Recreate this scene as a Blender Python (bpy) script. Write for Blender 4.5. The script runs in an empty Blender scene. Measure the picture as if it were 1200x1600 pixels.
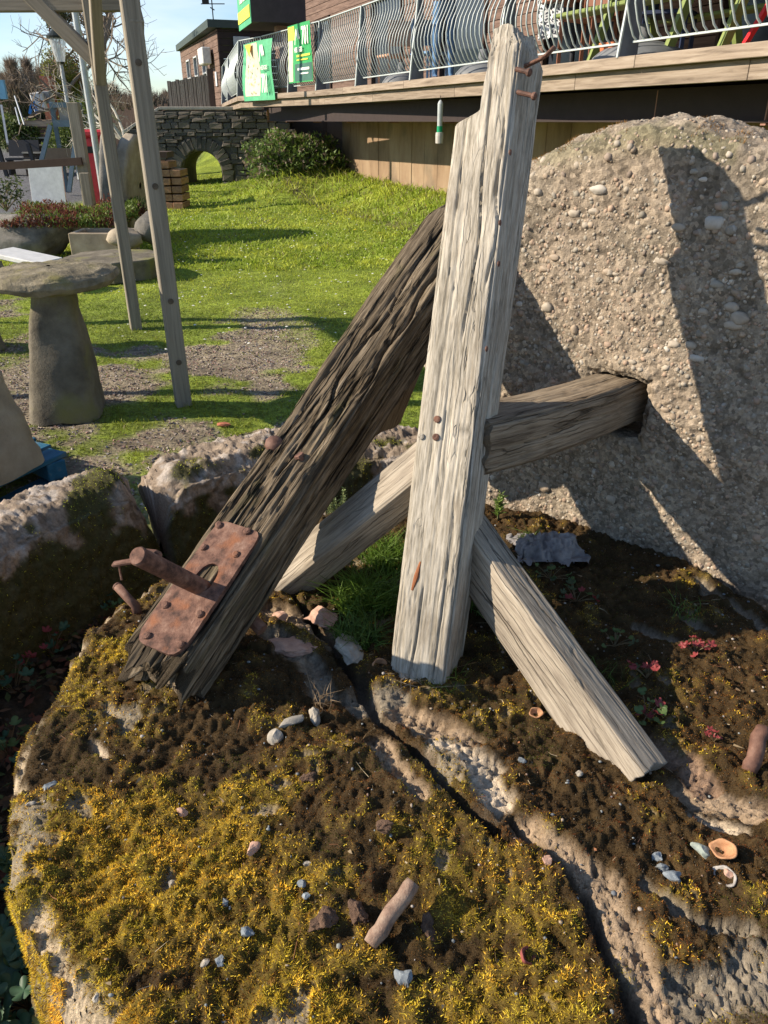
import bpy, math, random
import numpy as np
from mathutils import Vector, Matrix
random.seed(4); RNG = np.random.default_rng(4)
C = bpy.context.scene.collection
SC = bpy.context.scene
R = math.radians

# ------------------------------------------------------------ camera, sky, sun, exposure
CAMZ = 1.5; PITCH = 27.0; FPX = 1200.0
cam = bpy.data.cameras.new("camera"); cam.sensor_fit = 'VERTICAL'; cam.sensor_height = 36; cam.lens = 27
cam.clip_start = .02; cam.clip_end = 1500
cam.dof.use_dof = False
co_ = bpy.data.objects.new("camera", cam); C.objects.link(co_)
co_.location = (0, 0, CAMZ); co_.rotation_euler = (R(90 - PITCH), 0, 0); SC.camera = co_
SUN_EL = 28.5; SUN_AZ = 2.5            # light travels towards +X, turned SUN_AZ degrees towards +Y
w = bpy.data.worlds.new("World"); SC.world = w; w.use_nodes = True
nt = w.node_tree; nt.nodes.clear()
sky = nt.nodes.new('ShaderNodeTexSky'); sky.sky_type = 'NISHITA'; sky.sun_disc = False
sky.sun_elevation = R(SUN_EL); sky.sun_rotation = R(-90 - SUN_AZ); sky.air_density = 1.0; sky.dust_density = .1; sky.ozone_density = 4
bg = nt.nodes.new('ShaderNodeBackground'); bg.inputs[1].default_value = .10
wo = nt.nodes.new('ShaderNodeOutputWorld')
tc = nt.nodes.new('ShaderNodeTexCoord'); mp = nt.nodes.new('ShaderNodeMapping'); mp.inputs['Scale'].default_value = (1.2, 1.2, 6)
nz = nt.nodes.new('ShaderNodeTexNoise'); nz.inputs['Scale'].default_value = 1.6; nz.inputs['Detail'].default_value = 6; nz.inputs['Roughness'].default_value = .6
rp = nt.nodes.new('ShaderNodeValToRGB'); rp.color_ramp.elements[0].position = .48; rp.color_ramp.elements[0].color = (0, 0, 0, 1)
rp.color_ramp.elements[1].position = .8; rp.color_ramp.elements[1].color = (.7, .7, .7, 1)
mx = nt.nodes.new('ShaderNodeMix'); mx.data_type = 'RGBA'; mx.inputs[7].default_value = (6.5, 6.9, 7.4, 1)
L = nt.links.new
L(tc.outputs['Generated'], mp.inputs[0]); L(mp.outputs[0], nz.inputs[0]); L(nz.outputs[0], rp.inputs[0]); L(rp.outputs[0], mx.inputs[0])
L(sky.outputs[0], mx.inputs[6]); L(mx.outputs[2], bg.inputs[0]); L(bg.outputs[0], wo.inputs[0])
sl = bpy.data.lights.new("sun", 'SUN'); sl.energy = 5.0; sl.angle = R(.55); sl.color = (1, .87, .70)
so = bpy.data.objects.new("sun", sl); C.objects.link(so)
LD = Vector((math.cos(R(SUN_EL)) * math.cos(R(SUN_AZ)), math.cos(R(SUN_EL)) * math.sin(R(SUN_AZ)), -math.sin(R(SUN_EL))))
so.rotation_euler = LD.to_track_quat('-Z', 'Y').to_euler(); so.location = (-5, 0, 8)
SC.view_settings.view_transform = 'Standard'; SC.view_settings.look = 'None'; SC.view_settings.gamma = 1
SC.view_settings.exposure = 0.78; SC.view_settings.use_curve_mapping = False

# ------------------------------------------------------------ measuring helpers (photo pixel -> place in the world)
_c, _s = math.cos(R(PITCH)), math.sin(R(PITCH))
def ray(px, py):
    a = (px - 600) / FPX; b = (800 - py) / FPX
    return Vector((a, _c + b * _s, -_s + b * _c))
def atz(px, py, z=0.5):
    d = ray(px, py); t = (z - CAMZ) / d.z
    return Vector((d.x * t, d.y * t, z))
def atY(px, py, Y):
    d = ray(px, py); t = Y / d.y
    return Vector((d.x * t, Y, CAMZ + d.z * t))
def proj(p):
    dep = p[1] * _c - (p[2] - CAMZ) * _s; up = p[1] * _s + (p[2] - CAMZ) * _c
    return 600 + FPX * p[0] / dep, 800 - FPX * up / dep

# ------------------------------------------------------------ numpy noise
def _h(i, j, k, s=0):
    n = (i * 374761393 + j * 668265263 + k * 2147483647 % 1013904223 * 1 + s * 974634777).astype(np.int64) & 0xffffffff
    n = ((n ^ (n >> 13)) * 1274126177) & 0xffffffff
    n = ((n ^ (n >> 16)) * 2246822519) & 0xffffffff
    return ((n ^ (n >> 15)) & 0xffff) / 65535.0
def vnoise(x, y, z, s=0):
    xi, yi, zi = np.floor(x).astype(np.int64), np.floor(y).astype(np.int64), np.floor(z).astype(np.int64)
    fx, fy, fz = x - xi, y - yi, z - zi
    fx, fy, fz = [f * f * f * (f * (f * 6 - 15) + 10) for f in (fx, fy, fz)]
    def hh(a, b, c): return _h(xi + a, yi + b, (zi + c) * 7 + 3, s)
    c00 = hh(0, 0, 0) * (1 - fx) + hh(1, 0, 0) * fx; c10 = hh(0, 1, 0) * (1 - fx) + hh(1, 1, 0) * fx
    c01 = hh(0, 0, 1) * (1 - fx) + hh(1, 0, 1) * fx; c11 = hh(0, 1, 1) * (1 - fx) + hh(1, 1, 1) * fx
    return ((c00 * (1 - fy) + c10 * fy) * (1 - fz) + (c01 * (1 - fy) + c11 * fy) * fz) * 2 - 1
def fbm(x, y, z=0.0, o=4, s=0, g=.5):
    x = np.asarray(x, float); y = np.asarray(y, float); z = np.zeros_like(x) + z
    t = 0; a = 1; tot = 0
    for i in range(o):
        t = t + a * vnoise(x, y, z, s + i * 17); tot += a; a *= g; x = x * 2.03 + 5.1; y = y * 2.03 + 1.7; z = z * 2.03 + 9.2
    return t / tot * 1.5
def worley(x, y, s=0):
    xi, yi = np.floor(x).astype(np.int64), np.floor(y).astype(np.int64)
    b = np.full(x.shape, 9.)
    for i in (-1, 0, 1):
        for j in (-1, 0, 1):
            o = np.zeros_like(xi)
            fx = xi + i + _h(xi + i, yi + j, o, s + 5); fy = yi + j + _h(xi + i, yi + j, o, s + 9)
            b = np.minimum(b, (fx - x) ** 2 + (fy - y) ** 2)
    return np.sqrt(b)
def sm(a, b, x):
    t = np.clip((x - a) / (b - a), 0, 1); return t * t * (3 - 2 * t)
def dpoly(x, y, pts):
    d = np.full(np.shape(x), 9.)
    for (ax, ay), (bx, by) in zip(pts[:-1], pts[1:]):
        vx, vy = bx - ax, by - ay; t = np.clip(((x - ax) * vx + (y - ay) * vy) / (vx * vx + vy * vy + 1e-9), 0, 1)
        d = np.minimum(d, np.hypot(x - ax - t * vx, y - ay - t * vy))
    return d

# ------------------------------------------------------------ materials
MATS = {}
def _new(name):
    m = bpy.data.materials.new(name); m.use_nodes = True; n = m.node_tree.nodes; n.clear()
    o = n.new('ShaderNodeOutputMaterial'); p = n.new('ShaderNodeBsdfPrincipled'); m.node_tree.links.new(p.outputs[0], o.inputs[0])
    return m, n, m.node_tree.links.new, p, o
def _ramp(n, stops):
    r = n.new('ShaderNodeValToRGB'); e = r.color_ramp.elements
    while len(e) > 1: e.remove(e[0])
    e[0].position = stops[0][0]; e[0].color = (*stops[0][1], 1)
    for p, c in stops[1:]:
        k = e.new(p); k.color = (*c, 1)
    return r
def surf(name, stops, scale=6, stretch=(1, 1, 1), detail=8, rough=.85, bump=.4, bscale=30, bd=.004, coord='lc', metal=0, spec=.3, dist=.0, spots=None, spscale=40, vor=None, randhue=0.0):
    """noise colour + noise bump; coord 'lc' = attribute laid along each piece's grain, else Object"""
    if name in MATS: return MATS[name]
    m, n, l, p, o = _new(name)
    if coord == 'lc':
        tc = n.new('ShaderNodeAttribute'); tc.attribute_name = 'lc'; src = tc.outputs['Vector']
    else:
        tc = n.new('ShaderNodeTexCoord'); src = tc.outputs['Object']
    mp = n.new('ShaderNodeMapping'); mp.inputs['Scale'].default_value = stretch; l(src, mp.inputs[0])
    a = n.new('ShaderNodeTexNoise'); a.inputs['Scale'].default_value = scale; a.inputs['Detail'].default_value = detail; a.inputs['Roughness'].default_value = .65; a.inputs['Distortion'].default_value = dist
    l(mp.outputs[0], a.inputs[0]); r = _ramp(n, stops); l(a.outputs[0], r.inputs[0]); colout = r.outputs[0]
    b = n.new('ShaderNodeTexNoise'); b.inputs['Scale'].default_value = bscale; b.inputs['Detail'].default_value = 8; b.inputs['Roughness'].default_value = .7; l(mp.outputs[0], b.inputs[0])
    if spots:
        v = n.new('ShaderNodeTexVoronoi'); v.inputs['Scale'].default_value = spscale; l(src, v.inputs[0])
        n2 = n.new('ShaderNodeTexNoise'); n2.inputs['Scale'].default_value = spscale * .25; n2.inputs['Detail'].default_value = 6; l(src, n2.inputs[0])
        rr = _ramp(n, [(spots[1], (0, 0, 0)), (spots[2], (1, 1, 1))]); l(n2.outputs[0], rr.inputs[0])
        mx = n.new('ShaderNodeMix'); mx.data_type = 'RGBA'; mx.inputs[7].default_value = (*spots[0], 1); l(rr.outputs[0], mx.inputs[0]); l(colout, mx.inputs[6]); colout = mx.outputs[2]
    hgt = b.outputs[0]
    if vor:   # (scale, colour amount, height amount): grit and pebbles
        v = n.new('ShaderNodeTexVoronoi'); v.inputs['Scale'].default_value = vor[0]; v.inputs['Randomness'].default_value = 1; l(mp.outputs[0], v.inputs[0])
        hs = n.new('ShaderNodeSeparateColor'); l(v.outputs['Color'], hs.inputs[0])
        mr = n.new('ShaderNodeMapRange'); mr.inputs[3].default_value = 1 - vor[1]; mr.inputs[4].default_value = 1 + vor[1]; l(hs.outputs[0], mr.inputs[0])
        mm = n.new('ShaderNodeVectorMath'); mm.operation = 'SCALE'; l(colout, mm.inputs[0]); l(mr.outputs[0], mm.inputs['Scale']); colout = mm.outputs[0]
        ad = n.new('ShaderNodeMath'); ad.operation = 'MULTIPLY_ADD'; ad.inputs[1].default_value = -vor[2]; l(v.outputs['Distance'], ad.inputs[0]); l(hgt, ad.inputs[2]); hgt = ad.outputs[0]
    if randhue:
        oi = n.new('ShaderNodeObjectInfo'); mr = n.new('ShaderNodeMapRange'); mr.inputs[3].default_value = 1 - randhue; mr.inputs[4].default_value = 1 + randhue; l(oi.outputs['Random'], mr.inputs[0])
        mm = n.new('ShaderNodeVectorMath'); mm.operation = 'SCALE'; l(colout, mm.inputs[0]); l(mr.outputs[0], mm.inputs['Scale']); colout = mm.outputs[0]
    l(colout, p.inputs['Base Color']); p.inputs['Roughness'].default_value = rough; p.inputs['Metallic'].default_value = metal
    p.inputs['Specular IOR Level'].default_value = spec
    bm = n.new('ShaderNodeBump'); bm.inputs['Strength'].default_value = bump; bm.inputs['Distance'].default_value = bd
    l(hgt, bm.inputs['Height']); l(bm.outputs[0], p.inputs['Normal'])
    MATS[name] = m; return m
def woodmat(name, stops, fine=(230, 230, 12), crk=(42, 42, 1.5), cw=.05, cd=.004, camt=.5, bd=.0022, tint=(.72, 1.18), dirt=None):
    """weathered timber: fine pores along the grain, broad tone changes, long narrow checks"""
    if name in MATS: return MATS[name]
    m, n, l, p, o = _new(name); at = n.new('ShaderNodeAttribute'); at.attribute_name = 'lc'
    def mapped(sc): q = n.new('ShaderNodeMapping'); q.inputs['Scale'].default_value = sc; l(at.outputs['Vector'], q.inputs[0]); return q.outputs[0]
    def noise(v, sc=1, det=8, ro=.65, di=0): q = n.new('ShaderNodeTexNoise'); q.inputs['Scale'].default_value = sc; q.inputs['Detail'].default_value = det; q.inputs['Roughness'].default_value = ro; q.inputs['Distortion'].default_value = di; l(v, q.inputs[0]); return q.outputs[0]
    def rng(v, a, b, c, d): q = n.new('ShaderNodeMapRange'); q.inputs[1].default_value = a; q.inputs[2].default_value = b; q.inputs[3].default_value = c; q.inputs[4].default_value = d; l(v, q.inputs[0]); return q.outputs[0]
    def math_(op, a, b): 
        q = n.new('ShaderNodeMath'); q.operation = op
        for i, v in enumerate((a, b)):
            if isinstance(v, (int, float)): q.inputs[i].default_value = v
            else: l(v, q.inputs[i])
        return q.outputs[0]
    f1 = noise(mapped(fine)); f2 = noise(mapped(tuple(x * .16 for x in fine)), 1, 5); f3 = noise(mapped((9, 9, 4)), 1, 6)
    mixv = math_('ADD', math_('MULTIPLY', f1, .55), math_('MULTIPLY', f2, .45)); r = _ramp(n, stops); l(mixv, r.inputs[0])
    # warped coordinates for the checks
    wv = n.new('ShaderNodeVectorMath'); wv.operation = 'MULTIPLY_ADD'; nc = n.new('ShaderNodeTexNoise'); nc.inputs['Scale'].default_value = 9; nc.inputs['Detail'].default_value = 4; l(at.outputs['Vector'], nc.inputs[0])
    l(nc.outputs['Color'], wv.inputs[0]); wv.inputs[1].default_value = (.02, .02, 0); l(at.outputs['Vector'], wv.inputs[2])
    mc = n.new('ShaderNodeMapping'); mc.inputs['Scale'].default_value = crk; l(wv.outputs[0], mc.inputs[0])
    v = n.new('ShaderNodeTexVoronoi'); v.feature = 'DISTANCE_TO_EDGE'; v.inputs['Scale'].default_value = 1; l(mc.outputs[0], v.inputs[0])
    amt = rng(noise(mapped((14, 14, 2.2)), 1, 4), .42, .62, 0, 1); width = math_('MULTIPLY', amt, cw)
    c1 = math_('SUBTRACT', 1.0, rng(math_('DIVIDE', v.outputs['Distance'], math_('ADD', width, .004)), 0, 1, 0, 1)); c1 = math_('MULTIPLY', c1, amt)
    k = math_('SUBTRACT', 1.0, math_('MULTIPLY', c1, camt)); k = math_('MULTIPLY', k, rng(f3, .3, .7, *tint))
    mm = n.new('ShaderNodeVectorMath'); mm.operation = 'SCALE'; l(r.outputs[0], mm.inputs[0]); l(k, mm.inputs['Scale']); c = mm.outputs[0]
    if dirt:
        dm = rng(noise(mapped((16, 16, 7)), 1, 8), dirt[1], dirt[2], 0, 1); mx = n.new('ShaderNodeMix'); mx.data_type = 'RGBA'; mx.inputs[7].default_value = (*dirt[0], 1); l(dm, mx.inputs[0]); l(c, mx.inputs[6]); c = mx.outputs[2]
    l(c, p.inputs['Base Color']); p.inputs['Roughness'].default_value = .92; p.inputs['Specular IOR Level'].default_value = .12
    b1 = n.new('ShaderNodeBump'); b1.inputs['Strength'].default_value = 1; b1.inputs['Distance'].default_value = bd; l(mixv, b1.inputs['Height'])
    b2 = n.new('ShaderNodeBump'); b2.invert = True; b2.inputs['Strength'].default_value = 1; b2.inputs['Distance'].default_value = cd; l(c1, b2.inputs['Height']); l(b1.outputs[0], b2.inputs['Normal']); l(b2.outputs[0], p.inputs['Normal'])
    MATS[name] = m; return m
def vcol(name, rough=.8, trans=0.0, bump=0, bscale=200, bd=.002, var=.0, vscale=60, spec=.2, vor=None):
    """base colour from the mesh colour attribute 'Col'"""
    if name in MATS: return MATS[name]
    m, n, l, p, o = _new(name)
    a = n.new('ShaderNodeAttribute'); a.attribute_name = 'Col'; c = a.outputs['Color']
    tc = n.new('ShaderNodeTexCoord')
    if var:
        q = n.new('ShaderNodeTexNoise'); q.inputs['Scale'].default_value = vscale; q.inputs['Detail'].default_value = 9; q.inputs['Roughness'].default_value = .7; l(tc.outputs['Object'], q.inputs[0])
        mr = n.new('ShaderNodeMapRange'); mr.inputs[1].default_value = .3; mr.inputs[2].default_value = .7; mr.inputs[3].default_value = 1 - var; mr.inputs[4].default_value = 1 + var; l(q.outputs[0], mr.inputs[0])
        mm = n.new('ShaderNodeVectorMath'); mm.operation = 'SCALE'; l(c, mm.inputs[0]); l(mr.outputs[0], mm.inputs['Scale']); c = mm.outputs[0]
    if vor:
        v = n.new('ShaderNodeTexVoronoi'); v.inputs['Scale'].default_value = vor[0]; l(tc.outputs['Object'], v.inputs[0])
        hs = n.new('ShaderNodeSeparateColor'); l(v.outputs['Color'], hs.inputs[0])
        mr = n.new('ShaderNodeMapRange'); mr.inputs[3].default_value = 1 - vor[1]; mr.inputs[4].default_value = 1 + vor[1]; l(hs.outputs[0], mr.inputs[0])
        mm = n.new('ShaderNodeVectorMath'); mm.operation = 'SCALE'; l(c, mm.inputs[0]); l(mr.outputs[0], mm.inputs['Scale']); c = mm.outputs[0]
    l(c, p.inputs['Base Color']); p.inputs['Roughness'].default_value = rough; p.inputs['Specular IOR Level'].default_value = spec
    if trans:
        t = n.new('ShaderNodeBsdfTranslucent'); l(c, t.inputs[0]); mxs = n.new('ShaderNodeMixShader'); mxs.inputs[0].default_value = trans
        l(p.outputs[0], mxs.inputs[1]); l(t.outputs[0], mxs.inputs[2]); l(mxs.outputs[0], o.inputs[0])
    if bump:
        b = n.new('ShaderNodeTexNoise'); b.inputs['Scale'].default_value = bscale; b.inputs['Detail'].default_value = 8; b.inputs['Roughness'].default_value = .7; l(tc.outputs['Object'], b.inputs[0])
        bm = n.new('ShaderNodeBump'); bm.inputs['Strength'].default_value = bump; bm.inputs['Distance'].default_value = bd; l(b.outputs[0], bm.inputs['Height']); l(bm.outputs[0], p.inputs['Normal'])
    MATS[name] = m; return m
def plain(name, col, rough=.6, metal=0, var=.12, bump=.15):
    c0 = tuple(max(0, x * (1 - var)) for x in col); c1 = tuple(min(1, x * (1 + var)) for x in col)
    return surf(name, [(.35, c0), (.65, c1)], scale=9, rough=rough, metal=metal, bump=bump, coord='Object', bscale=60, bd=.003)

# ------------------------------------------------------------ mesh helpers
def mk(name, V, F, m=None, parent=None, smooth=False, col=None, lc=None, local=False):
    V = np.asarray(V, float).reshape(-1, 3)
    if parent is not None and not local:
        V = V - np.array(parent['_w'] if '_w' in parent.keys() else tuple(parent.location))
    me = bpy.data.meshes.new(name)
    Fs = [np.asarray(f, np.int64) for f in (F if isinstance(F, list) and len(F) and isinstance(F[0], np.ndarray) and F[0].ndim == 2 else [])]
    if not Fs:
        by = {}
        for f in F: by.setdefault(len(f), []).append(f)
        Fs = [np.array(v, np.int64) for v in by.values()]
    loops = np.concatenate([f.ravel() for f in Fs]); starts = []; o = 0
    for f in Fs:
        starts.append(o + np.arange(f.shape[0]) * f.shape[1]); o += f.size
    starts = np.concatenate(starts)
    me.vertices.add(len(V)); me.vertices.foreach_set('co', V.ravel().astype(np.float32))
    me.loops.add(len(loops)); me.loops.foreach_set('vertex_index', loops.astype(np.int32))
    me.polygons.add(len(starts)); me.polygons.foreach_set('loop_start', starts.astype(np.int32))
    me.polygons.foreach_set('use_smooth', np.full(len(starts), bool(smooth)))
    me.update(calc_edges=True)
    if col is not None:
        a = me.attributes.new('Col', 'FLOAT_COLOR', 'POINT'); cc = np.ones((len(V), 4), np.float32); cc[:, :3] = col; a.data.foreach_set('color', cc.ravel())
    if lc is not None:
        a = me.attributes.new('lc', 'FLOAT_VECTOR', 'POINT'); a.data.foreach_set('vector', np.asarray(lc, np.float32).ravel())
    if m: me.materials.append(m)
    o = bpy.data.objects.new(name, me); C.objects.link(o)
    if parent is not None: o.parent = parent
    return o
def tag(o, label=None, cat=None, group=None, kind=None):
    if label: o['label'] = label
    if cat: o['category'] = cat
    if group: o['group'] = group
    if kind: o['kind'] = kind
    return o
def thing(name, loc, label, cat, group=None, rz=0):
    o = bpy.data.objects.new(name, None); C.objects.link(o); o.location = loc; o.rotation_euler = (0, 0, rz); o.empty_display_size = .1
    return tag(o, label, cat, group)
def copy_tree(o, parent=None):
    c = o.copy(); C.objects.link(c); c.parent = parent
    for ch in list(o.children): copy_tree(ch, c)
    return c
class MB:
    def __init__(s): s.V = []; s.F = []; s.L = []; s.K = []; s.n = 0
    def add(s, V, F, lc=None, col=None):
        V = np.asarray(V, float).reshape(-1, 3); s.V.append(V)
        s.F += [tuple(int(i) + s.n for i in f) for f in F]; s.n += len(V)
        s.L.append(np.asarray(lc, float) if lc is not None else V.copy())
        s.K.append(np.broadcast_to(np.array(col if col is not None else (1, 1, 1), float), V.shape)); return s
    def box(s, c, d, rz=0, rx=0, ry=0, bev=0.0, M=None, col=None):
        c = np.array(c, float); hx, hy, hz = [q / 2 for q in d]
        if bev:
            b = min(bev, hx * .9, hy * .9, hz * .9); P = []
            for sx in (-1, 1):
                for sy in (-1, 1):
                    for sz in (-1, 1):
                        P += [(sx * (hx - b), sy * (hy - b), sz * hz), (sx * (hx - b), sy * hy, sz * (hz - b)), (sx * hx, sy * (hy - b), sz * (hz - b))]
            P = np.array(P)
            def ix(sx, sy, sz, k): return ((sx > 0) * 4 + (sy > 0) * 2 + (sz > 0)) * 3 + k
            F = []
            for q in (-1, 1):
                F.append([ix(-1, -1, q, 0), ix(1, -1, q, 0), ix(1, 1, q, 0), ix(-1, 1, q, 0)][::q])
                F.append([ix(-1, q, -1, 1), ix(1, q, -1, 1), ix(1, q, 1, 1), ix(-1, q, 1, 1)][::-q])
                F.append([ix(q, -1, -1, 2), ix(q, 1, -1, 2), ix(q, 1, 1, 2), ix(q, -1, 1, 2)][::q])
            for a in (-1, 1):
                for b2 in (-1, 1):
                    F.append([ix(-1, a, b2, 0), ix(1, a, b2, 0), ix(1, a, b2, 1), ix(-1, a, b2, 1)][::(-a * b2)])
                    F.append([ix(a, -1, b2, 0), ix(a, 1, b2, 0), ix(a, 1, b2, 2), ix(a, -1, b2, 2)][::(a * b2)])
                    F.append([ix(a, b2, -1, 1), ix(a, b2, 1, 1), ix(a, b2, 1, 2), ix(a, b2, -1, 2)][::(-a * b2)])
                    for c3 in (-1, 1):
                        F.append([ix(a, b2, c3, 0), ix(a, b2, c3, 1), ix(a, b2, c3, 2)][::(-a * b2 * c3)])
        else:
            P = np.array([(x, y, z) for x in (-hx, hx) for y in (-hy, hy) for z in (-hz, hz)])
            F = [(0, 1, 3, 2), (4, 6, 7, 5), (0, 4, 5, 1), (2, 3, 7, 6), (0, 2, 6, 4), (1, 5, 7, 3)]
        order = np.argsort(d); lc = P[:, order] + np.array([random.random() * 9, random.random() * 9, random.random() * 9])
        if M is None:
            M = (Matrix.Rotation(rz, 3, 'Z') @ Matrix.Rotation(ry, 3, 'Y') @ Matrix.Rotation(rx, 3, 'X'))
        Mn = np.array(M); s.add(P @ Mn.T + c, F, lc, col); return s
    def bar(s, a, b, w, h=None, hint=(0, 0, 1), bev=0, ext=0, col=None):
        a = Vector(a); b = Vector(b); z = (b - a).normalized(); a = a - z * ext; b = b + z * ext
        h = h or w; y = Vector(hint); y = (y - z * y.dot(z))
        if y.length < 1e-4: y = Vector((0, 1, 0)) - z * z.y
        y.normalize(); x = y.cross(z); M = Matrix((x, y, z)).transposed()
        return s.box((a + b) / 2, (w, h, (b - a).length), M=M, bev=bev, col=col)
    def tube(s, pts, r, n=8, caps=True, col=None, flat=1.0):
        pts = [Vector(p) for p in pts]; k = len(pts); rs = r if hasattr(r, '__len__') else [r] * k
        V = []; F = []; LC = []; up = Vector((0, 0, 1)); off = random.random() * 9; ln = 0; x = None
        for i, p in enumerate(pts):
            t = (pts[min(i + 1, k - 1)] - pts[max(i - 1, 0)]).normalized()
            if x is None:
                x = t.orthogonal().normalized() if abs(t.z) > .95 else up.cross(t).normalized()
            x = (x - t * x.dot(t)).normalized(); y = t.cross(x)
            if i: ln += (p - pts[i - 1]).length
            for j in range(n):
                a = 2 * math.pi * j / n; V.append(p + x * math.cos(a) * rs[i] + y * math.sin(a) * rs[i] * flat); LC.append((math.cos(a) * rs[i] + off, math.sin(a) * rs[i], ln))
        for i in range(k - 1):
            for j in range(n):
                F.append((i * n + j, i * n + (j + 1) % n, (i + 1) * n + (j + 1) % n, (i + 1) * n + j))
        if caps: F.append(tuple(range(n))[::-1]); F.append(tuple((k - 1) * n + j for j in range(n)))
        return s.add([tuple(v) for v in V], F, LC, col)
    def lathe(s, prof, c=(0, 0, 0), n=24, axis=None, col=None):
        V = []; F = []; k = len(prof)
        for (r, z) in prof:
            for j in range(n): a = 2 * math.pi * j / n; V.append((r * math.cos(a), r * math.sin(a), z))
        for i in range(k - 1):
            for j in range(n): F.append((i * n + j, i * n + (j + 1) % n, (i + 1) * n + (j + 1) % n, (i + 1) * n + j))
        F.append(tuple(range(n))[::-1]); F.append(tuple((k - 1) * n + j for j in range(n)))
        V = np.array(V); lc = V.copy() + random.random() * 5
        if axis is not None: V = V @ np.array(Vector(axis).to_track_quat('Z', 'Y').to_matrix()).T
        return s.add(V + np.array(c), F, lc, col)
    def build(s, name, m=None, parent=None, smooth=False, local=False, label=None):
        o = mk(name, np.concatenate(s.V), s.F, m, parent, smooth, np.concatenate(s.K), np.concatenate(s.L), local)
        if label: o['label'] = label
        return o
def ico(sub=2):
    import bmesh
    b = bmesh.new(); bmesh.ops.create_icosphere(b, subdivisions=sub, radius=1)
    V = np.array([v.co[:] for v in b.verts]); F = np.array([[v.index for v in f.verts] for f in b.faces]); b.free(); return V, F
ICO = {k: ico(k) for k in (1, 2, 3, 4)}
def rot3(rx, ry, rz): return np.array(Matrix.Rotation(rz, 3, 'Z') @ Matrix.Rotation(ry, 3, 'Y') @ Matrix.Rotation(rx, 3, 'X'))
def rockV(size, seed, sub=3, amp=.25, ang=1.0, facet=.5, rot=(0, 0, 0), fine=.03):
    """angular stone: sphere cut by random planes, then noise"""
    V, F = ICO[sub]; V = V.copy(); rg = np.random.default_rng(seed)
    for i in range(int(9 * ang)):
        nrm = rg.normal(size=3); nrm /= np.linalg.norm(nrm); d = rg.uniform(.55, .85); t = V @ nrm
        V = V - np.outer(np.clip(t - d, 0, 9), nrm) * facet * 1.8
    q = 1 + amp * fbm(V[:, 0] * 1.3 + seed, V[:, 1] * 1.3, V[:, 2] * 1.3, 3) + fine * fbm(V[:, 0] * 6 + seed, V[:, 1] * 6, V[:, 2] * 6, 4)
    V = V * q[:, None] * np.array(size) / 2
    return V @ rot3(*rot).T, F
def gridF(nu, nv, wrap=False):
    i, j = np.meshgrid(np.arange(nu - 1), np.arange(nv if wrap else nv - 1), indexing='ij')
    j2 = (j + 1) % nv
    return np.stack([i * nv + j, i * nv + j2, (i + 1) * nv + j2, (i + 1) * nv + j], -1).reshape(-1, 4)

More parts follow.
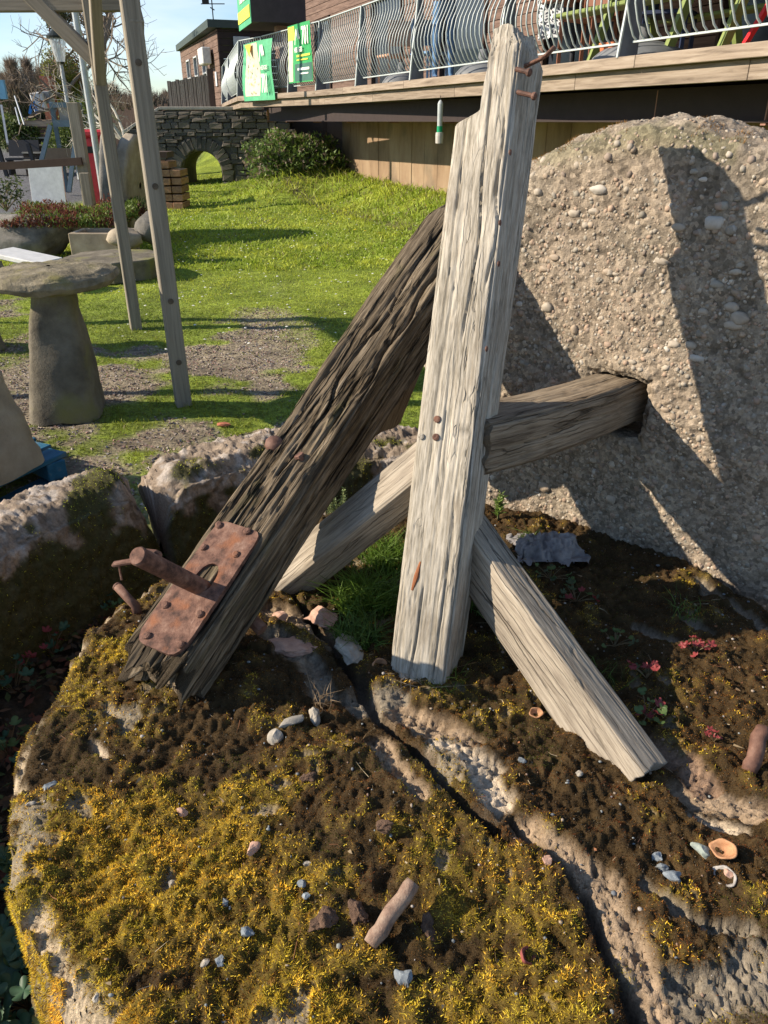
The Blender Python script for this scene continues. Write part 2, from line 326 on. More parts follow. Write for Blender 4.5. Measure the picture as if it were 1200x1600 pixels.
def beam(name, A, B, wd, ht, hint, m, parent, seg=120, ns=16, disp=None, prof=None, rnd=.012, endn=.01, seed=0, label=None, curve=None, twist=None):
    """timber A->B; local x across the face, y = face normal (towards hint), s along; dense skin displaced by grain."""
    A = Vector(A); B = Vector(B); z = (B - A).normalized(); Ln = (B - A).length
    y = Vector(hint); y = (y - z * y.dot(z)).normalized(); x = z.cross(y)
    per = []
    for k, (ax, ay, bx, by) in enumerate([(-1, 1, 1, 1), (1, 1, 1, -1), (1, -1, -1, -1), (-1, -1, -1, 1)]):
        for i in range(ns):
            t = i / ns; per.append((ax + (bx - ax) * t, ay + (by - ay) * t))
    per = np.array(per); N = len(per)
    s = np.linspace(0, 1, seg); S, I = np.meshgrid(s, np.arange(N), indexing='ij')
    ux = per[I, 0]; uy = per[I, 1]
    lx = ux * wd / 2; ly = uy * ht / 2
    if prof is not None: lx, ly = prof(S, lx, ly)
    # rounding of the long edges
    e = np.minimum(1, (np.abs(ux) * np.abs(uy))) ** 14
    lx = lx - np.sign(ux) * e * rnd * .6; ly = ly - np.sign(uy) * e * rnd * .6
    ls = S * Ln + endn * fbm(lx * 40 + seed, ly * 40, 0, 3) * (sm(.04, 0, S) + sm(.96, 1, S)) * 1.0
    nx = np.where(np.abs(ux) >= .999, np.sign(ux), 0.); ny = np.where(np.abs(uy) >= .999, np.sign(uy), 0.)
    nl = np.maximum(np.hypot(nx, ny), 1); nx, ny = nx / nl, ny / nl
    if disp is not None:
        d = disp(lx, ly, ls, ux, uy, S); lx = lx + nx * d; ly = ly + ny * d
    LX0, LY0 = lx, ly
    if twist is not None: tw = twist(S); lx, ly = lx * np.cos(tw) + ly * np.sin(tw), -lx * np.sin(tw) + ly * np.cos(tw)
    cz = 0 * lx if curve is None else curve(S)
    P = np.array(A) + np.outer(lx.ravel(), x) + np.outer((ly + cz).ravel(), y) + np.outer(ls.ravel(), z)
    LC = np.stack([LX0.ravel() + seed, LY0.ravel() + seed * .7, ls.ravel()], -1)
    F = [gridF(seg, N, True)]
    # end caps: shrinking rings
    nV = len(P); ex = []; el = []
    for endi, base in ((0, 0), (1, (seg - 1) * N)):
        cx, cy = lx[-endi].mean(), ly[-endi].mean(); prev = np.arange(N) + base
        for q in (.75, .5, .25, .02):
            qx = cx + (lx[-endi] - cx) * q; qy = cy + (ly[-endi] - cy) * q
            qs = (ls[-endi].mean() if 0 else Ln * endi) + endn * fbm(qx * 45 + seed, qy * 45, 3, 3)
            p = np.array(A) + np.outer(qx, x) + np.outer(qy + (cz[-endi].mean() if curve else 0), y) + np.outer(qs, z); ex.append(p); el.append(np.stack([qx + seed, qy, qs * 3], -1))
            cur = np.arange(N) + nV; nV += N
            f = np.stack([prev, np.roll(prev, -1), np.roll(cur, -1), cur], -1); F.append(f[:, ::-1] if endi == 0 else f); prev = cur
    P = np.concatenate([P] + ex); LC = np.concatenate([LC] + el)
    F = [np.concatenate(F)]
    o = mk(name, P, F, m, parent, True, None, LC)
    if label: o['label'] = label
    fr = (A, x, y, z, Ln)
    return o, fr
def onface(fr, s, u, v=0.0):
    """place on a beam: s along (m), u across, v out of the face centre plane"""
    A, x, y, z, Ln = fr; return A + z * s + x * u + y * v

# blades: many thin triangles in one mesh
def blades(P, D, Ln, Wd, col, bend=0.0, two=False, tipcol=None):
    n = len(P); rg = RNG
    side = np.cross(D, rg.normal(size=(n, 3))); side /= np.linalg.norm(side, axis=1)[:, None] + 1e-9
    Ln = np.broadcast_to(Ln, n)[:, None]; Wd = np.broadcast_to(Wd, n)[:, None]
    tc = col if tipcol is None else tipcol
    if not two:
        V = np.stack([P - side * Wd / 2, P + side * Wd / 2, P + D * Ln], 1)
        K = np.stack([col, col, tc], 1); F = np.arange(3 * n).reshape(n, 3); return V.reshape(-1, 3), [F], K.reshape(-1, 3)
    bv = rg.normal(size=(n, 3)); bv[:, 2] = -.2; bv *= bend
    mid = P + D * Ln * .55 + bv * Ln * .25; tip = P + D * Ln + bv * Ln
    V = np.stack([P - side * Wd / 2, P + side * Wd / 2, mid + side * Wd * .38, mid - side * Wd * .38, tip], 1)
    K = np.stack([col, col, (col + tc) / 2, (col + tc) / 2, tc], 1); b = np.arange(n)[:, None] * 5
    return V.reshape(-1, 3), [b + np.array([0, 1, 2, 3]), b + np.array([3, 2, 4])], K.reshape(-1, 3)
# ------------------------------------------------------------ terrain
DA = atz(1200, 67, 1.95); DB = atz(500, 142, 1.95)
DDIR = (DB - DA).normalized(); DDIR.z = 0; DN = Vector((-DDIR.y, DDIR.x, 0))      # DN points to the lawn side
if DN.x > 0: DN = -DN
SETB = 1.3
def voff(x, y):           # distance out from the concrete wall towards the lawn
    return (x - DA.x) * DN.x + (y - DA.y) * DN.y + SETB
def terr(x, y):
    x = np.asarray(x, float); y = np.asarray(y, float); v = voff(x, y)
    bank = .38 * sm(1.35, .1, v) + .09 * sm(2.6, 1.2, v)
    mound = .50 * np.exp(-(((x + 1.95) / .85) ** 2 + ((y - 17.4) / 1.6) ** 2))
    far = 1.3 * sm(28, 33, y) * sm(-4, -8, x)
    beyond = .9 * sm(23, 29, y) * sm(-6.5, -5, x)
    n = .025 * fbm(x * .7, y * .7, 0, 3) + .012 * fbm(x * 3, y * 3, 0, 3)
    return bank * sm(3.2, 5.0, y) + mound + far + beyond + n * sm(80, 20, np.hypot(x, y))
def gx(px, py, z=None):
    """pixel -> point on the terrain"""
    zz = 0.0
    for _ in range(12):
        p = atz(px, py, zz); zz = float(terr(p.x, p.y))
    return Vector((p.x, p.y, zz))

def gmask(x, y):
    """gravel amount 0..1 and grass amount"""
    n = fbm(x * 1.1, y * 1.1, 0, 4, 7); n2 = fbm(x * 4, y * 4, 0, 3, 3)
    g = sm(7.6, 5.2, y + n * 1.1 + .4 * x + 1.1 * np.maximum(x + 1.3, 0)) * .84
    g = g - .85 * sm(-.12, .22, n + .35 * n2)                        # grass patches inside the gravel
    g = np.maximum(g, sm(3.2, 2.3, y))
    return np.clip(g, 0, 1)
EDGE = [tuple(atz(a, b, .12).xy) for a, b in ((377, 288), (460, 312), (540, 332), (640, 356), (700, 372))]
def roadm(x, y): return sm(14.2, 15.0, y) * sm(-6.0, -6.7, x + .02 * (y - 20)) * sm(31, 30, y)
def gcol(x, y):
    g = gmask(x, y)[..., None]; n = fbm(x * 2, y * 2, 0, 4, 21)[..., None]; n3 = fbm(x * 14, y * 14, 0, 3, 4)[..., None]
    grass = np.array((.18, .235, .03)) * (1 + .3 * n + .3 * n3) + np.array((.03, .015, 0)) * np.clip(n, 0, 1)
    grav = np.array((.26, .20, .165)) * (1 + .25 * n3 + .15 * n)
    soil = np.array((.10, .075, .05))
    r = roadm(x, y)[..., None]
    c = grass * (1 - g) + grav * g
    de = dpoly(x, y, EDGE)[..., None]; c = c + (soil - c) * sm(.22, .06, de + .1 * n3) * .7
    c = c + (np.array((.13, .13, .135)) - c) * r
    return np.clip(c, .004, 1)
def build_ground():
    ys = np.concatenate([np.linspace(-6, 2.5, 30), np.linspace(2.55, 9, 260), np.linspace(9.05, 30, 260), np.geomspace(30.3, 420, 60)])
    us = np.linspace(-1, 1, 420)
    Y, U = np.meshgrid(ys, us, indexing='ij'); Wd = 6 + np.maximum(Y, 0) * .75; X = np.sign(U) * (np.abs(U) ** 1.2) * Wd * 1.6
    Z = terr(X, Y)
    g = gmask(X, Y)
    Z = Z + .008 * g * fbm(X * 25, Y * 25, 0, 2) 
    P = np.stack([X, Y, Z], -1).reshape(-1, 3)
    m = vcol('ground_mat', rough=.95, bump=.9, bscale=45, bd=.03, var=.35, vscale=35, vor=(55, .35))
    o = mk('ground', P, [gridF(len(ys), len(us))], m, None, True, gcol(X, Y).reshape(-1, 3)); tag(o, kind='structure')
    # far left yard: asphalt sheet
    # grass blades
    def scatter_grass(name, n, y0, y1, h, wd, blond=0.0):
        yy = RNG.uniform(y0 ** .5, y1 ** .5, n) ** 2 if y1 > 12 else RNG.uniform(y0, y1, n)
        xx = RNG.uniform(-1, 1, n) * (1.0 + yy * .62) 
        v = voff(xx, yy); g = gmask(xx, yy); k = (v > .03) & (RNG.random(n) > g * 1.12) & (roadm(xx, yy) < .3)
        rr = np.hypot(xx - .14, yy - 1.22); k &= rr > 1.6
        xx, yy = xx[k], yy[k]; n = len(xx); z = terr(xx, yy)
        nn = fbm(xx * 1.7, yy * 1.7, 0, 3, 11); n4 = fbm(xx * 9, yy * 9, 0, 3, 12); bank = sm(1.7, .6, voff(xx, yy)); mo = np.exp(-(((xx + 1.95) / .9) ** 2 + ((yy - 17.4) / 1.7) ** 2))
        D = RNG.normal(size=(n, 3)) * .42; D[:, 2] = 1; D /= np.linalg.norm(D, axis=1)[:, None]
        hh = h * RNG.uniform(.5, 1.3, n) * (1 + .5 * n4) * (1 + 1.3 * bank + 2.0 * np.clip(mo, 0, 1))
        base = np.array((.27, .37, .035)); b2 = np.array((.47, .52, .06)); b3 = np.array((.26, .22, .09)); t = np.clip(.5 + .8 * nn + RNG.normal(size=n) * .2, 0, 1)[:, None]
        col = (base * (1 - t) + b2 * t) * (1.15 - .5 * sm(8.5, 5.5, yy + 1.2 * nn))[:, None]
        dry = ((RNG.random(n) < .06 + .12 * bank + .25 * mo) | (RNG.random(n) < gmask(xx, yy) * .3))[:, None]
        col = np.where(dry, b3, col) * RNG.uniform(.7, 1.2, (n, 1))
        V, F, K = blades(np.stack([xx, yy, z - .004], -1), D, hh, wd * (1 + .05 * yy), col * .75, .45, True, col)
        o = mk(name, V, F, vcol('grass_mat', rough=.55, trans=.35, spec=.3), None, False, K); tag(o, kind='stuff'); return o
    tag(scatter_grass('grass', 130000, 2.6, 9.5, .028, .0042), 'short green grass and weeds growing through the gravel of the yard', 'grass')
    tag(scatter_grass('lawn_grass', 125000, 9.0, 24, .05, .010), 'sunlit mown lawn running back to the stone bridge', 'grass')
    # gravel chips
    n = 60000; xx = RNG.uniform(-3.6, 1.6, n); yy = RNG.uniform(2.4, 7.4, n); k = RNG.random(n) < gmask(xx, yy); xx, yy = xx[k], yy[k]; n = len(xx)
    T = np.array([(1, 0, -.6), (-.5, .87, -.6), (-.5, -.87, -.6), (0, 0, 1.)]); r = RNG.uniform(.004, .011, n)
    q = RNG.normal(size=(n, 3, 3)); q, _ = np.linalg.qr(q); V = (T[None] @ q) * r[:, None, None] * np.array((1, 1, .7)); V += np.stack([xx, yy, terr(xx, yy) + r * .3], -1)[:, None]
    F = (np.arange(n)[:, None, None] * 4 + np.array([(0, 1, 3), (1, 2, 3), (2, 0, 3), (0, 2, 1)])[None]).reshape(-1, 3)
    cc = np.array([(.30, .22, .18), (.34, .28, .24), (.2, .16, .14), (.38, .34, .3), (.27, .17, .14)])[RNG.integers(0, 5, n)] * RNG.uniform(.7, 1.15, (n, 1))
    o = mk('gravel', V.reshape(-1, 3), [F], vcol('chip_mat', rough=.9), None, False, np.repeat(cc, 4, 0)); tag(o, 'small pinkish gravel chips strewn over the yard', 'gravel', kind='stuff')
    # daisies and dandelions
    n = 420; t = RNG.random(n); mbw = MB()
    for i in range(n):
        y = RNG.uniform(5.5, 15); x = RNG.uniform(-.35 * y, .12 * y)
        if voff(x, y) < .2 or roadm(np.array(x), np.array(y)) > .2: continue
        ye = voff(x, y) < 2.2 and random.random() < .45
        z = float(terr(x, y)) + (.05 if y > 9 else .03); r = random.uniform(.009, .014) * (1.5 if ye else 1)
        a0 = random.random() * 6; tilt = random.uniform(-.3, .3)
        V = [(x, y, z + .004)] + [(x + r * math.cos(a0 + a), y + r * math.sin(a0 + a), z + tilt * r * math.cos(a)) for a in np.linspace(0, 2 * math.pi, 6, endpoint=False)]
        mbw.add(V, [(0, 1 + k, 1 + (k + 1) % 6) for k in range(6)], None, (.75, .5, .03) if ye else (.75, .75, .7))
    tag(mbw.build('lawn_flowers', vcol('petal_mat', rough=.6, trans=.2)), 'tiny white daisies and yellow dandelions dotted over the lawn', 'flowers', kind='stuff')

# ------------------------------------------------------------ the mill bed (mossy round stone)
CX, CY, RE = .14, 1.22, .822
def SP(px, py): return tuple(atz(px, py, .5).xy)
CR1 = [SP(*p) for p in ((455, 925), (505, 985), (560, 1050), (612, 1140), (660, 1195), (705, 1240), (735, 1285), (770, 1305))]
CR2 = [SP(*p) for p in ((905, 1395), (950, 1480), (985, 1550), (1010, 1640))]
CR3 = [SP(*p) for p in ((800, 1290), (860, 1345), (905, 1400))]
BARE = [  # (polyline, width, kind) kind 0 pinkish pale, 1 whitish, 2 grey
    ([SP(*p) for p in ((625, 1095), (665, 1125), (715, 1160))], .028, 0), ([SP(*p) for p in ((690, 1175), (740, 1200), (775, 1255))], .030, 1),
    ([SP(*p) for p in ((590, 1170), (620, 1225), (660, 1255))], .02, 0),
    ([SP(*p) for p in ((820, 1300), (860, 1330), (930, 1385))], .024, 0), ([SP(*p) for p in ((940, 1400), (985, 1480), (1030, 1560), (1060, 1640))], .034, 0),
    ([SP(*p) for p in ((1090, 1560), (1150, 1545), (1230, 1530))], .045, 2), ([SP(*p) for p in ((1060, 1225), (1110, 1245), (1200, 1275))], .017, 0),
    ([SP(*p) for p in ((1090, 1265), (1150, 1290))], .012, 1), ([SP(*p) for p in ((1010, 1385), (1080, 1430), (1180, 1465))], .010, 2),
    ([SP(*p) for p in ((430, 1000), (480, 1030), (505, 1075))], .025, 2), ([SP(*p) for p in ((420, 960), (490, 985), (520, 1000))], .03, 0),
    ([SP(*p) for p in ((1000, 975), (1060, 1000))], .014, 2), ([SP(*p) for p in ((1060, 960), (1110, 985))], .012, 2),
    ([SP(*p) for p in ((1100, 905), (1160, 945), (1200, 975))], .016, 2), ([SP(*p) for p in ((560, 1085), (620, 1085))], .03, 2),
    ([SP(*p) for p in ((140, 1165), (155, 1190))], .007, 1), ([SP(*p) for p in ((980, 1130), (1080, 1190), (1100, 1230))], .022, 3)]
BLOB = [(SP(x, y), r, w) for x, y, r, w in ((150, 1400, .20, 1.0), (300, 1380, .17, 1.0), (420, 1560, .15, .95), (560, 1560, .12, .8), (250, 1250, .085, .7), (180, 1010, .06, .8),
        (110, 1060, .075, .95), (60, 1180, .04, .4), (640, 1340, .07, .5), (740, 1440, .085, .7), (760, 1560, .10, .75), (860, 1560, .07, .65), (420, 1400, .10, .7), (100, 1560, .12, 1.0), (860, 1460, .06, .5), (1080, 905, .03, .55), (1040, 925, .02, .4), (1120, 1600, .03, .4))]
def slab_fields(x, y):
    nx = x + .012 * fbm(x * 14, y * 14, 1, 3, 31); ny = y + .012 * fbm(x * 14, y * 14, 5, 3, 32)
    n1 = fbm(x * 9, y * 9, 0, 4, 1); n2 = fbm(x * 34, y * 34, 0, 3, 2); n3 = fbm(x * 110, y * 110, 0, 3, 3)
    r = np.hypot(x - CX, y - CY); th = np.arctan2(y - CY, x - CX)
    bare = np.zeros_like(x); kind = np.zeros_like(x)
    for pl, wd, kd in BARE:
        b = sm(1.35, .55, dpoly(nx, ny, pl) / wd + .35 * n2 + .2 * n1); kind = np.where(b > bare, kd, kind); bare = np.maximum(bare, b)
    rim = sm(.955, .985, r / RE + .03 * n1 + .02 * n2 - .03 * (x > -.25)); rk = rim * sm(.35, -.1, n2 + .7 * n1); kind = np.where(rk > bare, 4, kind); bare = np.maximum(bare, rk)
    rnd = sm(.56, .68, n1 * .7 + n2 * .45); kind = np.where(rnd * .8 > bare, 2, kind); bare = np.maximum(bare, rnd * .8)
    cr = np.minimum(np.minimum(dpoly(nx, ny, CR1), dpoly(nx, ny, CR2)), dpoly(nx, ny, CR3) * 1.6)
    crack = sm(.016, .005, cr + .004 * n2)
    yel = np.zeros_like(x)
    for (bx, by), br, wt in BLOB: yel = np.maximum(yel, wt * np.exp(-((x - bx) ** 2 + (y - by) ** 2) / (br * br)))
    yel = np.clip(yel * 1.3 + .6 * n1 + .5 * n2 - .16, 0, 1)
    return n1, n2, n3, r, th, bare, kind, crack, yel
def slabz(x, y, f=None):
    x = np.asarray(x, float); y = np.asarray(y, float)
    if f is None: f = slab_fields(x, y)
    n1, n2, n3, r, th, bare, kind, crack, yel = f
    c1 = worley(x * 19 + .3 * n1, y * 19 + .3 * n2, 1); c2 = worley(x * 52, y * 52, 2)
    moss = (1 - bare) * (1 - crack)
    z = .488 + .020 * fbm(x * 3.2, y * 3.2, 0, 2, 50) + .011 * n1 + .004 * n2
    z = z + moss * (.015 * (1 - c1) ** 1.0 + .009 * (1 - c2) + .0045 * n3) + bare * (.008 * (.45 - np.abs(n2)) + .007 * (.5 - np.abs(n3)) + .006 * (.5 - worley(x * 120, y * 120, 7)) + .003 * fbm(x * 260, y * 260, 0, 2, 8)) - .006 * bare
    z = z - .032 * crack
    # the crumbled pink side below the right-hand cracks is proud of the moss on its left
    return z
def at_slab(px, py, up=0.0):
    z = .5
    for _ in range(6):
        p = atz(px, py, z + up); z = float(slabz(np.array([p.x]), np.array([p.y]))[0])
    return Vector((p.x, p.y, z))
BED = thing('mill_bed', (CX, CY, 0), 'big round mossy stone mill bed carrying the leaning timbers in the foreground', 'mill stone')
def moss_blades(x, y, z, nrm, f, rg=RNG):
    n1, n2, n3, r, th, bare, kind, crack, yel = f; n = len(x)
    isy = rg.random(n) < yel * 1.0
    D = rg.normal(size=(n, 3)) * np.where(isy, 1.15, .75)[:, None] + nrm * 1.0; D /= np.linalg.norm(D, axis=1)[:, None]
    Ln = np.where(isy, rg.uniform(.0035, .0085, n), rg.uniform(.0022, .0052, n)); Wd = np.where(isy, rg.uniform(.0011, .0021, n), rg.uniform(.0009, .0016, n))
    t = rg.random((n, 1)); nb = np.clip(.5 + n1[:, None] * .8 + rg.normal(size=(n, 1)) * .22, 0, 1)
    cy = np.array((.62, .47, .03)) * (1 - t) + np.array((.96, .80, .12)) * t
    cy = np.where((rg.random((n, 1)) < .22 + .5 * sm(.1, .5, -n2)[:, None]), np.array((.26, .16, .045)), cy)
    cd = np.array((.045, .028, .010)) * (1 - nb) + np.array((.19, .100, .026)) * nb; cd = cd * rg.uniform(.45, 2.1, (n, 1)) ** 1.1
    red = (n2 > .42)[:, None] & (rg.random((n, 1)) < .5); cd = np.where(red, np.array((.19, .062, .022)), cd)
    grn = (fbm(x * 11, y * 11, 0, 2, 77) > .40)[:, None] & (rg.random((n, 1)) < .6); cd = np.where(grn, np.array((.085, .105, .018)), cd)
    grey = (rg.random((n, 1)) < .05); cd = np.where(grey, np.array((.26, .25, .21)), cd)
    K = np.where(isy[:, None], cy, cd)
    wx = x * 42 + 1.2 * n2; wy = y * 42 + 1.2 * n1; hc = _h(np.floor(wx).astype(np.int64), np.floor(wy).astype(np.int64), np.zeros(n, np.int64), 3); h2 = _h(np.floor(wx * .6).astype(np.int64), np.floor(wy * .6).astype(np.int64), np.ones(n, np.int64), 9)
    K = K * (.72 + .75 * hc)[:, None] * (1 + (h2 - .5)[:, None] * np.array((.30, .05, .15))) * np.array((1.12, .97, .85))
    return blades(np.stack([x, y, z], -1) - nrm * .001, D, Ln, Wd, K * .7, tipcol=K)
def build_bed():
    N = 560; a = np.linspace(-1, 1, N); U, V = np.meshgrid(a, a, indexing='ij')
    rho = np.maximum(np.abs(U), np.abs(V)); nrm = np.hypot(U, V) + 1e-9; ux, uy = U / nrm, V / nrm
    th = np.arctan2(uy, ux); ra = .05; Ltot = (RE - ra) + ra * math.pi / 2 + .34; s = rho * Ltot
    rr = np.where(s < RE - ra, s, np.where(s < RE - ra + ra * math.pi / 2, RE - ra + ra * np.sin(np.clip((s - RE + ra) / ra, 0, math.pi / 2)), RE))
    dz = np.where(s < RE - ra, 0, np.where(s < RE - ra + ra * math.pi / 2, ra * (1 - np.cos(np.clip((s - RE + ra) / ra, 0, math.pi / 2))), ra + s - (RE - ra + ra * math.pi / 2)))
    side = sm(.02, .06, dz)
    wob = .020 * fbm(ux * 3, uy * 3, 0, 3, 60) * sm(.5, .85, rr) ; x = CX + ux * (rr + wob); y = CY + uy * (rr + wob)
    f = slab_fields(x, y); z = slabz(x, y, f) - dz
    nside = .022 * fbm(th * 5, dz * 9, 0, 4, 61) * side; x = x + ux * nside; y = y + uy * nside
    n1, n2, n3, r, th_, bare, kind, crack, yel = f
    pal = np.array([(.34, .25, .165), (.55, .45, .33), (.25, .21, .155), (.25, .165, .11), (.50, .40, .27)])
    cs = pal[kind.astype(int)] * (1 + .22 * n3 + .15 * n2)[..., None]
    cm = np.array((.056, .035, .014)) * (1 + .3 * n2)[..., None] + np.array((.11, .08, .004)) * yel[..., None]
    c = cm + (cs - cm) * bare[..., None]; c = c + (np.array((.10, .075, .055)) - c) * (crack * .8)[..., None]
    sn = fbm(th * 9, dz * 22, 3, 4, 63); sc = np.array((.36, .29, .22)) * (1 + .3 * sn)[..., None]; mossy = (sm(-.1, .25, sn))[..., None]; sc = sc + (np.array((.09, .07, .015)) - sc) * mossy * .8
    c = c + (sc - c) * (side * .9)[..., None]; c = np.clip(c, .005, .9)
    P = np.stack([x, y, z], -1).reshape(-1, 3)
    mk('stone', P, [gridF(N, N)], vcol('bed_mat', rough=.95, bump=1, bscale=260, bd=.004, var=.4, vscale=180), BED, True, c.reshape(-1, 3))
    # normals of the height field for growing moss
    gu = np.stack(np.gradient(P.reshape(N, N, 3), axis=0), 0); gv = np.gradient(P.reshape(N, N, 3), axis=1)
    nn = np.cross(gu, gv); nn /= np.linalg.norm(nn, axis=-1)[..., None] + 1e-12
    nn = np.where(nn[..., 2:3] < -.4, -nn, nn)
    G = P.reshape(N, N, 3)
    area = np.linalg.norm(np.cross(gu, gv), axis=-1)[:-1, :-1]
    near = np.clip(2.3 - (G[:-1, :-1, 1]) * 1.0, .55, 1.8)
    wgt = (area * (1 - bare[:-1, :-1] * .97) * (1 - crack[:-1, :-1]) * near * np.where(dz[:-1, :-1] > .2, .1, 1) * (1 - .45 * side[:-1, :-1] * (1 - mossy[:-1, :-1, 0]))).ravel(); wgt /= wgt.sum()
    n = 640000; idx = RNG.choice(len(wgt), n, p=wgt); i, j = idx // (N - 1), idx % (N - 1); fu, fv = RNG.random((n, 1)), RNG.random((n, 1))
    p = G[i, j] * (1 - fu) * (1 - fv) + G[i + 1, j] * fu * (1 - fv) + G[i, j + 1] * (1 - fu) * fv + G[i + 1, j + 1] * fu * fv
    ff = [q[i, j] for q in f]; ff[8] = np.clip(ff[8] + .35 * side[i, j] * sm(.0, .3, -uy[i, j] - .3 * ux[i, j]), 0, 1)
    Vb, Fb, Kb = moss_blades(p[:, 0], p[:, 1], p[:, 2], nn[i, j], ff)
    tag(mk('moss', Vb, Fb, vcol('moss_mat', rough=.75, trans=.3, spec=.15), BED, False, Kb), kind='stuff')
    # straw, twigs and dead leaf crumbs
    n = 420; a = RNG.uniform(0, 6.283, n); q = RE * .96 * np.sqrt(RNG.random(n)); xx, yy = CX + q * np.cos(a), CY + q * np.sin(a); zz = slabz(xx, yy) + RNG.uniform(.003, .009, n)
    lf = RNG.random(n) < .45; D = RNG.normal(size=(n, 3)); D[:, 2] *= .18; D /= np.linalg.norm(D, axis=1)[:, None]
    K = np.array([(.36, .27, .16), (.24, .16, .09), (.16, .08, .045), (.42, .34, .22), (.26, .11, .05)])[RNG.integers(0, 5, n)] * RNG.uniform(.6, 1.1, (n, 1))
    Vb, Fb, Kb = blades(np.stack([xx, yy, zz], -1), D, np.where(lf, RNG.uniform(.004, .010, n), RNG.uniform(.010, .035, n)), np.where(lf, RNG.uniform(.003, .006, n), .0011), K, .5, True)
    tag(mk('straw', Vb, Fb, vcol('straw_mat', rough=.7, trans=.1), BED, False, Kb), kind='stuff')
    # grit and crumbs
    n = 850; a = RNG.uniform(0, 6.283, n); q = RE * .97 * np.sqrt(RNG.random(n)); xx, yy = CX + q * np.cos(a), CY + q * np.sin(a)
    zz = slabz(xx, yy); r = RNG.uniform(.0010, .0026, n) * RNG.choice([1, 1, 1.5], n); Vi, Fi = ICO[1]; M = RNG.normal(size=(n, 1, 3)) * .25 + 1
    V = Vi[None] * r[:, None, None] * M * np.array((1, 1, .7)) + np.stack([xx, yy, zz + r * .5], -1)[:, None]; F = (np.arange(n)[:, None, None] * len(Vi) + Fi[None]).reshape(-1, 3)
    cc = np.array([(.22, .24, .24), (.22, .15, .11), (.30, .24, .18), (.14, .15, .16), (.34, .31, .28)])[RNG.integers(0, 5, n)]
    tag(mk('grit', V.reshape(-1, 3), [F], vcol('grit_mat', rough=.9), BED, True, np.repeat(cc, len(Vi), 0)), kind='stuff')

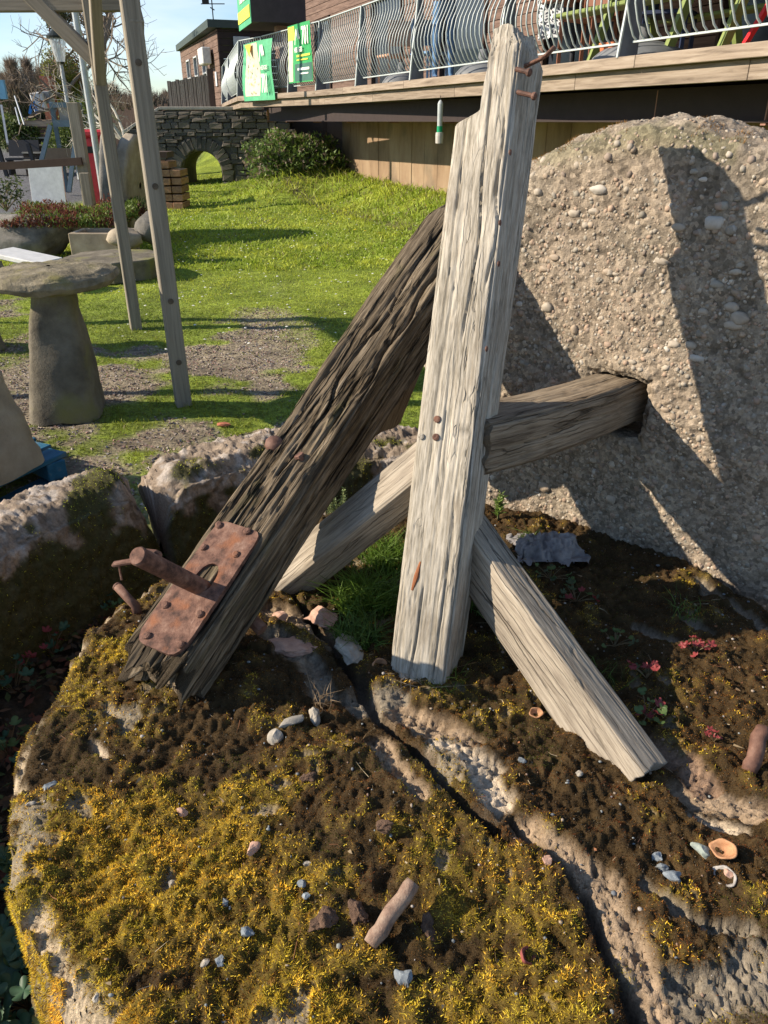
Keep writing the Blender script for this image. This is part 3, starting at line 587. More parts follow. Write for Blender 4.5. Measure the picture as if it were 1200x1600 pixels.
# ------------------------------------------------------------ trough ring stones and channel
def ringstone(a0, a1, r0, r1, ztop, seed, mossy, label):
    """curved kerb stone of the outer ring between two angles"""
    t = thing('trough_stone', (CX + (r0 + r1) / 2 * math.cos((a0 + a1) / 2), CY + (r0 + r1) / 2 * math.sin((a0 + a1) / 2), 0), label, 'stone', 'curved stones of the outer trough ring')
    nu = max(80, int((a1 - a0) * 240)); nv = 130
    U = np.linspace(0, 1, nu); per = np.linspace(0, 1, nv); UU, VV = np.meshgrid(U, per, indexing='ij')
    wd = r1 - r0; H = ztop - .02; tot = 2 * H + wd
    s = VV * tot; ra = r0 - .02 + np.where(s < H, .02 * s / H, np.where(s < H + wd, .02 + s - H, .02 + wd)); z = .02 + np.where(s < H, s, np.where(s < H + wd, H, H - (s - H - wd)))
    cor = np.minimum(np.abs(s - H), np.abs(s - H - wd)); z = z - .035 * np.exp(-(cor / .03) ** 2); ra = ra + .015 * np.exp(-((s - H) / .03) ** 2) - .015 * np.exp(-((s - H - wd) / .03) ** 2)
    endf = np.minimum(UU, 1 - UU) * (a1 - a0) * r0; z = z - .06 * np.exp(-(endf / .035) ** 2)
    ra = r0 + wd / 2 + (ra - r0 - wd / 2) * (1 - .12 * np.exp(-(endf / .03) ** 2))
    th = a0 + (a1 - a0) * UU + .02 * fbm(s * 4, seed + UU, 0, 2) * (np.exp(-(endf / .05) ** 2))
    x, y = CX + ra * np.cos(th), CY + ra * np.sin(th)
    n = fbm(x * 6, y * 6, z * 6, 4, seed); nf = fbm(x * 22, y * 22, z * 22, 4, seed + 1); nq = fbm(x * 70, y * 70, z * 70, 3, seed + 2); dd = .017 * n + .014 * (.4 - np.abs(nf)) + .009 * (.4 - np.abs(nq)) + .004 * fbm(x * 160, y * 160, z * 160, 2, 4)
    x0_, y0_ = x, y; inn = np.where(s < H, -1., np.where(s < H + wd, 0, 1.)); x = x + dd * inn * np.cos(th); y = y + dd * inn * np.sin(th); z = z + np.where(inn == 0, dd * 1.1, 0)
    stone = np.array((.27, .21, .155)) * (1 + .35 * nf + .2 * n + .3 * nq)[..., None]; lich = sm(.25, .4, fbm(x * 30, y * 30, z * 30, 2, 9))[..., None]; stone = stone + (np.array((.55, .5, .45)) - stone) * lich * .5
    mm = sm(-.25, .12, fbm(x * 8, y * 8, z * 8, 3, seed + 3) + mossy + .8 * sm(.42, .30, z) - .4 * sm(.42, .47, z)); c = stone + (np.array((.05, .05, .012)) - stone) * (mm * .92)[..., None]
    P = np.stack([x, y, z], -1)
    F = [gridF(nu, nv)]; base = nu * nv; ex = []
    for e in (0, nu - 1):   # close the ends
        ctr = P[e].mean(0); k = base + len(ex); ex.append(ctr); idx = np.arange(nv - 1) + e * nv
        f = np.stack([idx, idx + 1, np.full(nv - 1, k)], -1); F.append(f if e else f[:, ::-1])
    Pf = np.concatenate([P.reshape(-1, 3), np.array(ex)]); cf = np.concatenate([c.reshape(-1, 3), np.array([[.2, .15, .12]] * 2)])
    mk('stone', Pf, F, vcol('ring_mat', rough=.95, bump=1, bscale=160, bd=.006, var=.35, vscale=120), t, True, np.clip(cf, .01, .9))
    # moss on it
    gu = np.gradient(P, axis=0); gv = np.gradient(P, axis=1); nn = np.cross(gu, gv); ar = np.linalg.norm(nn, axis=-1); nn /= ar[..., None] + 1e-12; nn = -nn if nn[nu // 2, nv // 2, 2] < 0 else nn
    wg = (ar * mm * (VV < .8)).ravel(); wg /= wg.sum(); n_ = int(26000 * (a1 - a0)); idx = RNG.choice(len(wg), n_, p=wg)
    p = P.reshape(-1, 3)[idx] + RNG.normal(size=(n_, 3)) * .003; n3 = nn.reshape(-1, 3)[idx]; z0 = np.zeros(n_)
    yl = np.clip(.15 + .7 * sm(.40, .5, p[:, 2]) + .2 * RNG.normal(size=n_), 0, 1) * .8
    q = fbm(p[:, 0] * 9, p[:, 1] * 9, 0, 3, 5)
    Vb, Fb, Kb = moss_blades(p[:, 0], p[:, 1], p[:, 2], n3, (q, q * 0, q, z0, z0, z0, z0, z0, yl))
    Kb = Kb * np.array((.85, 1.25, .9))
    tag(mk('moss', Vb, Fb, MATS['moss_mat'], t, False, Kb), kind='stuff')
def ang(px, py, z=.5): p = atz(px, py, z); return math.atan2(p.y - CY, p.x - CX)
def build_trough():
    aA1, aB0, aB1 = ang(243, 800, .45), ang(247, 800, .45), ang(505, 720, .45)
    segs = [(ang(243, 790, .45), ang(-260, 900, .45) if False else R(200), 1.26, 1.50, .52, .05, 'pale lichened ring stone with a yellow mossy top nearest the blue pallet'),
            (aB1 + .02, ang(252, 780, .45) - .02, 1.22, 1.46, .53, -.05, 'rough ring stone partly behind the plated dark beam'),
            (R(66), aB1 - .02, 1.22, 1.48, .50, -.25, 'pinkish ring stone lying behind the left brace, orange moss on its top'),
            (R(30), R(64), 1.36, 1.6, .46, .1, 'weathered ring stone hidden behind the big wheel'),
            (R(202), R(240), 1.26, 1.5, .5, .1, 'mossy ring stone beside the near left edge of the bed')]
    for k, (a0, a1, r0, r1, zt, ms, lb) in enumerate(segs): ringstone(a0, a1, r0, r1, zt, 40 + k * 3, ms, lb)
    # channel floor
    nr, na = 60, 360; rr, aa = np.meshgrid(np.linspace(.78, 1.30, nr), np.linspace(0, 2 * math.pi, na), indexing='ij')
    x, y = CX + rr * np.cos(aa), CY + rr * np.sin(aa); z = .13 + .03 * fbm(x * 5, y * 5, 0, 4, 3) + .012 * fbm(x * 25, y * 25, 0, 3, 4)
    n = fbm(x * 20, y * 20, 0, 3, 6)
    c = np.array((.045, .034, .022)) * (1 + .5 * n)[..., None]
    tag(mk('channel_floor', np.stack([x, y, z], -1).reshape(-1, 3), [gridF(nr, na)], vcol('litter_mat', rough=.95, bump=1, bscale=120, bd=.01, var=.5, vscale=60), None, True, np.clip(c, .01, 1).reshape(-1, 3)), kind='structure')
    # dead leaf litter
    n = 5200; a = RNG.uniform(R(80), R(290), n); q = RNG.uniform(.84, 1.26, n); xx, yy = CX + q * np.cos(a), CY + q * np.sin(a)
    zz = .145 + .03 * fbm(xx * 5, yy * 5, 0, 4, 3) + RNG.uniform(0, .02, n); L_ = RNG.uniform(.006, .022, n)[:, None]; d = RNG.normal(size=(n, 3)); d[:, 2] *= .35; d /= np.linalg.norm(d, axis=1)[:, None]
    s = np.cross(d, np.array((0, 0, 1.)) + RNG.normal(size=(n, 3)) * .4); s /= np.linalg.norm(s, axis=1)[:, None]; p = np.stack([xx, yy, zz], -1)
    V = np.stack([p - d * L_, p + s * L_ * .5, p + d * L_, p - s * L_ * .5], 1).reshape(-1, 3); F = np.arange(4 * n).reshape(n, 4)
    cc = np.array([(.10, .065, .035), (.16, .09, .05), (.06, .045, .03), (.13, .05, .03), (.07, .09, .03)])[RNG.integers(0, 5, n)]
    tag(mk('leaf_litter', V, [F], vcol('leaf_dry_mat', rough=.8, trans=.15), None, False, np.repeat(cc, 4, 0)), 'dead brown leaf litter lying in the shaded trough', 'leaves', kind='stuff')

# ------------------------------------------------------------ woods and irons
def woods():
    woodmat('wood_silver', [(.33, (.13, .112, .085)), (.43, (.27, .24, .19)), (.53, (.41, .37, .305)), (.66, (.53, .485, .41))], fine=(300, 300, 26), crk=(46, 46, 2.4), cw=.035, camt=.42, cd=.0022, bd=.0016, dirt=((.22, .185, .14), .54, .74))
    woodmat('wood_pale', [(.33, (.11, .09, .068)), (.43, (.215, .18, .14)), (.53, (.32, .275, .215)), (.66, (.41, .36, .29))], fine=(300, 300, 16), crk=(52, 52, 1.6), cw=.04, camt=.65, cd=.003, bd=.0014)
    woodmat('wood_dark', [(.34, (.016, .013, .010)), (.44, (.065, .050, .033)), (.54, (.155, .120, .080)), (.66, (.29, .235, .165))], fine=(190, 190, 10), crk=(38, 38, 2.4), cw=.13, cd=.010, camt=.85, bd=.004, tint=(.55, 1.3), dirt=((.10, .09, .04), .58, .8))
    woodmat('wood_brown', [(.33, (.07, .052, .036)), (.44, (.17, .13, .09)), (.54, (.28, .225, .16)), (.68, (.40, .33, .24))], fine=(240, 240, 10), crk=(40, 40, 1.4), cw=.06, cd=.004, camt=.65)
    surf('wood_post', [(.3, (.15, .13, .10)), (.5, (.25, .22, .17)), (.72, (.34, .30, .24))], scale=2.5, stretch=(18, 18, .7), detail=9, bump=.5, bscale=6, bd=.003, rough=.88, spec=.2, dist=.5)
    surf('wood_deck', [(.3, (.13, .10, .075)), (.5, (.26, .205, .155)), (.7, (.35, .29, .23))], scale=2.5, stretch=(14, 14, .8), detail=9, bump=.4, bscale=5, bd=.003, rough=.85, spec=.2, dist=.5, randhue=.12)
    surf('rust', [(.36, (.05, .026, .019)), (.47, (.125, .062, .043)), (.56, (.185, .098, .068)), (.70, (.27, .17, .125))], scale=34, detail=12, bump=1, bscale=160, bd=.0022, rough=.8, coord='Object', spec=.3, spots=((.24, .095, .045), .55, .70), spscale=90)
    surf('rust_dark', [(.3, (.05, .028, .022)), (.5, (.13, .065, .045)), (.7, (.21, .12, .085))], scale=40, detail=10, bump=.6, bscale=200, bd=.0015, rough=.7, coord='Object')
def grain(depth, seed, f1=55, f2=2.2, fine=.0012, cracks=(), soft=1.0):
    def d(lx, ly, ls, ux, uy, S):
        n = fbm(lx * f1 + seed, ly * f1, ls * f2, 4, seed); g = -depth * sm(-.30 + .32 * (soft < 1), -.62, n) 
        rd = 1 - np.abs(fbm(lx * f1 * .6 + 3, ly * f1 * .6, ls * f2 * .6, 3, seed + 5)) * 2.2
        g = g - depth * .8 * sm(.86 - .14 * (soft < 1), .99, rd)
        g = g + fine * fbm(lx * 260, ly * 260, ls * 20, 3, seed + 2) + .002 * fbm(lx * 6, ly * 6, ls * 5, 2, seed + 9)
        for (fx, s0, s1, wd, dp, wob, fy) in cracks:
            c = fx + wob * fbm(ls * 5, ls * 0 + fx * 9, 0, 2, 3); co = ly if fy else lx; face = (ux * np.sign(fy) > .98) if fy else (uy > .98)
            g = g - dp * (.6 if soft == 1 else 1) * np.exp(-((co - c) / wd) ** 2) * sm(s0, s0 + .06, ls) * sm(s1, s1 - .06, ls) * face
        return g
    return d
def nail(mb, fr, s, u, v, r=.008, h=.005, tilt=0):
    p = onface(fr, s, u, v); ax = fr[2] + fr[1] * tilt
    mb.lathe([(r * .4, -.004), (r * .45, h * .3), (r, h * .35), (r * .95, h), (r * .55, h * 1.35)], p, 10, ax)

def build_timbers():
    # --- upright post
    B = Vector((.084, 1.255, .44)); T = Vector((.262, 1.80, 1.665))
    T = atY(791, 68, 1.83); B = B - (T - B).normalized() * .05
    PO = thing('leaning_post', (B.x, B.y, .5), 'tall silver-grey weathered oak post leaning back over the bed, notched at its top', 'post')
    W, H = .131, .122
    def prof(S, lx, ly):
        sh = sm(.868, .884, S)                      # notch: the left of the face is cut away
        lo = -W / 2 + sh * .058 + .022 * sm(.90, 1.0, S)
        lx2 = np.where(lx < 0, lx / (W / 2) * (-lo), lx)
        hi = 1 + .05 * np.sin(S * 9) * .3 - .25 * sm(.965, 1.0, S) - .10 * (1 - sm(0, .5, S)); lx2 = np.where(lx > 0, lx2 * hi, lx2)
        lx2 = lx2 * (1 - .03 * sm(.3, 0, S)); ly2 = ly * (1 - .12 * sm(.95, 1, S)) 
        return lx2, ly2
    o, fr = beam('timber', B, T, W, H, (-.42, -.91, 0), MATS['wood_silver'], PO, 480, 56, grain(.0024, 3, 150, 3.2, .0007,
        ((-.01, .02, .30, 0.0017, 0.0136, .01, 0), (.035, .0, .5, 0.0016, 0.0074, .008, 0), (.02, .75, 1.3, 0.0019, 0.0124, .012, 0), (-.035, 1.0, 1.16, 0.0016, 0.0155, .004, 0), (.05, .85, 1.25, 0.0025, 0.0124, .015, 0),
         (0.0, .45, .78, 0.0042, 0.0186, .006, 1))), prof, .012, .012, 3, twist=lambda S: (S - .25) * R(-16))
    PFR = fr; L_ = fr[4]
    mb = MB()
    for (px, py) in ((683, 655), (681, 682)):
        pass
    def face_pt(px, py, fr, v):
        A, x, y, z, Ln = fr; o = A + y * v; d = ray(px, py); cpos = Vector((0, 0, CAMZ)); t = (o - cpos).dot(y) / d.dot(y); q = cpos + d * t - A
        return q.dot(z), q.dot(x)
    for (px, py) in ((683, 655), (681, 683)):
        s, u = face_pt(px, py, fr, H / 2); m1 = MB(); nail(m1, fr, s, u, H / 2 - .002, .0075, .004); m1.build('nail', MATS['rust'], PO, label='reddish nail head')
    s, u = face_pt(658, 682, fr, H / 2); m1 = MB(); nail(m1, fr, s, u, H / 2 - .002, .0065, .003); m1.build('dowel', MATS['wood_silver'], PO)
    s, u = face_pt(651, 900, fr, H / 2); m1 = MB(); p = onface(fr, s, u, H / 2); m1.tube([p - fr[3] * .03 - fr[1] * .006, p + fr[2] * .001, p + fr[3] * .03 + fr[1] * .004], [.003, .006, .002], 8, flat=.6); m1.build('rust_streak', surf('rust_orange', [(.3, (.14, .05, .02)), (.7, (.30, .11, .045))], coord='Object', scale=40), PO)
    # bent spike and two bolts sticking out of the top right side
    p0 = atY(822, 103, 1.74); p1 = atY(845, 92, 1.72); p2 = atY(866, 74, 1.70); m1 = MB(); m1.tube([p0 - Vector((.05, -.02, 0)), p0, p1, (p1 + p2) / 2 + Vector((0, 0, -.002)), p2], [.008, .008, .0075, .007, .0075], 8, flat=.55); m1.build('bent_spike', MATS['rust'], PO, True)
    for (a, b) in (((806, 108), (826, 113)), ((808, 144), (834, 150))):
        m1 = MB(); q0 = atY(*a, 1.70); q1 = atY(*b, 1.68); m1.tube([q0, q1], .0045, 8); ax = (q1 - q0).normalized(); m1.lathe([(.006, -.003), (.0075, 0), (.0075, .003), (.005, .005)], q1, 10, ax); m1.build('bolt', MATS['rust_dark'], PO)
    for (px, py) in ((797, 238), (781, 348), (779, 412), (760, 545)):
        m1 = MB(); A, x, y, z, Ln = fr; d = ray(px, py); cp = Vector((0, 0, CAMZ)); oo = A + x * (W / 2 - .001); t = (oo - cp).dot(x) / d.dot(x); q = cp + d * t
        m1.lathe([(.0035, -.002), (.006, .000), (.005, .002), (.002, .0005)], q, 8, x); m1.build('nail', MATS['rust_dark'], PO)
    # --- right brace
    b0 = Vector((.150, 1.478, .724)); b1 = at_slab(954, 1162); b1 = b1 + (b1 - b0).normalized() * .075
    BR = thing('brace', (b1.x, b1.y, .5), 'pale square brace slanting down from the post towards the camera on its right', 'brace', 'braces propping the post')
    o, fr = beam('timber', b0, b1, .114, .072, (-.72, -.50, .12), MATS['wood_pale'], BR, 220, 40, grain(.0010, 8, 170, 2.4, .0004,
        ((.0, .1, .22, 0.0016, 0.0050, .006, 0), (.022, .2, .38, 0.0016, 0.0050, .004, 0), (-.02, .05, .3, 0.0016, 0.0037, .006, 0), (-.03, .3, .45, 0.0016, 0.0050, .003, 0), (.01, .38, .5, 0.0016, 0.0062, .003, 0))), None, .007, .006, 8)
    m1 = MB(); nail(m1, fr, .03, -.03, .037, .007, .003); m1.build('nail', MATS['rust'], BR)
    # --- left brace
    l0 = atY(678, 722, 1.50); l1 = at_slab(452, 925); l1 = l1 + Vector((-.02, 0, -.02))
    BL = thing('brace', (l1.x, l1.y, .5), 'pale brace slanting down left of the post, crossed by the dark beam shadow', 'brace', 'braces propping the post')
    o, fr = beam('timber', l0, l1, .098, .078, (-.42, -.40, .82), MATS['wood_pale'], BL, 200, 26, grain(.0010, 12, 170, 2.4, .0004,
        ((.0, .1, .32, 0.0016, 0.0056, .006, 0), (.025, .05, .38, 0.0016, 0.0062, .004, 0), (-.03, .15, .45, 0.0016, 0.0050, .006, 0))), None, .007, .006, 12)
    # --- dark plated beam
    A = Vector((-.425, 1.165, .555)); Bm = A + (Vector((.095, 2.05, 1.09)) - A) * 1.34; d = (Bm - A).normalized()
    DBm = thing('dark_beam', (A.x, A.y, .5), 'dark deeply fissured oak beam lying against the post, rusty iron plate on its lower end', 'beam')
    def prof2(S, lx, ly):
        tip = sm(.90, 1.0, S); lx2 = lx * (1 + .14 * sm(.3, .8, S)) * (1 - .25 * tip) + .012 * tip; ly2 = ly * (1 + .30 * sm(.2, .75, S)) * (1 - .3 * tip)
        return lx2, ly2
    W2, H2 = .158, .116
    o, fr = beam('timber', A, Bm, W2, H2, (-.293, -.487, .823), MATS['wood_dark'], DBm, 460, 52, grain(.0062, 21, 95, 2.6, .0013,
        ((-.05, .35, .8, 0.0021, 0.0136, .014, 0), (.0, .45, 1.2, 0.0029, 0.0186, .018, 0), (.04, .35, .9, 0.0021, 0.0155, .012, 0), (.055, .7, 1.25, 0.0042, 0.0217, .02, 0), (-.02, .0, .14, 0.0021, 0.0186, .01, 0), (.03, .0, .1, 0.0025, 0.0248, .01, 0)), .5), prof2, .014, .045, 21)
    z0 = H2 / 2 + .001
    def fpt(px, py, v=z0): return face_pt(px, py, fr, v)
    # plate: outline in face coordinates from the photo corners
    cs = [fpt(*q) for q in ((338, 812), (408, 834), (286, 1029), (214, 1008))]
    sT, sB = (cs[0][0] + cs[1][0]) / 2, (cs[2][0] + cs[3][0]) / 2; uL, uR = (cs[0][1] + cs[3][1]) / 2, (cs[1][1] + cs[2][1]) / 2
    hs, hu = fpt(322, 906); hr = .030
    def plate():
        NA, NR = 96, 12; out = []
        for k in range(NA):
            a = 2 * math.pi * k / NA; c, s_ = math.cos(a), math.sin(a)
            # boundary of the rounded plate hit from the hole centre
            best = 9
            for lim, cc in ((uR - hu, c), (hu - uL, -c), (sT - hs, s_), (hs - sB, -s_)):
                if cc > 1e-6: best = min(best, lim / cc)
            out.append((hu + c * best, hs + s_ * best))
        out = np.array(out); ang_ = 2 * math.pi * np.arange(NA) / NA
        hole = np.stack([hu + .021 * np.cos(ang_) * 1.15, hs + .036 * np.sin(ang_)], -1)
        # round the corners
        for _ in range(3): out = .5 * out + .25 * np.roll(out, 1, 0) + .25 * np.roll(out, -1, 0)
        V = []; th = .006
        rings = []
        for q in np.linspace(0, 1, NR): rings.append((hole * (1 - q) + out * q, 1, q))
        seq = [(hole, 0)] + [(r_, 1) for r_, _, _ in rings] + [(out, 0)]
        for pts, top in seq:
            wv = .0012 * fbm(pts[:, 0] * 30, pts[:, 1] * 30, 0, 2)
            for (u, s), wq in zip(pts, wv): V.append(onface(fr, s, u, z0 + (th if top else -.004) + wq))
        return np.array([tuple(v) for v in V]), gridF(len(seq), NA, True)
    V, F = plate(); mk('iron_plate', V, [F[:, ::-1]], MATS['rust'], DBm, False)
    for (px, py) in ((342, 821), (387, 831), (319, 856), (369, 867), (259, 946), (312, 960), (231, 994), (283, 1008)):
        s, u = fpt(px, py, z0 + .006); m1 = MB(); nail(m1, fr, s, u, z0 + .004, .0082, .0065, random.uniform(-.3, .3)); m1.build('nail', MATS['rust'], DBm)
    # crank pin through the plate
    pb = onface(fr, hs - .012, hu, z0 - .02); pt = atY(214, 868, pb.y - .135)
    m1 = MB(); dv = (pt - pb).normalized(); m1.tube([pb, pt - dv * .004, pt], [.0175, .0175, .0155], 20); m1.build('crank_pin', MATS['rust'], DBm, False)
    q = atY(238, 869, pb.y - .085); m1 = MB(); m1.bar(q - dv * .010, q + dv * .012, .034, .022, (0, .3, 1), bev=.005); m1.build('pin_key', MATS['rust'], DBm)
    q = atY(199, 881, pb.y - .10); m1 = MB(); m1.bar(atY(176, 882, pb.y - .10), atY(212, 876, pb.y - .10), .014, .007, (0, 0, 1), bev=.002); m1.build('cotter', MATS['rust'], DBm)
    m1 = MB(); m1.tube([atY(185, 880, pb.y - .10), atY(190, 906, pb.y - .10)], .0022, 6); m1.build('split_pin', MATS['rust'], DBm)
    s, u = fpt(427, 692, z0 + .0); m1 = MB(); p = onface(fr, s, u, z0 - .006); m1.lathe([(.019, -.004), (.022, .003), (.019, .010), (.010, .015), (.002, .017)], p, 9, fr[2] + fr[1] * .2); m1.build('bolt_head', MATS['rust_dark'], DBm, True)
    s, u = fpt(470, 716); m1 = MB(); p = onface(fr, s, u, z0 - .004); m1.lathe([(.006, -.01), (.007, .008), (.012, .008), (.011, .013)], p, 8, fr[2] + fr[3] * .2 - fr[1] * .4); m1.build('nail', MATS['rust'], DBm)
    # branch stub under the upper end
    s0 = onface(fr, .98, .03, -.03); s1 = atY(592, 655, 2.08)
    o, f3 = beam('side_strut', s0, s1, .085, .11, (-.6, -.7, .2), MATS['wood_brown'], DBm, 120, 18, grain(.002, 31, 110, 2, .0007), None, .014, .01, 31)
    m1 = MB(); m1.tube([atY(384, 958, 1.33), atY(410, 985, 1.30)], .014, 10); m1.build('pin_end', MATS['rust_dark'], DBm)
    # --- axle beam into the wheel
    WC = Vector((.592, 1.876, .85)); n_in = Vector((-.656, -.755, 0))
    ax0 = WC - n_in * .16 + Vector((0, 0, .012)); ax1 = Vector((.165, 1.485, .905))
    AX = thing('axle_beam', tuple((ax0 + ax1) / 2), 'short bowed brown axle timber running from the back of the post into the square hole of the wheel', 'beam')
    def prof3(S, lx, ly): return lx * (1 - .1 * S), ly * (1 + .0 * S)
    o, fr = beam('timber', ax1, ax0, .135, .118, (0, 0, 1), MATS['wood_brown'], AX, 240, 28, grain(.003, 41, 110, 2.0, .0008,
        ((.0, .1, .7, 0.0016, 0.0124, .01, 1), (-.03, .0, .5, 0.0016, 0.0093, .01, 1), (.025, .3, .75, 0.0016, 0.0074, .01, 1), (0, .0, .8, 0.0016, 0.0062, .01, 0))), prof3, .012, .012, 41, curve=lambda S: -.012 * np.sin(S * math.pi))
    return WC, n_in

# ------------------------------------------------------------ the runner wheel
def build_wheel(WC, n_in):
    t_h = Vector((-n_in.y, n_in.x, 0)).normalized(); up = Vector((0, 0, 1)); nin = n_in.normalized()
    TILT = .035; nin = (nin + up * TILT).normalized(); up = (up - nin * up.dot(nin)).normalized(); t_h = up.cross(nin)
    WH = thing('millstone_wheel', (WC.x, WC.y, .2), 'huge upright runner wheel of pebbly conglomerate stone with a square hole through its middle', 'millstone')
    NA = 640; al = 2 * math.pi * np.arange(NA) / NA; ca, sa = np.cos(al), np.sin(al)
    Rf, Ro, TH = .585, .655, .30; hw, hh = .084, .083
    sq = 1 / np.maximum(np.abs(ca) / hw, np.abs(sa) / hh); sqr = sq * (1 - .06 * (np.abs(ca * sa) * 2) ** 6)
    rings = []
    for q in np.linspace(0, 1, 12): rings.append((sqr * (.96 + .04 * q) , -.20 * (1 - q) - .004))
    for q in np.linspace(0, 1, 130)[1:]: rings.append((sqr * (1 - q) + Rf * q, .010 * np.exp(-((q - .0) / .02) ** 2) * -1 + 0 * al))
    for q in np.linspace(0, 1, 26)[1:]:
        a = q * math.pi / 2; rings.append((Rf + (Ro - Rf) * np.sin(a) + 0 * al, -.085 * (1 - np.cos(a)) + 0 * al))
    for q in np.linspace(0, 1, 28)[1:]: rings.append((Ro + .008 * np.sin(q * math.pi) + 0 * al, -.085 - (TH - .12) * q + 0 * al))
    for q in np.linspace(0, 1, 8)[1:]: rings.append((Ro - .035 * q + 0 * al, -(TH - .035) - .035 * q ** .6 + 0 * al))
    rings.append((.09 + 0 * al, -TH + 0 * al))
    Rr = np.array([r + 0 * al for r, _ in rings]); Z = np.array([z + 0 * al for _, z in rings]); X = Rr * ca; Y = Rr * sa
    P0 = np.stack([X, Y, Z], -1); gu = np.gradient(P0, axis=0); gv = np.roll(P0, -1, 1) - np.roll(P0, 1, 1); nn = np.cross(gu, gv); nn /= np.linalg.norm(nn, axis=-1)[..., None] + 1e-12
    if nn[60, 10, 2] < 0: nn = -nn
    pit = fbm(X * 45, Y * 45, Z * 45, 4, 8); big = fbm(X * 5, Y * 5, Z * 5, 3, 9); med = fbm(X * 16, Y * 16, Z * 16, 3, 10)
    wl = worley(X * 70 + 3, Y * 70 + Z * 40, 3)
    d = .006 * big + .003 * med + .0038 * pit + .0040 * (.6 - wl) * (wl < .6)
    oth = sm(.60, .64, Rr); d = d + .006 * med * oth
    P = P0 + nn * d[..., None]
    M = np.array([t_h, up, nin]); PW = P @ M + np.array(WC)
    c = np.array((.265, .22, .165)) * (1 + .22 * med + .18 * pit + .12 * big)[..., None]
    pk = sm(.1, .5, fbm(X * 3, Y * 3, Z, 3, 14))[..., None]; c = c + (np.array((.35, .27, .20)) - c) * pk * .3
    topm = sm(.5, .8, PW[..., 2] - .75)[..., None] * sm(.25, .5, fbm(X * 7, Y * 7, Z * 9, 3, 15))[..., None] * sm(.56, .62, Rr)[..., None]
    c = c + (np.array((.16, .15, .08)) - c) * topm * .8
    mk('stone', PW.reshape(-1, 3), [gridF(len(rings), NA, True)], vcol('wheel_mat', rough=.93, bump=1, bscale=150, bd=.006, var=.32, vscale=110, vor=(95, .38)), WH, True, np.clip(c, .02, .8).reshape(-1, 3))
    # pebbles
    pal = np.array([(.33, .26, .19), (.36, .31, .245), (.33, .24, .175), (.29, .26, .21), (.46, .42, .36), (.24, .19, .15), (.33, .29, .235)])
    Vi, Fi = ICO[1]; n = 8500; a = RNG.uniform(0, 2 * math.pi, n); r = np.sqrt(RNG.uniform(.12 ** 2, .585 ** 2, n)); ri = np.clip(((r - .1) / (Rf - .1) * 118 + 12).astype(int), 13, 138)
    # spread some over the rim
    rim = RNG.random(n) < .32; ri = np.where(rim, RNG.integers(138, 190, n), ri); ai = (a / (2 * math.pi) * NA).astype(int) % NA
    keep = (np.maximum(np.abs(X[ri, ai]) - hw, np.abs(Y[ri, ai]) - hh) > .02); ri, ai = ri[keep], ai[keep]; n = len(ri)
    sz = .0028 + .0030 * RNG.random(n) + .006 * RNG.random(n) ** 5
    q = RNG.normal(size=(n, 3, 3)); q, _ = np.linalg.qr(q); sh = RNG.uniform(.6, 1.25, (n, 1, 3))
    Vp = ((Vi[None] * sh) @ q) * sz[:, None, None]; nrm = nn[ri, ai]; fl = (Vp * nrm[:, None]).sum(-1)[..., None] * nrm[:, None]; Vp = Vp - fl * .35
    Vp = Vp + (P[ri, ai] - nrm * sz[:, None] * .22)[:, None]; Vp = Vp.reshape(-1, 3) @ M + np.array(WC)
    kc = pal[RNG.choice(7, n, p=(.2, .17, .17, .2, .03, .13, .1))] * RNG.uniform(.75, 1.2, (n, 1))
    tag(mk('small_pebbles', Vp, [(np.arange(n)[:, None, None] * len(Vi) + Fi[None]).reshape(-1, 3)], vcol('pebble_mat', rough=.7, var=.15, vscale=90), WH, True, np.repeat(kc, len(Vi), 0)), kind='stuff')
    V2, F2 = ICO[3]
    big_ = [(935, 296, 20, 15, 4), (949, 425, 14, 12, 0), (868, 402, 14, 10, 0), (952, 426, 9, 10, 1), (1032, 408, 18, 11, 1), (896, 333, 14, 12, 1), (1028, 188, 9, 7, 4), (1117, 349, 22, 22, 4), (1126, 323, 14, 13, 2), (1089, 560, 18, 11, 4), (1143, 480, 18, 16, 1),
            (1156, 497, 20, 22, 1), (1146, 508, 22, 14, 1), (855, 480, 14, 16, 1), (840, 485, 10, 7, 0), (926, 330, 12, 10, 1), (851, 761, 14, 15, 0), (956, 780, 11, 13, 1), (897, 515, 8, 14, 0), (951, 538, 9, 8, 2), (1052, 538, 13, 11, 1), (1078, 540, 13, 12, 1), (962, 428, 8, 6, 1), (812, 475, 8, 8, 4),
            (915, 352, 9, 9, 1), (1099, 487, 11, 11, 1), (1062, 355, 16, 13, 1), (1085, 268, 11, 9, 3), (1098, 280, 10, 8, 4), (1036, 410, 9, 6, 1), (850, 420, 12, 10, 0), (1150, 425, 12, 10, 1), (1120, 445, 14, 12, 3), (990, 565, 9, 7, 1), (842, 300, 9, 12, 1), (1040, 640, 10, 8, 0), (1070, 690, 9, 9, 1)]
    for k, (px, py, w_, h_, ci) in enumerate(big_):
        dd = ray(px, py); cp = Vector((0, 0, CAMZ)); tt = (WC - cp).dot(nin) / dd.dot(nin); p = cp + dd * tt; q = p - WC; lx, ly = q.dot(t_h), q.dot(up); rr = math.hypot(lx, ly); off = 0
        if rr > Rf: off = -.085 * (1 - math.cos(min(1, (rr - Rf) / (Ro - Rf)) * math.pi / 2)) * 1.2
        rI = 12 + int(np.clip((rr - .09) / (Rf - .09), 0, 1) * 128); aI = int((math.atan2(ly, lx) % (2 * math.pi)) / (2 * math.pi) * NA) % NA
        off += float(d[min(rI, 140), aI]); sc = tt / FPX; sx, sy = w_ / 2 * sc * 1.45, h_ / 2 * sc
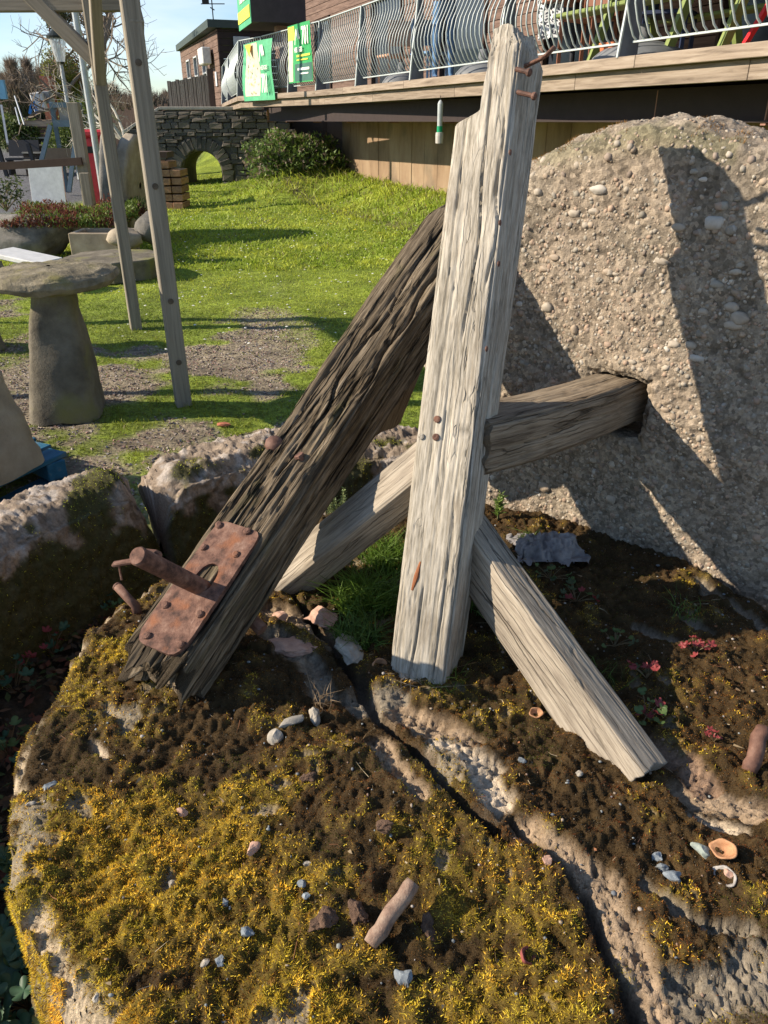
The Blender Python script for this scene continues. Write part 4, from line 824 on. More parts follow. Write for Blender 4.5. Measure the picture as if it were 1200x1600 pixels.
        Vq = V2 * (1 + .16 * fbm(V2[:, 0] * 1.4 + k, V2[:, 1] * 1.4, V2[:, 2] * 1.4, 2))[:, None] * np.array((sx, sy, min(sx, sy) * .7)); Vq[:, 2] += off + min(sx, sy) * .05
        o = mk('pebble', Vq @ M + np.array(p), [F2], surf('peb%d' % ci, [(.3, tuple(pal[ci] * .8)), (.7, tuple(pal[ci] * 1.15))], coord='Object', scale=30, bscale=200, bump=.4, bd=.001, rough=.6), WH, True)
    # orange moss tufts along the top
    n = 2200; ai = RNG.integers(int(NA * .18), int(NA * .42), n); ri = RNG.integers(150, 175, n); cl = fbm(ai * .15, ri * .05, 0, 2, 5); k = cl > .28; ai, ri = ai[k], ri[k]; n = len(ai)
    p = PW[ri, ai] ; nw = nn[ri, ai] @ M; D = nw + RNG.normal(size=(n, 3)) * .4; D /= np.linalg.norm(D, axis=1)[:, None]
    K = np.array((.32, .17, .05)) * RNG.uniform(.6, 1.3, (n, 1)); Vb, Fb, Kb = blades(p, D, .009, .0014, K)
    tag(mk('moss', Vb, Fb, MATS['moss_mat'], WH, False, Kb), kind='stuff')
# ------------------------------------------------------------ middle ground and yard
def vz(px, py, Y): return atY(px, py, Y).z
def text(parent, s, loc, size, m, rot, name='lettering', ext=.004, bold=0.0):
    cu = bpy.data.curves.new(name, 'FONT'); cu.body = s; cu.size = size; cu.extrude = ext; cu.align_x = 'CENTER'; cu.align_y = 'CENTER'; cu.offset = bold
    tmp = bpy.data.objects.new('t', cu); dg = bpy.context.evaluated_depsgraph_get(); C.objects.link(tmp); dg.update()
    me = bpy.data.meshes.new_from_object(tmp.evaluated_get(bpy.context.evaluated_depsgraph_get())); bpy.data.objects.remove(tmp); me.name = name
    me.transform(rot.to_4x4()); me.transform(Matrix.Translation(Vector(loc) - parent.location)); me.materials.clear(); me.materials.append(m)
    o = bpy.data.objects.new(name, me); C.objects.link(o); o.parent = parent; return o
def build_pergola():
    P1 = gx(287, 632); P2 = gx(213, 514); d12 = (P2 - P1); d12.z = 0
    left = Vector((-2.9, .12, 0)); w_ = .088
    T = thing('pergola', (P1.x, P1.y, 0), 'tall open frame of weathered square timber posts with corner braces standing on the yard', 'pergola')
    m = MATS['wood_post']
    for P, lean in ((P1, (-.03, .02)), (P2, (0, .0)), (P1 + left, (0, 0)), (P2 + left, (0, 0))):
        z = float(terr(P.x, P.y)); b = MB(); b.bar((P.x, P.y, z - .05), (P.x + lean[0], P.y + lean[1], 2.45 if P in (P1,) else 2.34), w_, w_, (.42, -1, 0), bev=.006); o = b.build('post', m, T)
        if P in (P1, P2):
            for kz in (.28, .62, 1.2, 1.75):
                kn = MB(); kn.lathe([(.016, 0), (.014, .0008), (.008, .0012)], (P.x + lean[0] * kz / 2.4 + .018, P.y + lean[1] * kz / 2.4 - w_ / 2 - .001, kz), 10, (.42, -1, 0)); 
                if P is P1: kn.build('knot', surf('knot', [(.3, (.06, .045, .03)), (.7, (.14, .11, .08))], coord='Object', scale=30), T)
    zb = 2.24
    for a, b_ in ((P2 + Vector((.3, 0, 0)), P2 + left), (P1 + Vector((0, -.3, 0)), P2 + d12 * .05), (P1 + left, P2 + left), (P1, P1 + left)):
        b = MB(); zz = zb if a.y > 5.5 and b_.y > 5.5 else zb + .0; 
        if a.y < 5.5 and b_.y < 5.5: zz = zb + .16
        if (a.y < 5.5) != (b_.y < 5.5): zz = zb + .155
        b.bar((a.x, a.y, zz), (b_.x, b_.y, zz), .075, .15, (0, 0, 1), bev=.006); b.build('beam', m, T)
    def brace(P, dirv, z0_, ln=.62):
        dirv = dirv.normalized(); b = MB(); a = P + Vector((0, 0, z0_)); e = a + dirv * ln + Vector((0, 0, ln)); b.bar(a, e, .07, .095, (-dirv.y, dirv.x, 0) if 0 else (dirv.x, dirv.y, -1), bev=.005, ext=-.012); b.build('brace', m, T)
    brace(P2, left, vz(155, 96, P2.y), .55); brace(P1, d12, vz(232, 56, P1.y), .62); brace(P2, Vector((1, 0, 0)), 1.9, .3) if 0 else None
    brace(P2, -d12, 1.75, .5)

def stone_mat(): return surf('stone_grey', [(.3, (.07, .06, .045)), (.5, (.15, .13, .095)), (.7, (.24, .21, .16))], scale=5, detail=12, bump=.8, bscale=60, bd=.008, coord='Object', rough=.95, spots=((.20, .19, .07), .52, .68), spscale=14)
def build_yard_stones():
    sg = stone_mat(); sd = surf('stone_dark', [(.3, (.075, .07, .062)), (.5, (.16, .15, .13)), (.7, (.27, .25, .22))], scale=5, detail=12, bump=.9, bscale=50, bd=.01, coord='Object', rough=.95)
    stan = surf('stone_tan', [(.3, (.22, .175, .12)), (.5, (.34, .28, .20)), (.7, (.46, .39, .29))], scale=4, detail=12, bump=.7, bscale=70, bd=.006, coord='Object', rough=.95)
    # staddle stone: square tapered leg + domed cap
    def staddle(base, h, w0, w1, capr, capt, label, lean=(0, 0), rz=.3, group='staddle stones on the yard'):
        t = thing('staddle_stone', tuple(base), label, 'staddle stone', group); V = []; n = 28; K = 26
        for i in range(K):
            q = i / (K - 1); wv = (w0 * (1 - q) ** 1.0 + w1 * q) / 2; z = h * q
            for j in range(n):
                a = 2 * math.pi * j / n; sp = 5; r = (abs(math.cos(a)) ** sp + abs(math.sin(a)) ** sp) ** (-1 / sp)
                V.append((r * wv * math.cos(a), r * wv * math.sin(a), z))
        V = np.array(V); V += .008 * np.stack([fbm(V[:, 0] * 9 + 3, V[:, 1] * 9, V[:, 2] * 9, 3)] * 3, -1)
        V[:, 0] += lean[0] * V[:, 2]; V[:, 1] += lean[1] * V[:, 2]; V = V @ rot3(0, 0, rz).T
        o = mk('stem', V, [gridF(K, n, True), ], sg, t, True, local=True)
        prof = [(.02, 0), (capr * .55, -.005), (capr * .93, capt * .18), (capr, capt * .45), (capr * .97, capt * .72), (capr * .85, capt * .9), (capr * .5, capt * 1.02), (.01, capt * 1.05)]
        n = 96; V = []; rr = []
        for k in range(len(prof) - 1):
            for q in np.linspace(0, 1, 7)[:-1]: rr.append((prof[k][0] * (1 - q) + prof[k + 1][0] * q, prof[k][1] * (1 - q) + prof[k + 1][1] * q))
        rr.append(prof[-1])
        for r, z in rr:
            for j in range(n): a = 2 * math.pi * j / n; V.append((r * math.cos(a), r * math.sin(a), h + z))
        V = np.array(V); nz_ = fbm(V[:, 0] * 7, V[:, 1] * 7, V[:, 2] * 7, 4, 5); nf = fbm(V[:, 0] * 30, V[:, 1] * 30, V[:, 2] * 30, 3, 6); V[:, :2] *= (1 + .05 * nz_ + .015 * nf)[:, None]; V[:, 2] += .012 * nz_ + .006 * nf
        V[:, 0] += lean[0] * h; V[:, 1] += lean[1] * h
        mk('cap', V, [gridF(len(rr), n, True)], surf('stone_cap', [(.3, (.09, .08, .055)), (.5, (.21, .18, .12)), (.7, (.36, .31, .22))], scale=9, detail=12, bump=1, bscale=60, bd=.012, coord='Object', rough=.95, spots=((.22, .20, .06), .5, .66), spscale=20), t, True, local=True)
        return t
    b = gx(108, 646); staddle(b, .705, .385, .20, .335, .105, 'complete staddle stone with round mossy cap beside the timber frame', (.06, 0), .12)
    b = gx(-2, 545); staddle(b - Vector((.12, 0, 0)), .52, .30, .22, .26, .10, 'short brown stone stump at the left behind the staddle stone', (0, 0), .5)
    # pale block on the blue pallet
    c0 = atz(98, 706, .15); ax = Vector((-.41, -.91, 0)).normalized(); ay = Vector((-.77, .64, 0)).normalized()
    T = thing('pallet', tuple(c0 + ax * .5 + ay * .4 - Vector((0, 0, .15))), 'worn blue painted wooden pallet under the pale stone block', 'pallet')
    mb_ = surf('blue_paint', [(.3, (.012, .07, .13)), (.55, (.02, .12, .21)), (.75, (.12, .16, .18))], scale=4, stretch=(6, 6, 1), detail=9, bump=.4, rough=.7)
    for i in range(3): b = MB(); o = c0 + ax * (.05 + .45 * i) + ay * .4; b.bar((o.x, o.y, .08), (o.x + ay.x * 1e-3, o.y, .08), .1) if 0 else None; b.bar(tuple(o - ay * .4 + Vector((0, 0, .075 - .15))), tuple(o + ay * .4 + Vector((0, 0, .075 - .15))), .09, .085, (0, 0, 1), bev=.004); b.build('bearer', mb_, T)
    for i in range(6): b = MB(); o = c0 + ay * (.06 + .136 * i); b.bar(tuple(o - ax * .01 + Vector((0, 0, -.02))), tuple(o + ax * 1.0 + Vector((0, 0, -.02))), .105, .022, (0, 0, 1), bev=.003); b.build('board', mb_, T)
    for i in range(3): b = MB(); o = c0 + ay * (.06 + .34 * i); b.bar(tuple(o + Vector((0, 0, -.135))), tuple(o + ax * 1.0 + Vector((0, 0, -.135))), .10, .02, (0, 0, 1), bev=.003); b.build('board', mb_, T)
    p = atz(20, 712, .15); q = atz(-40, 700, .15)
    V, F = [], []
    b = MB(); V = np.array([(x * (.30 if z else .38) / 2 - (.04 if z else 0), y * (.30 if z else .38) / 2, z * .36) for z in (0, 1) for x in (-1, 1) for y in (-1, 1)])
    K = 22; pts = []
    for i in range(K):
        qz = i / (K - 1); wv = .235 * (1 - qz) + .155 * qz
        for j in range(32): a = 2 * math.pi * j / 32; r = (abs(math.cos(a)) ** 7 + abs(math.sin(a)) ** 7) ** (-1 / 7); pts.append((r * wv * math.cos(a), r * wv * math.sin(a), .42 * qz))
    pts = np.array(pts); pts += .008 * np.stack([fbm(pts[:, 0] * 8, pts[:, 1] * 8, pts[:, 2] * 8, 3)] * 3, -1); pts = pts @ rot3(0, 0, -.35).T
    cpos = c0 + ax * .37 + ay * .22
    base = len(pts); pts = np.concatenate([pts, [[0, 0, .42]]]); Fc = np.array([((K - 1) * 32 + j, (K - 1) * 32 + (j + 1) % 32, base) for j in range(32)])
    tag(mk('stone_block', pts + np.array(cpos) + np.array((0, 0, -.008)), [gridF(K, 32, True), Fc], stan, None, True), 'pale tapering stone block standing on the blue pallet', 'stone')
    # octagonal slab, square sink, boulders, long trough with plants
    b = gx(172, 440); n = 8; V = []; r0 = .52
    for z, r in ((0, r0 * .97), (.19, r0), (.205, r0 * .985), (.225, r0 * .3), (.226, .02)):
        for j in range(40):
            a = 2 * math.pi * j / 40; seg = 2 * math.pi / n; k = math.cos(seg / 2) / math.cos((a % seg) - seg / 2); V.append((r * k * math.cos(a + .25), r * k * math.sin(a + .25), z))
    V = np.array(V); V += .006 * fbm(V[:, 0] * 8, V[:, 1] * 8, V[:, 2] * 8, 3)[:, None]
    tag(mk('octagonal_slab', V + np.array(b) + np.array((0, .25, .02)), [gridF(5, 40, True)], sg, None, False), 'thick eight-sided stone slab lying flat behind the staddle cap', 'stone slab')
    b = gx(133, 425); T = thing('stone_sink', tuple(b + Vector((0, .75, 0))), 'rectangular stone sink behind the eight-sided slab', 'stone sink'); m = MB(); o = b + Vector((0, .8, .17)); wv, dv, hv = .66, .45, .34
    for (c, d) in (((0, -dv / 2, 0), (wv, .06, hv)), ((0, dv / 2, 0), (wv, .06, hv)), ((-wv / 2 + .03, 0, 0), (.06, dv - .062, hv)), ((wv / 2 - .03, 0, 0), (.06, dv - .062, hv)), ((0, 0, -hv / 2 + .03), (wv - .125, dv - .063, .05))): m.box(tuple(o + Vector(c)), d, bev=.008)
    m.build('basin', stan, T)
    for (px, py, Y, sz, seed, lb, mt) in ((197, 372, 9.4, (.42, .4, .30), 3, 'brown angular boulder beside the stone sink', stan), (236, 362, 9.6, (.40, .45, .46), 5, 'dark rounded boulder between the two frame posts', sd)):
        V, F = rockV(sz, seed, 3, .2); p = atY(px, py, Y); tag(mk('boulder', V + np.array(p), [F], mt, None, True), lb, 'boulder', 'boulders by the stone trough')
    # long rough trough stones holding the planting
    for k, (x0, x1, yb, Y, ht, lb) in enumerate(((-60, 108, 400, 9.9, .44, 'long dark rough stone trough at the far left, planted with stonecrop'), (104, 184, 362, 10.2, .40, 'pale second trough stone next to the planting, behind the stone sink'))):
        a = atY(x0, yb, Y); c = atY(x1, yb, Y); wv = c.x - a.x; V, F = rockV((1, 1, 1), 11 + k, 4, .12, .6, .4); V = V * np.array((wv * 1.08, .75, 1.0))
        V[:, 2] = np.clip(V[:, 2], -.4, .36) * (ht / .62) ; V[:, 2] += ht * .55; tag(mk('trough_stone_long', V + np.array(((a.x + c.x) / 2, Y + .2, terr(a.x, Y) + .0)), [F], sd if k == 0 else sg, None, True), lb, 'stone trough')
    # planting: stonecrop and greenery (one mass)
    n = 16000; a = atY(2, 330, 10); c = atY(185, 330, 10); xx = RNG.uniform(a.x, c.x, n); yy = RNG.uniform(9.8, 11.3, n); hgt = .09 + .12 * (fbm(xx * 3, yy * 3, 0, 3, 4) + .4) + .10 * sm(a.x + .9, c.x - .1, xx); zz = .34 + RNG.random(n) * hgt
    D = RNG.normal(size=(n, 3)) * .7; D[:, 2] = np.abs(D[:, 2]) + .5; D /= np.linalg.norm(D, axis=1)[:, None]
    t = fbm(xx * 4, yy * 4, 0, 3, 8) + RNG.normal(size=n) * .2 + .35 * sm(a.x + .7, c.x, xx) - .35 * (zz < .45); K = np.where((t > .05)[:, None], np.array((.14, .20, .035)), np.array((.16, .055, .035))) * RNG.uniform(.5, 1.4, (n, 1))
    V, F, K2 = blades(np.stack([xx, yy, zz], -1), D, RNG.uniform(.025, .06, n), .018, K); tag(mk('stonecrop', V, F, MATS['grass_mat'], None, False, K2), 'low red and green stonecrop filling the stone trough', 'plants', kind='stuff')
    # little twiggy shrub at far left
    t = thing('small_shrub', tuple(atY(10, 330, 9.6)), 'small leafy twiggy shrub growing at the far left end of the trough', 'shrub'); m = MB(); lv = []
    p0 = t.location.copy()
    for k in range(16):
        a_ = random.uniform(0, 6.28); e = p0 + Vector((math.cos(a_) * random.uniform(.05, .28), math.sin(a_) * .2, random.uniform(.15, .45))); mid = (p0 + e) / 2 + Vector((random.uniform(-.04, .04), 0, .03)); m.tube([p0, mid, e], [.008, .005, .002], 5); lv += [mid.lerp(e, random.random()) + Vector((random.gauss(0, .03), random.gauss(0, .03), random.gauss(0, .03))) for _ in range(26)]
    m.build('stem', MATS['wood_brown'], t); lv = np.array([tuple(q) for q in lv]); n = len(lv); D = RNG.normal(size=(n, 3)); D /= np.linalg.norm(D, axis=1)[:, None]
    V, F, K2 = blades(lv, D, .045, .022, np.array((.10, .13, .05)) * RNG.uniform(.5, 1.3, (n, 1)), .3, True); tag(mk('foliage', V, F, MATS['grass_mat'], t, False, K2), kind='stuff')
    # upright millstones
    def disc(px, py, Y, rad, th, yaw, mt, lb):
        c = atY(px, py, Y); V = []; prof = [(.05, -th / 2), (rad * .96, -th / 2), (rad, -th / 2 + .02), (rad, th / 2 - .02), (rad * .96, th / 2), (.05, th / 2)]; rr = []
        for k in range(5):
            for q in np.linspace(0, 1, 6)[:-1]: rr.append((prof[k][0] * (1 - q) + prof[k + 1][0] * q, prof[k][1] * (1 - q) + prof[k + 1][1] * q))
        rr.append(prof[-1]); n = 64
        for r, z in rr:
            for j in range(n): a = 2 * math.pi * j / n; V.append((r * math.cos(a), z, r * math.sin(a)))
        V = np.array(V); V += .012 * fbm(V[:, 0] * 9, V[:, 1] * 9, V[:, 2] * 9, 3)[:, None]; V = V @ rot3(R(6), 0, yaw).T
        tag(mk('upright_millstone', V + np.array((c.x, c.y, rad + .02)), [gridF(len(rr), n, True)], mt, None, True), lb, 'millstone', 'old millstones stood on edge in the yard')
    disc(168, 260, 11.6, .68, .16, R(103), sd, 'pitted dark millstone on edge, seen nearly side-on left of the far frame post')
    disc(206, 262, 11.9, .66, .18, R(88), stan, 'smooth pale millstone on edge between the two frame posts')
    # white sheet on the ground at left
    a = atz(40, 402, .30); m = MB(); m.box(tuple(a), (.62, .35, .05), rz=-.35, ry=.12, bev=.01); tag(m.build('white_board', plain('white_stuff', (.62, .62, .6))), 'white board lying flat behind the staddle cap', 'board')
    # brick fragment on gravel
    p = gx(350, 666); V, F = rockV((.085, .05, .03), 3, 2); tag(mk('brick_fragment', V + np.array(p) + np.array((0, 0, .012)), [F], plain('terracotta', (.45, .16, .09), .9), None, False), 'orange brick fragment lying on the gravel', 'brick')

def build_far_yard():
    wm = MATS['wood_post']; steel = plain('blue_grey_paint', (.10, .15, .19), .5)
    # rail + post
    T = thing('yard_rail', tuple(gx(136, 330)), 'dark horizontal timber rail fixed to a stout upright post left of the frame', 'rail'); m = MB(); Y = 12.
    m.bar(atY(-40, 262, Y), atY(128, 252, Y - .1), .05, .10, (0, 0, 1)); m.build('rail', plain('dark_wood', (.07, .045, .035), .9), T)
    m = MB(); b = atY(142, 330, Y); t = atY(124, 160, Y); m.bar((b.x, b.y, 0), (b.x, b.y, t.z), .15, .13, (0, -1, 0), bev=.008); m.build('post', wm, T)
    m = MB(); b = atY(140, 320, Y - .2); m.bar((b.x, b.y, 0), (b.x, b.y, vz(137, 270, Y - .2)), .13, .08, (0, -1, 0), bev=.006); m.build('post_stub', wm, T)
    # A-frame stand
    Y = 19.; T = thing('sign_stand', tuple(gx(100, 306)), 'tall blue-grey A-shaped display stand with rails, standing on the tarmac', 'display stand')
    def leg(a, b): m = MB(); m.bar(atY(*a), atY(*b), .09, .06, (0, -1, 0)); m.build('leg', steel, T)
    leg((80, 160, Y), (106, 300, Y + .5)); leg((79, 196, Y - .3), (56, 285, Y - .6)); leg((124, 162, Y), (132, 250, Y + .5)); leg((121, 196, Y), (108, 300, Y - .4))
    for (a, b, w_) in (((78, 164, Y - .05), (125, 164, Y - .05), .10), ((84, 193, Y - .05), (122, 193, Y - .05), .13)): m = MB(); m.bar(atY(*a), atY(*b), .05, w_, (0, 0, 1)); m.build('crossbar', steel, T)
    m = MB(); p = atY(101, 178, Y + .1); m.box(tuple(p), (.24, .03, .28)); m.build('panel', plain('grey_panel', (.25, .25, .24)), T)
    m = MB(); p = atY(98, 245, Y + .2); m.box(tuple(p), (.9, .04, .36)); m.build('panel', plain('brown_panel', (.13, .10, .07)), T)
    # white panel
    T = thing('sheet_stand', tuple(gx(74, 322)), 'plain white panel propped up on the tarmac below the rail', 'panel'); m = MB(); a, b = atY(50, 265, 16.0), atY(98, 320, 16.4); c = (a + b) / 2; m.box((c.x, 16.2, c.z), (.66, .04, .78), rx=-.15, bev=.004); m.build('sheet', plain('white_stuff', (.62, .62, .6)), T)
    # red bin
    T = thing('red_bin', tuple(gx(150, 300)), 'red box-shaped bin standing behind the stout post', 'bin'); m = MB(); c = atY(149, 232, 16.5); m.box((c.x, 16.6, .62), (.42, .42, 1.2), bev=.03); m.build('body', plain('red_paint', (.42, .03, .04), .45), T); m = MB(); m.box((c.x, 16.6, 1.28), (.48, .48, .14), bev=.04); m.build('lid', MATS['red_paint'], T)
    m = MB(); m.box((c.x, 16.375, 1.0), (.30, .01, .12)); m.build('opening', plain('black', (.01, .01, .01)), T)
    # lamp post
    Y = 24.; b = atY(112, 200, Y); T = thing('lamp_post', (b.x, Y, 0), 'old-style street lamp with a clear lantern under a dark cap', 'street lamp'); x0 = b.x
    zt = vz(88, 100, Y); m = MB(); m.tube([(x0, Y, 0), (x0 + .0, Y, zt - .1), (x0, Y, zt)], [.07, .05, .045], 10); m.build('pole', plain('lamp_grey', (.42, .44, .43), .5), T)
    hh = vz(88, 60, Y) - zt; m = MB(); m.lathe([(.09, 0), (.10, .04), (.10, .05)], (x0, Y, zt), 16); m.build('collar', plain('lamp_black', (.02, .025, .02), .4), T)
    gl, n_, l_, p_, o_ = _new('lamp_glass'); p_.inputs['Base Color'].default_value = (.8, .85, .85, 1); p_.inputs['Roughness'].default_value = .1; p_.inputs['Alpha'].default_value = .45
    m = MB(); m.lathe([(.11, .05), (.22, hh)], (x0, Y, zt), 16); m.build('lantern', gl, T)
    m = MB(); m.lathe([(.26, hh), (.27, hh + .05), (.14, hh + .16), (.05, hh + .26), (.06, hh + .30), (.02, hh + .36)], (x0, Y, zt), 16); m.build('cap', MATS['lamp_black'], T)
    # steel pole and red lattice mast
    b = gx(146, 318); T = MB(); bb = atY(146, 205, 15.); T.tube([(bb.x, 15, 0), (bb.x, 15, 5.2)], .055, 12); tag(T.build('steel_pole', plain('galv', (.40, .42, .43), .4, .3), None), 'slim grey steel pole rising behind the far frame post', 'pole')
    T = thing('lattice_mast', tuple(atY(100, 190, 40.)), 'thin red lattice mast far behind the street lamp', 'mast'); q = plain('red_oxide', (.25, .07, .05), .7); bx = atY(101, 150, 40).x; z1 = vz(92, 20, 40); zb = .5
    for dx in (-.18, .18): m = MB(); m.tube([(bx + dx, 40, zb), (bx + dx, 40, z1)], .035, 5); m.build('upright', q, T)
    m = MB()
    for k in range(20): z = zb + (z1 - zb) * k / 20; m.tube([(bx - .18, 40, z), (bx + .18, 40, z + (z1 - zb) / 20)], .02, 4)
    m.build('lacing', q, T)
    # steps up to the upper yard
    T = thing('timber_steps', tuple(gx(60, 240)), 'broad timber-edged steps climbing to the upper yard at the far left', 'steps'); Y = 25.5
    for k in range(5):
        z = .2 * (k + 1); a = atY(50, 240, Y + .4 * k).x; b = atY(82, 240, Y + .4 * k).x
        m = MB(); m.box(((a + b) / 2, Y + .4 * k, z - .1), (b - a + .4, .40, .196)); m.build('riser', plain('step_dark', (.06, .045, .035), .9), T); m = MB(); m.box(((a + b) / 2, Y + .4 * k - .05, z + .02), (b - a + .4, .45, .04)); m.build('tread', plain('step_tread', (.36, .33, .27), .85), T)
    # bench dark + post bits
    T = thing('dark_bench', tuple(gx(25, 242)), 'small dark bench in front of the green bank at the far left', 'bench'); Y = 26.; c = atY(30, 215, Y); dk = plain('dark_paint', (.02, .022, .028), .6)
    m = MB(); m.box((c.x, Y, .45), (.95, .4, .06)); m.build('seat', dk, T); m = MB(); m.box((c.x, Y + .2, .75), (.95, .05, .45), rx=-.15); m.build('backrest', dk, T)
    for sx in (-.42, .42): m = MB(); m.box((c.x + sx, Y, .22), (.06, .38, .44)); m.build('leg', dk, T)
    for k, px in enumerate((4, 52)): Y = 25.; c = atY(px, 240, Y); T = MB(); T.bar((c.x, Y, 0), (c.x - .1, Y, .9), .1, .1); tag(T.build('bollard', MATS['dark_paint']), ('dark short post at the far left edge', 'dark short post beside the timber steps')[k], 'post', 'short dark posts by the steps')
    # raised bank bed wall, hedge behind
    T = thing('raised_bed', tuple(atY(60, 190, 28.)), 'low dark timber retaining wall of the upper yard', 'retaining wall'); 
    for k in range(4): a = atY(0, 190, 28).x; b = atY(132, 190, 28).x; m = MB(); m.box(((a + b) / 2, 28.4, 1.05 + k * .14), (b - a, .12, .136), bev=.01); m.build('sleeper', plain('sleeper', (.075, .05, .04), .9), T)
    def foliage(name, c, r, n, size, cols, lb, cat, group=None, flat=.8, seed=0, trunk=None):
        t = thing(name, (c[0], c[1], c[2] - r[2]), lb, cat, group); rg = np.random.default_rng(seed)
        u = rg.normal(size=(n, 3)); u /= np.linalg.norm(u, axis=1)[:, None]; q = rg.random(n) ** .45; nb = 1 + .35 * fbm(u[:, 0] * 2.5 + seed, u[:, 1] * 2.5, u[:, 2] * 2.5, 3)
        P = u * (q * nb)[:, None] * np.array(r) + np.array(c); D = rg.normal(size=(n, 3)); D[:, 2] += .4; D /= np.linalg.norm(D, axis=1)[:, None]
        K = np.array(cols)[rg.integers(0, len(cols), n)] * rg.uniform(.6, 1.3, (n, 1)); V, F, K2 = blades(P, D, size, size * .6, K); tag(mk('foliage', V, F, MATS['grass_mat'], t, False, K2), kind='stuff')
        m = MB(); m.tube([(c[0], c[1], c[2] - r[2] * 1.1), (c[0], c[1], c[2])], [r[0] * .08 + .02, .01], 6); m.build('stem', MATS['wood_brown'], t); return t
    for k, (px, py, Y, r, lb) in enumerate(((8, 205, 27., (.8, .6, .55), 'light green bush on the bank left of the dark bench'), (38, 212, 27., (.6, .5, .55), 'light green bush on the bank between bench and steps'), (108, 225, 24., (.7, .5, .6), 'dusty green bush seen through the display stand'), (125, 200, 26., (.7, .6, .8), 'green bush behind the stout post'))):
        p = atY(px, py, Y); foliage('bank_bush', tuple(p), r, 2600, .09, [(.10, .15, .03), (.14, .18, .04), (.07, .10, .03)], lb, 'bush', 'bushes on the far left bank', seed=k)
    p = atY(96, 140, 34.); foliage('golden_conifer', tuple(p), (.75, .7, 1.35), 7000, .11, [(.20, .22, .03), (.14, .16, .03), (.25, .24, .05)], 'yellow-green conifer behind the street lamp pole', 'conifer', seed=9)
    p = atY(118, 140, 36.); foliage('russet_bush', tuple(p), (.6, .6, 1.4), 4000, .11, [(.20, .10, .05), (.14, .13, .04), (.26, .13, .07)], 'russet and green shrub right of the yellow conifer', 'shrub', seed=10)
    # clutter on the upper yard
    zt = 1.3
    m = MB(); c = atY(61, 160, 31); m.box((c.x, 31, c.z), (.42, .4, .62), rz=.2, ry=-.12, bev=.03); tag(m.build('white_tank', plain('white_stuff', (.62, .62, .6))), 'white tilted tank standing on the upper yard', 'tank')
    m = MB(); c = atY(71, 152, 31.4); m.box((c.x, 31.4, c.z), (.5, .4, .4), bev=.03); tag(m.build('grey_crate', plain('grey_panel', (.25, .25, .24))), 'grey crate right of the white tank', 'crate')
    T = thing('blue_trestle', tuple(atY(52, 178, 30)), 'bright blue metal trestle on the upper yard', 'trestle'); bl = plain('bright_blue', (.02, .16, .45), .5)
    for (a, b) in (((47, 178), (51, 158)), ((51, 158), (59, 178)), ((49, 168), (55, 168))): m = MB(); m.bar(atY(*a, 30), atY(*b, 30), .09); m.build('leg', bl, T)
    m = MB(); c = atY(4, 140, 22); m.box((c.x, 22, c.z), (.16, .1, .42)); 
    T = thing('blue_sign', tuple(atY(6, 240, 22)), 'pale blue notice on a leaning metal post at the far left edge', 'sign'); m.build('board', plain('pale_blue', (.15, .35, .5), .5), T)
    m = MB(); m.bar(atY(2, 165, 22), atY(12, 225, 21), .05); m.build('post', MATS['galv'], T)
    T = thing('handrail', tuple(atY(38, 195, 25)), 'thin metal handrail beside the steps', 'handrail'); m = MB(); m.tube([atY(23, 150, 26), atY(38, 195, 25)], .02, 6); m.tube([atY(24, 168, 26), atY(31, 195, 25)], .02, 6); m.build('rail', MATS['galv'], T)
    m = MB(); m.box(tuple(atY(75, 193, 27)), (1.4, .5, .16)); tag(m.build('timber_bench', MATS['wood_deck']), 'low wooden bench seat beside the steps', 'bench')
    # brick pillar, house remnants
    m = MB(); c = atY(76, 145, 33); m.box((c.x, 33, c.z - .4), (.4, .4, 1.9)); tag(m.build('brick_pillar', plain('brickish', (.36, .13, .09), .9)), 'pinkish brick pillar left of the yellow conifer', 'pillar')
    # distant tree belt and single bare trees
    def bare_tree(base, h, seed, label, col, spread=.55, r0=.09, depth=4, twist=.35, group=None, ivy=0):
        rg = random.Random(seed); t = thing('bare_tree', tuple(base), label, 'tree', group); mt = MB(); mc = MB(); tips = []
        def grow(p, d, ln, r, lv):
            q = [p]; 
            for k in range(4): d = (d + Vector((rg.gauss(0, .12), rg.gauss(0, .12), rg.gauss(.03, .08))) * twist * 2).normalized(); q.append(q[-1] + d * ln / 4)
            (mt if lv == 0 else mc).tube(q, [r, r * .92, r * .84, r * .76, r * .66], 6 if lv < 2 else 3, caps=False); tips.append(q[-1])
            if lv < depth:
                for k in range(rg.choice((3, 4)) if lv < 2 else 3):
                    a = rg.uniform(0, 6.28); b = rg.uniform(.35, .9) * spread / .55; n1_ = d.orthogonal().normalized(); n2_ = d.cross(n1_); e = (d * math.cos(b) + (n1_ * math.cos(a) + n2_ * math.sin(a)) * math.sin(b)).normalized()
                    grow(q[rg.choice((2, 3, 4))] if lv else q[rg.choice((3, 4))], e, ln * rg.uniform(.55, .8), r * .58, lv + 1)
        grow(Vector(base), Vector((rg.uniform(-.1, .1), 0, 1)), h * .36, r0, 0)
        mt.build('trunk', col, t, True); mc.build('crown', col, t)
        for k in range(ivy):
            p = np.array(rg.choice(tips[4:40])); n = 260; P = p + RNG.normal(size=(n, 3)) * .10; D = RNG.normal(size=(n, 3)); D /= np.linalg.norm(D, axis=1)[:, None]; V, F, K = blades(P, D, .09, .05, np.broadcast_to(np.array((.045, .055, .02)), (n, 3)))
            tag(mk('mistletoe', V, F, MATS['grass_mat'], t, False, K), kind='stuff')
    birch = plain('birch_bark', (.42, .40, .34), .8); twig = plain('twig_brown', (.19, .15, .11), .9)
    _p = atY(214, 235, 18.0); bare_tree((_p.x, _p.y, 0), 4.4, 5, 'pale bare young tree with whitish twisting branches between the frame posts', birch, .8, .055, 5, .6)
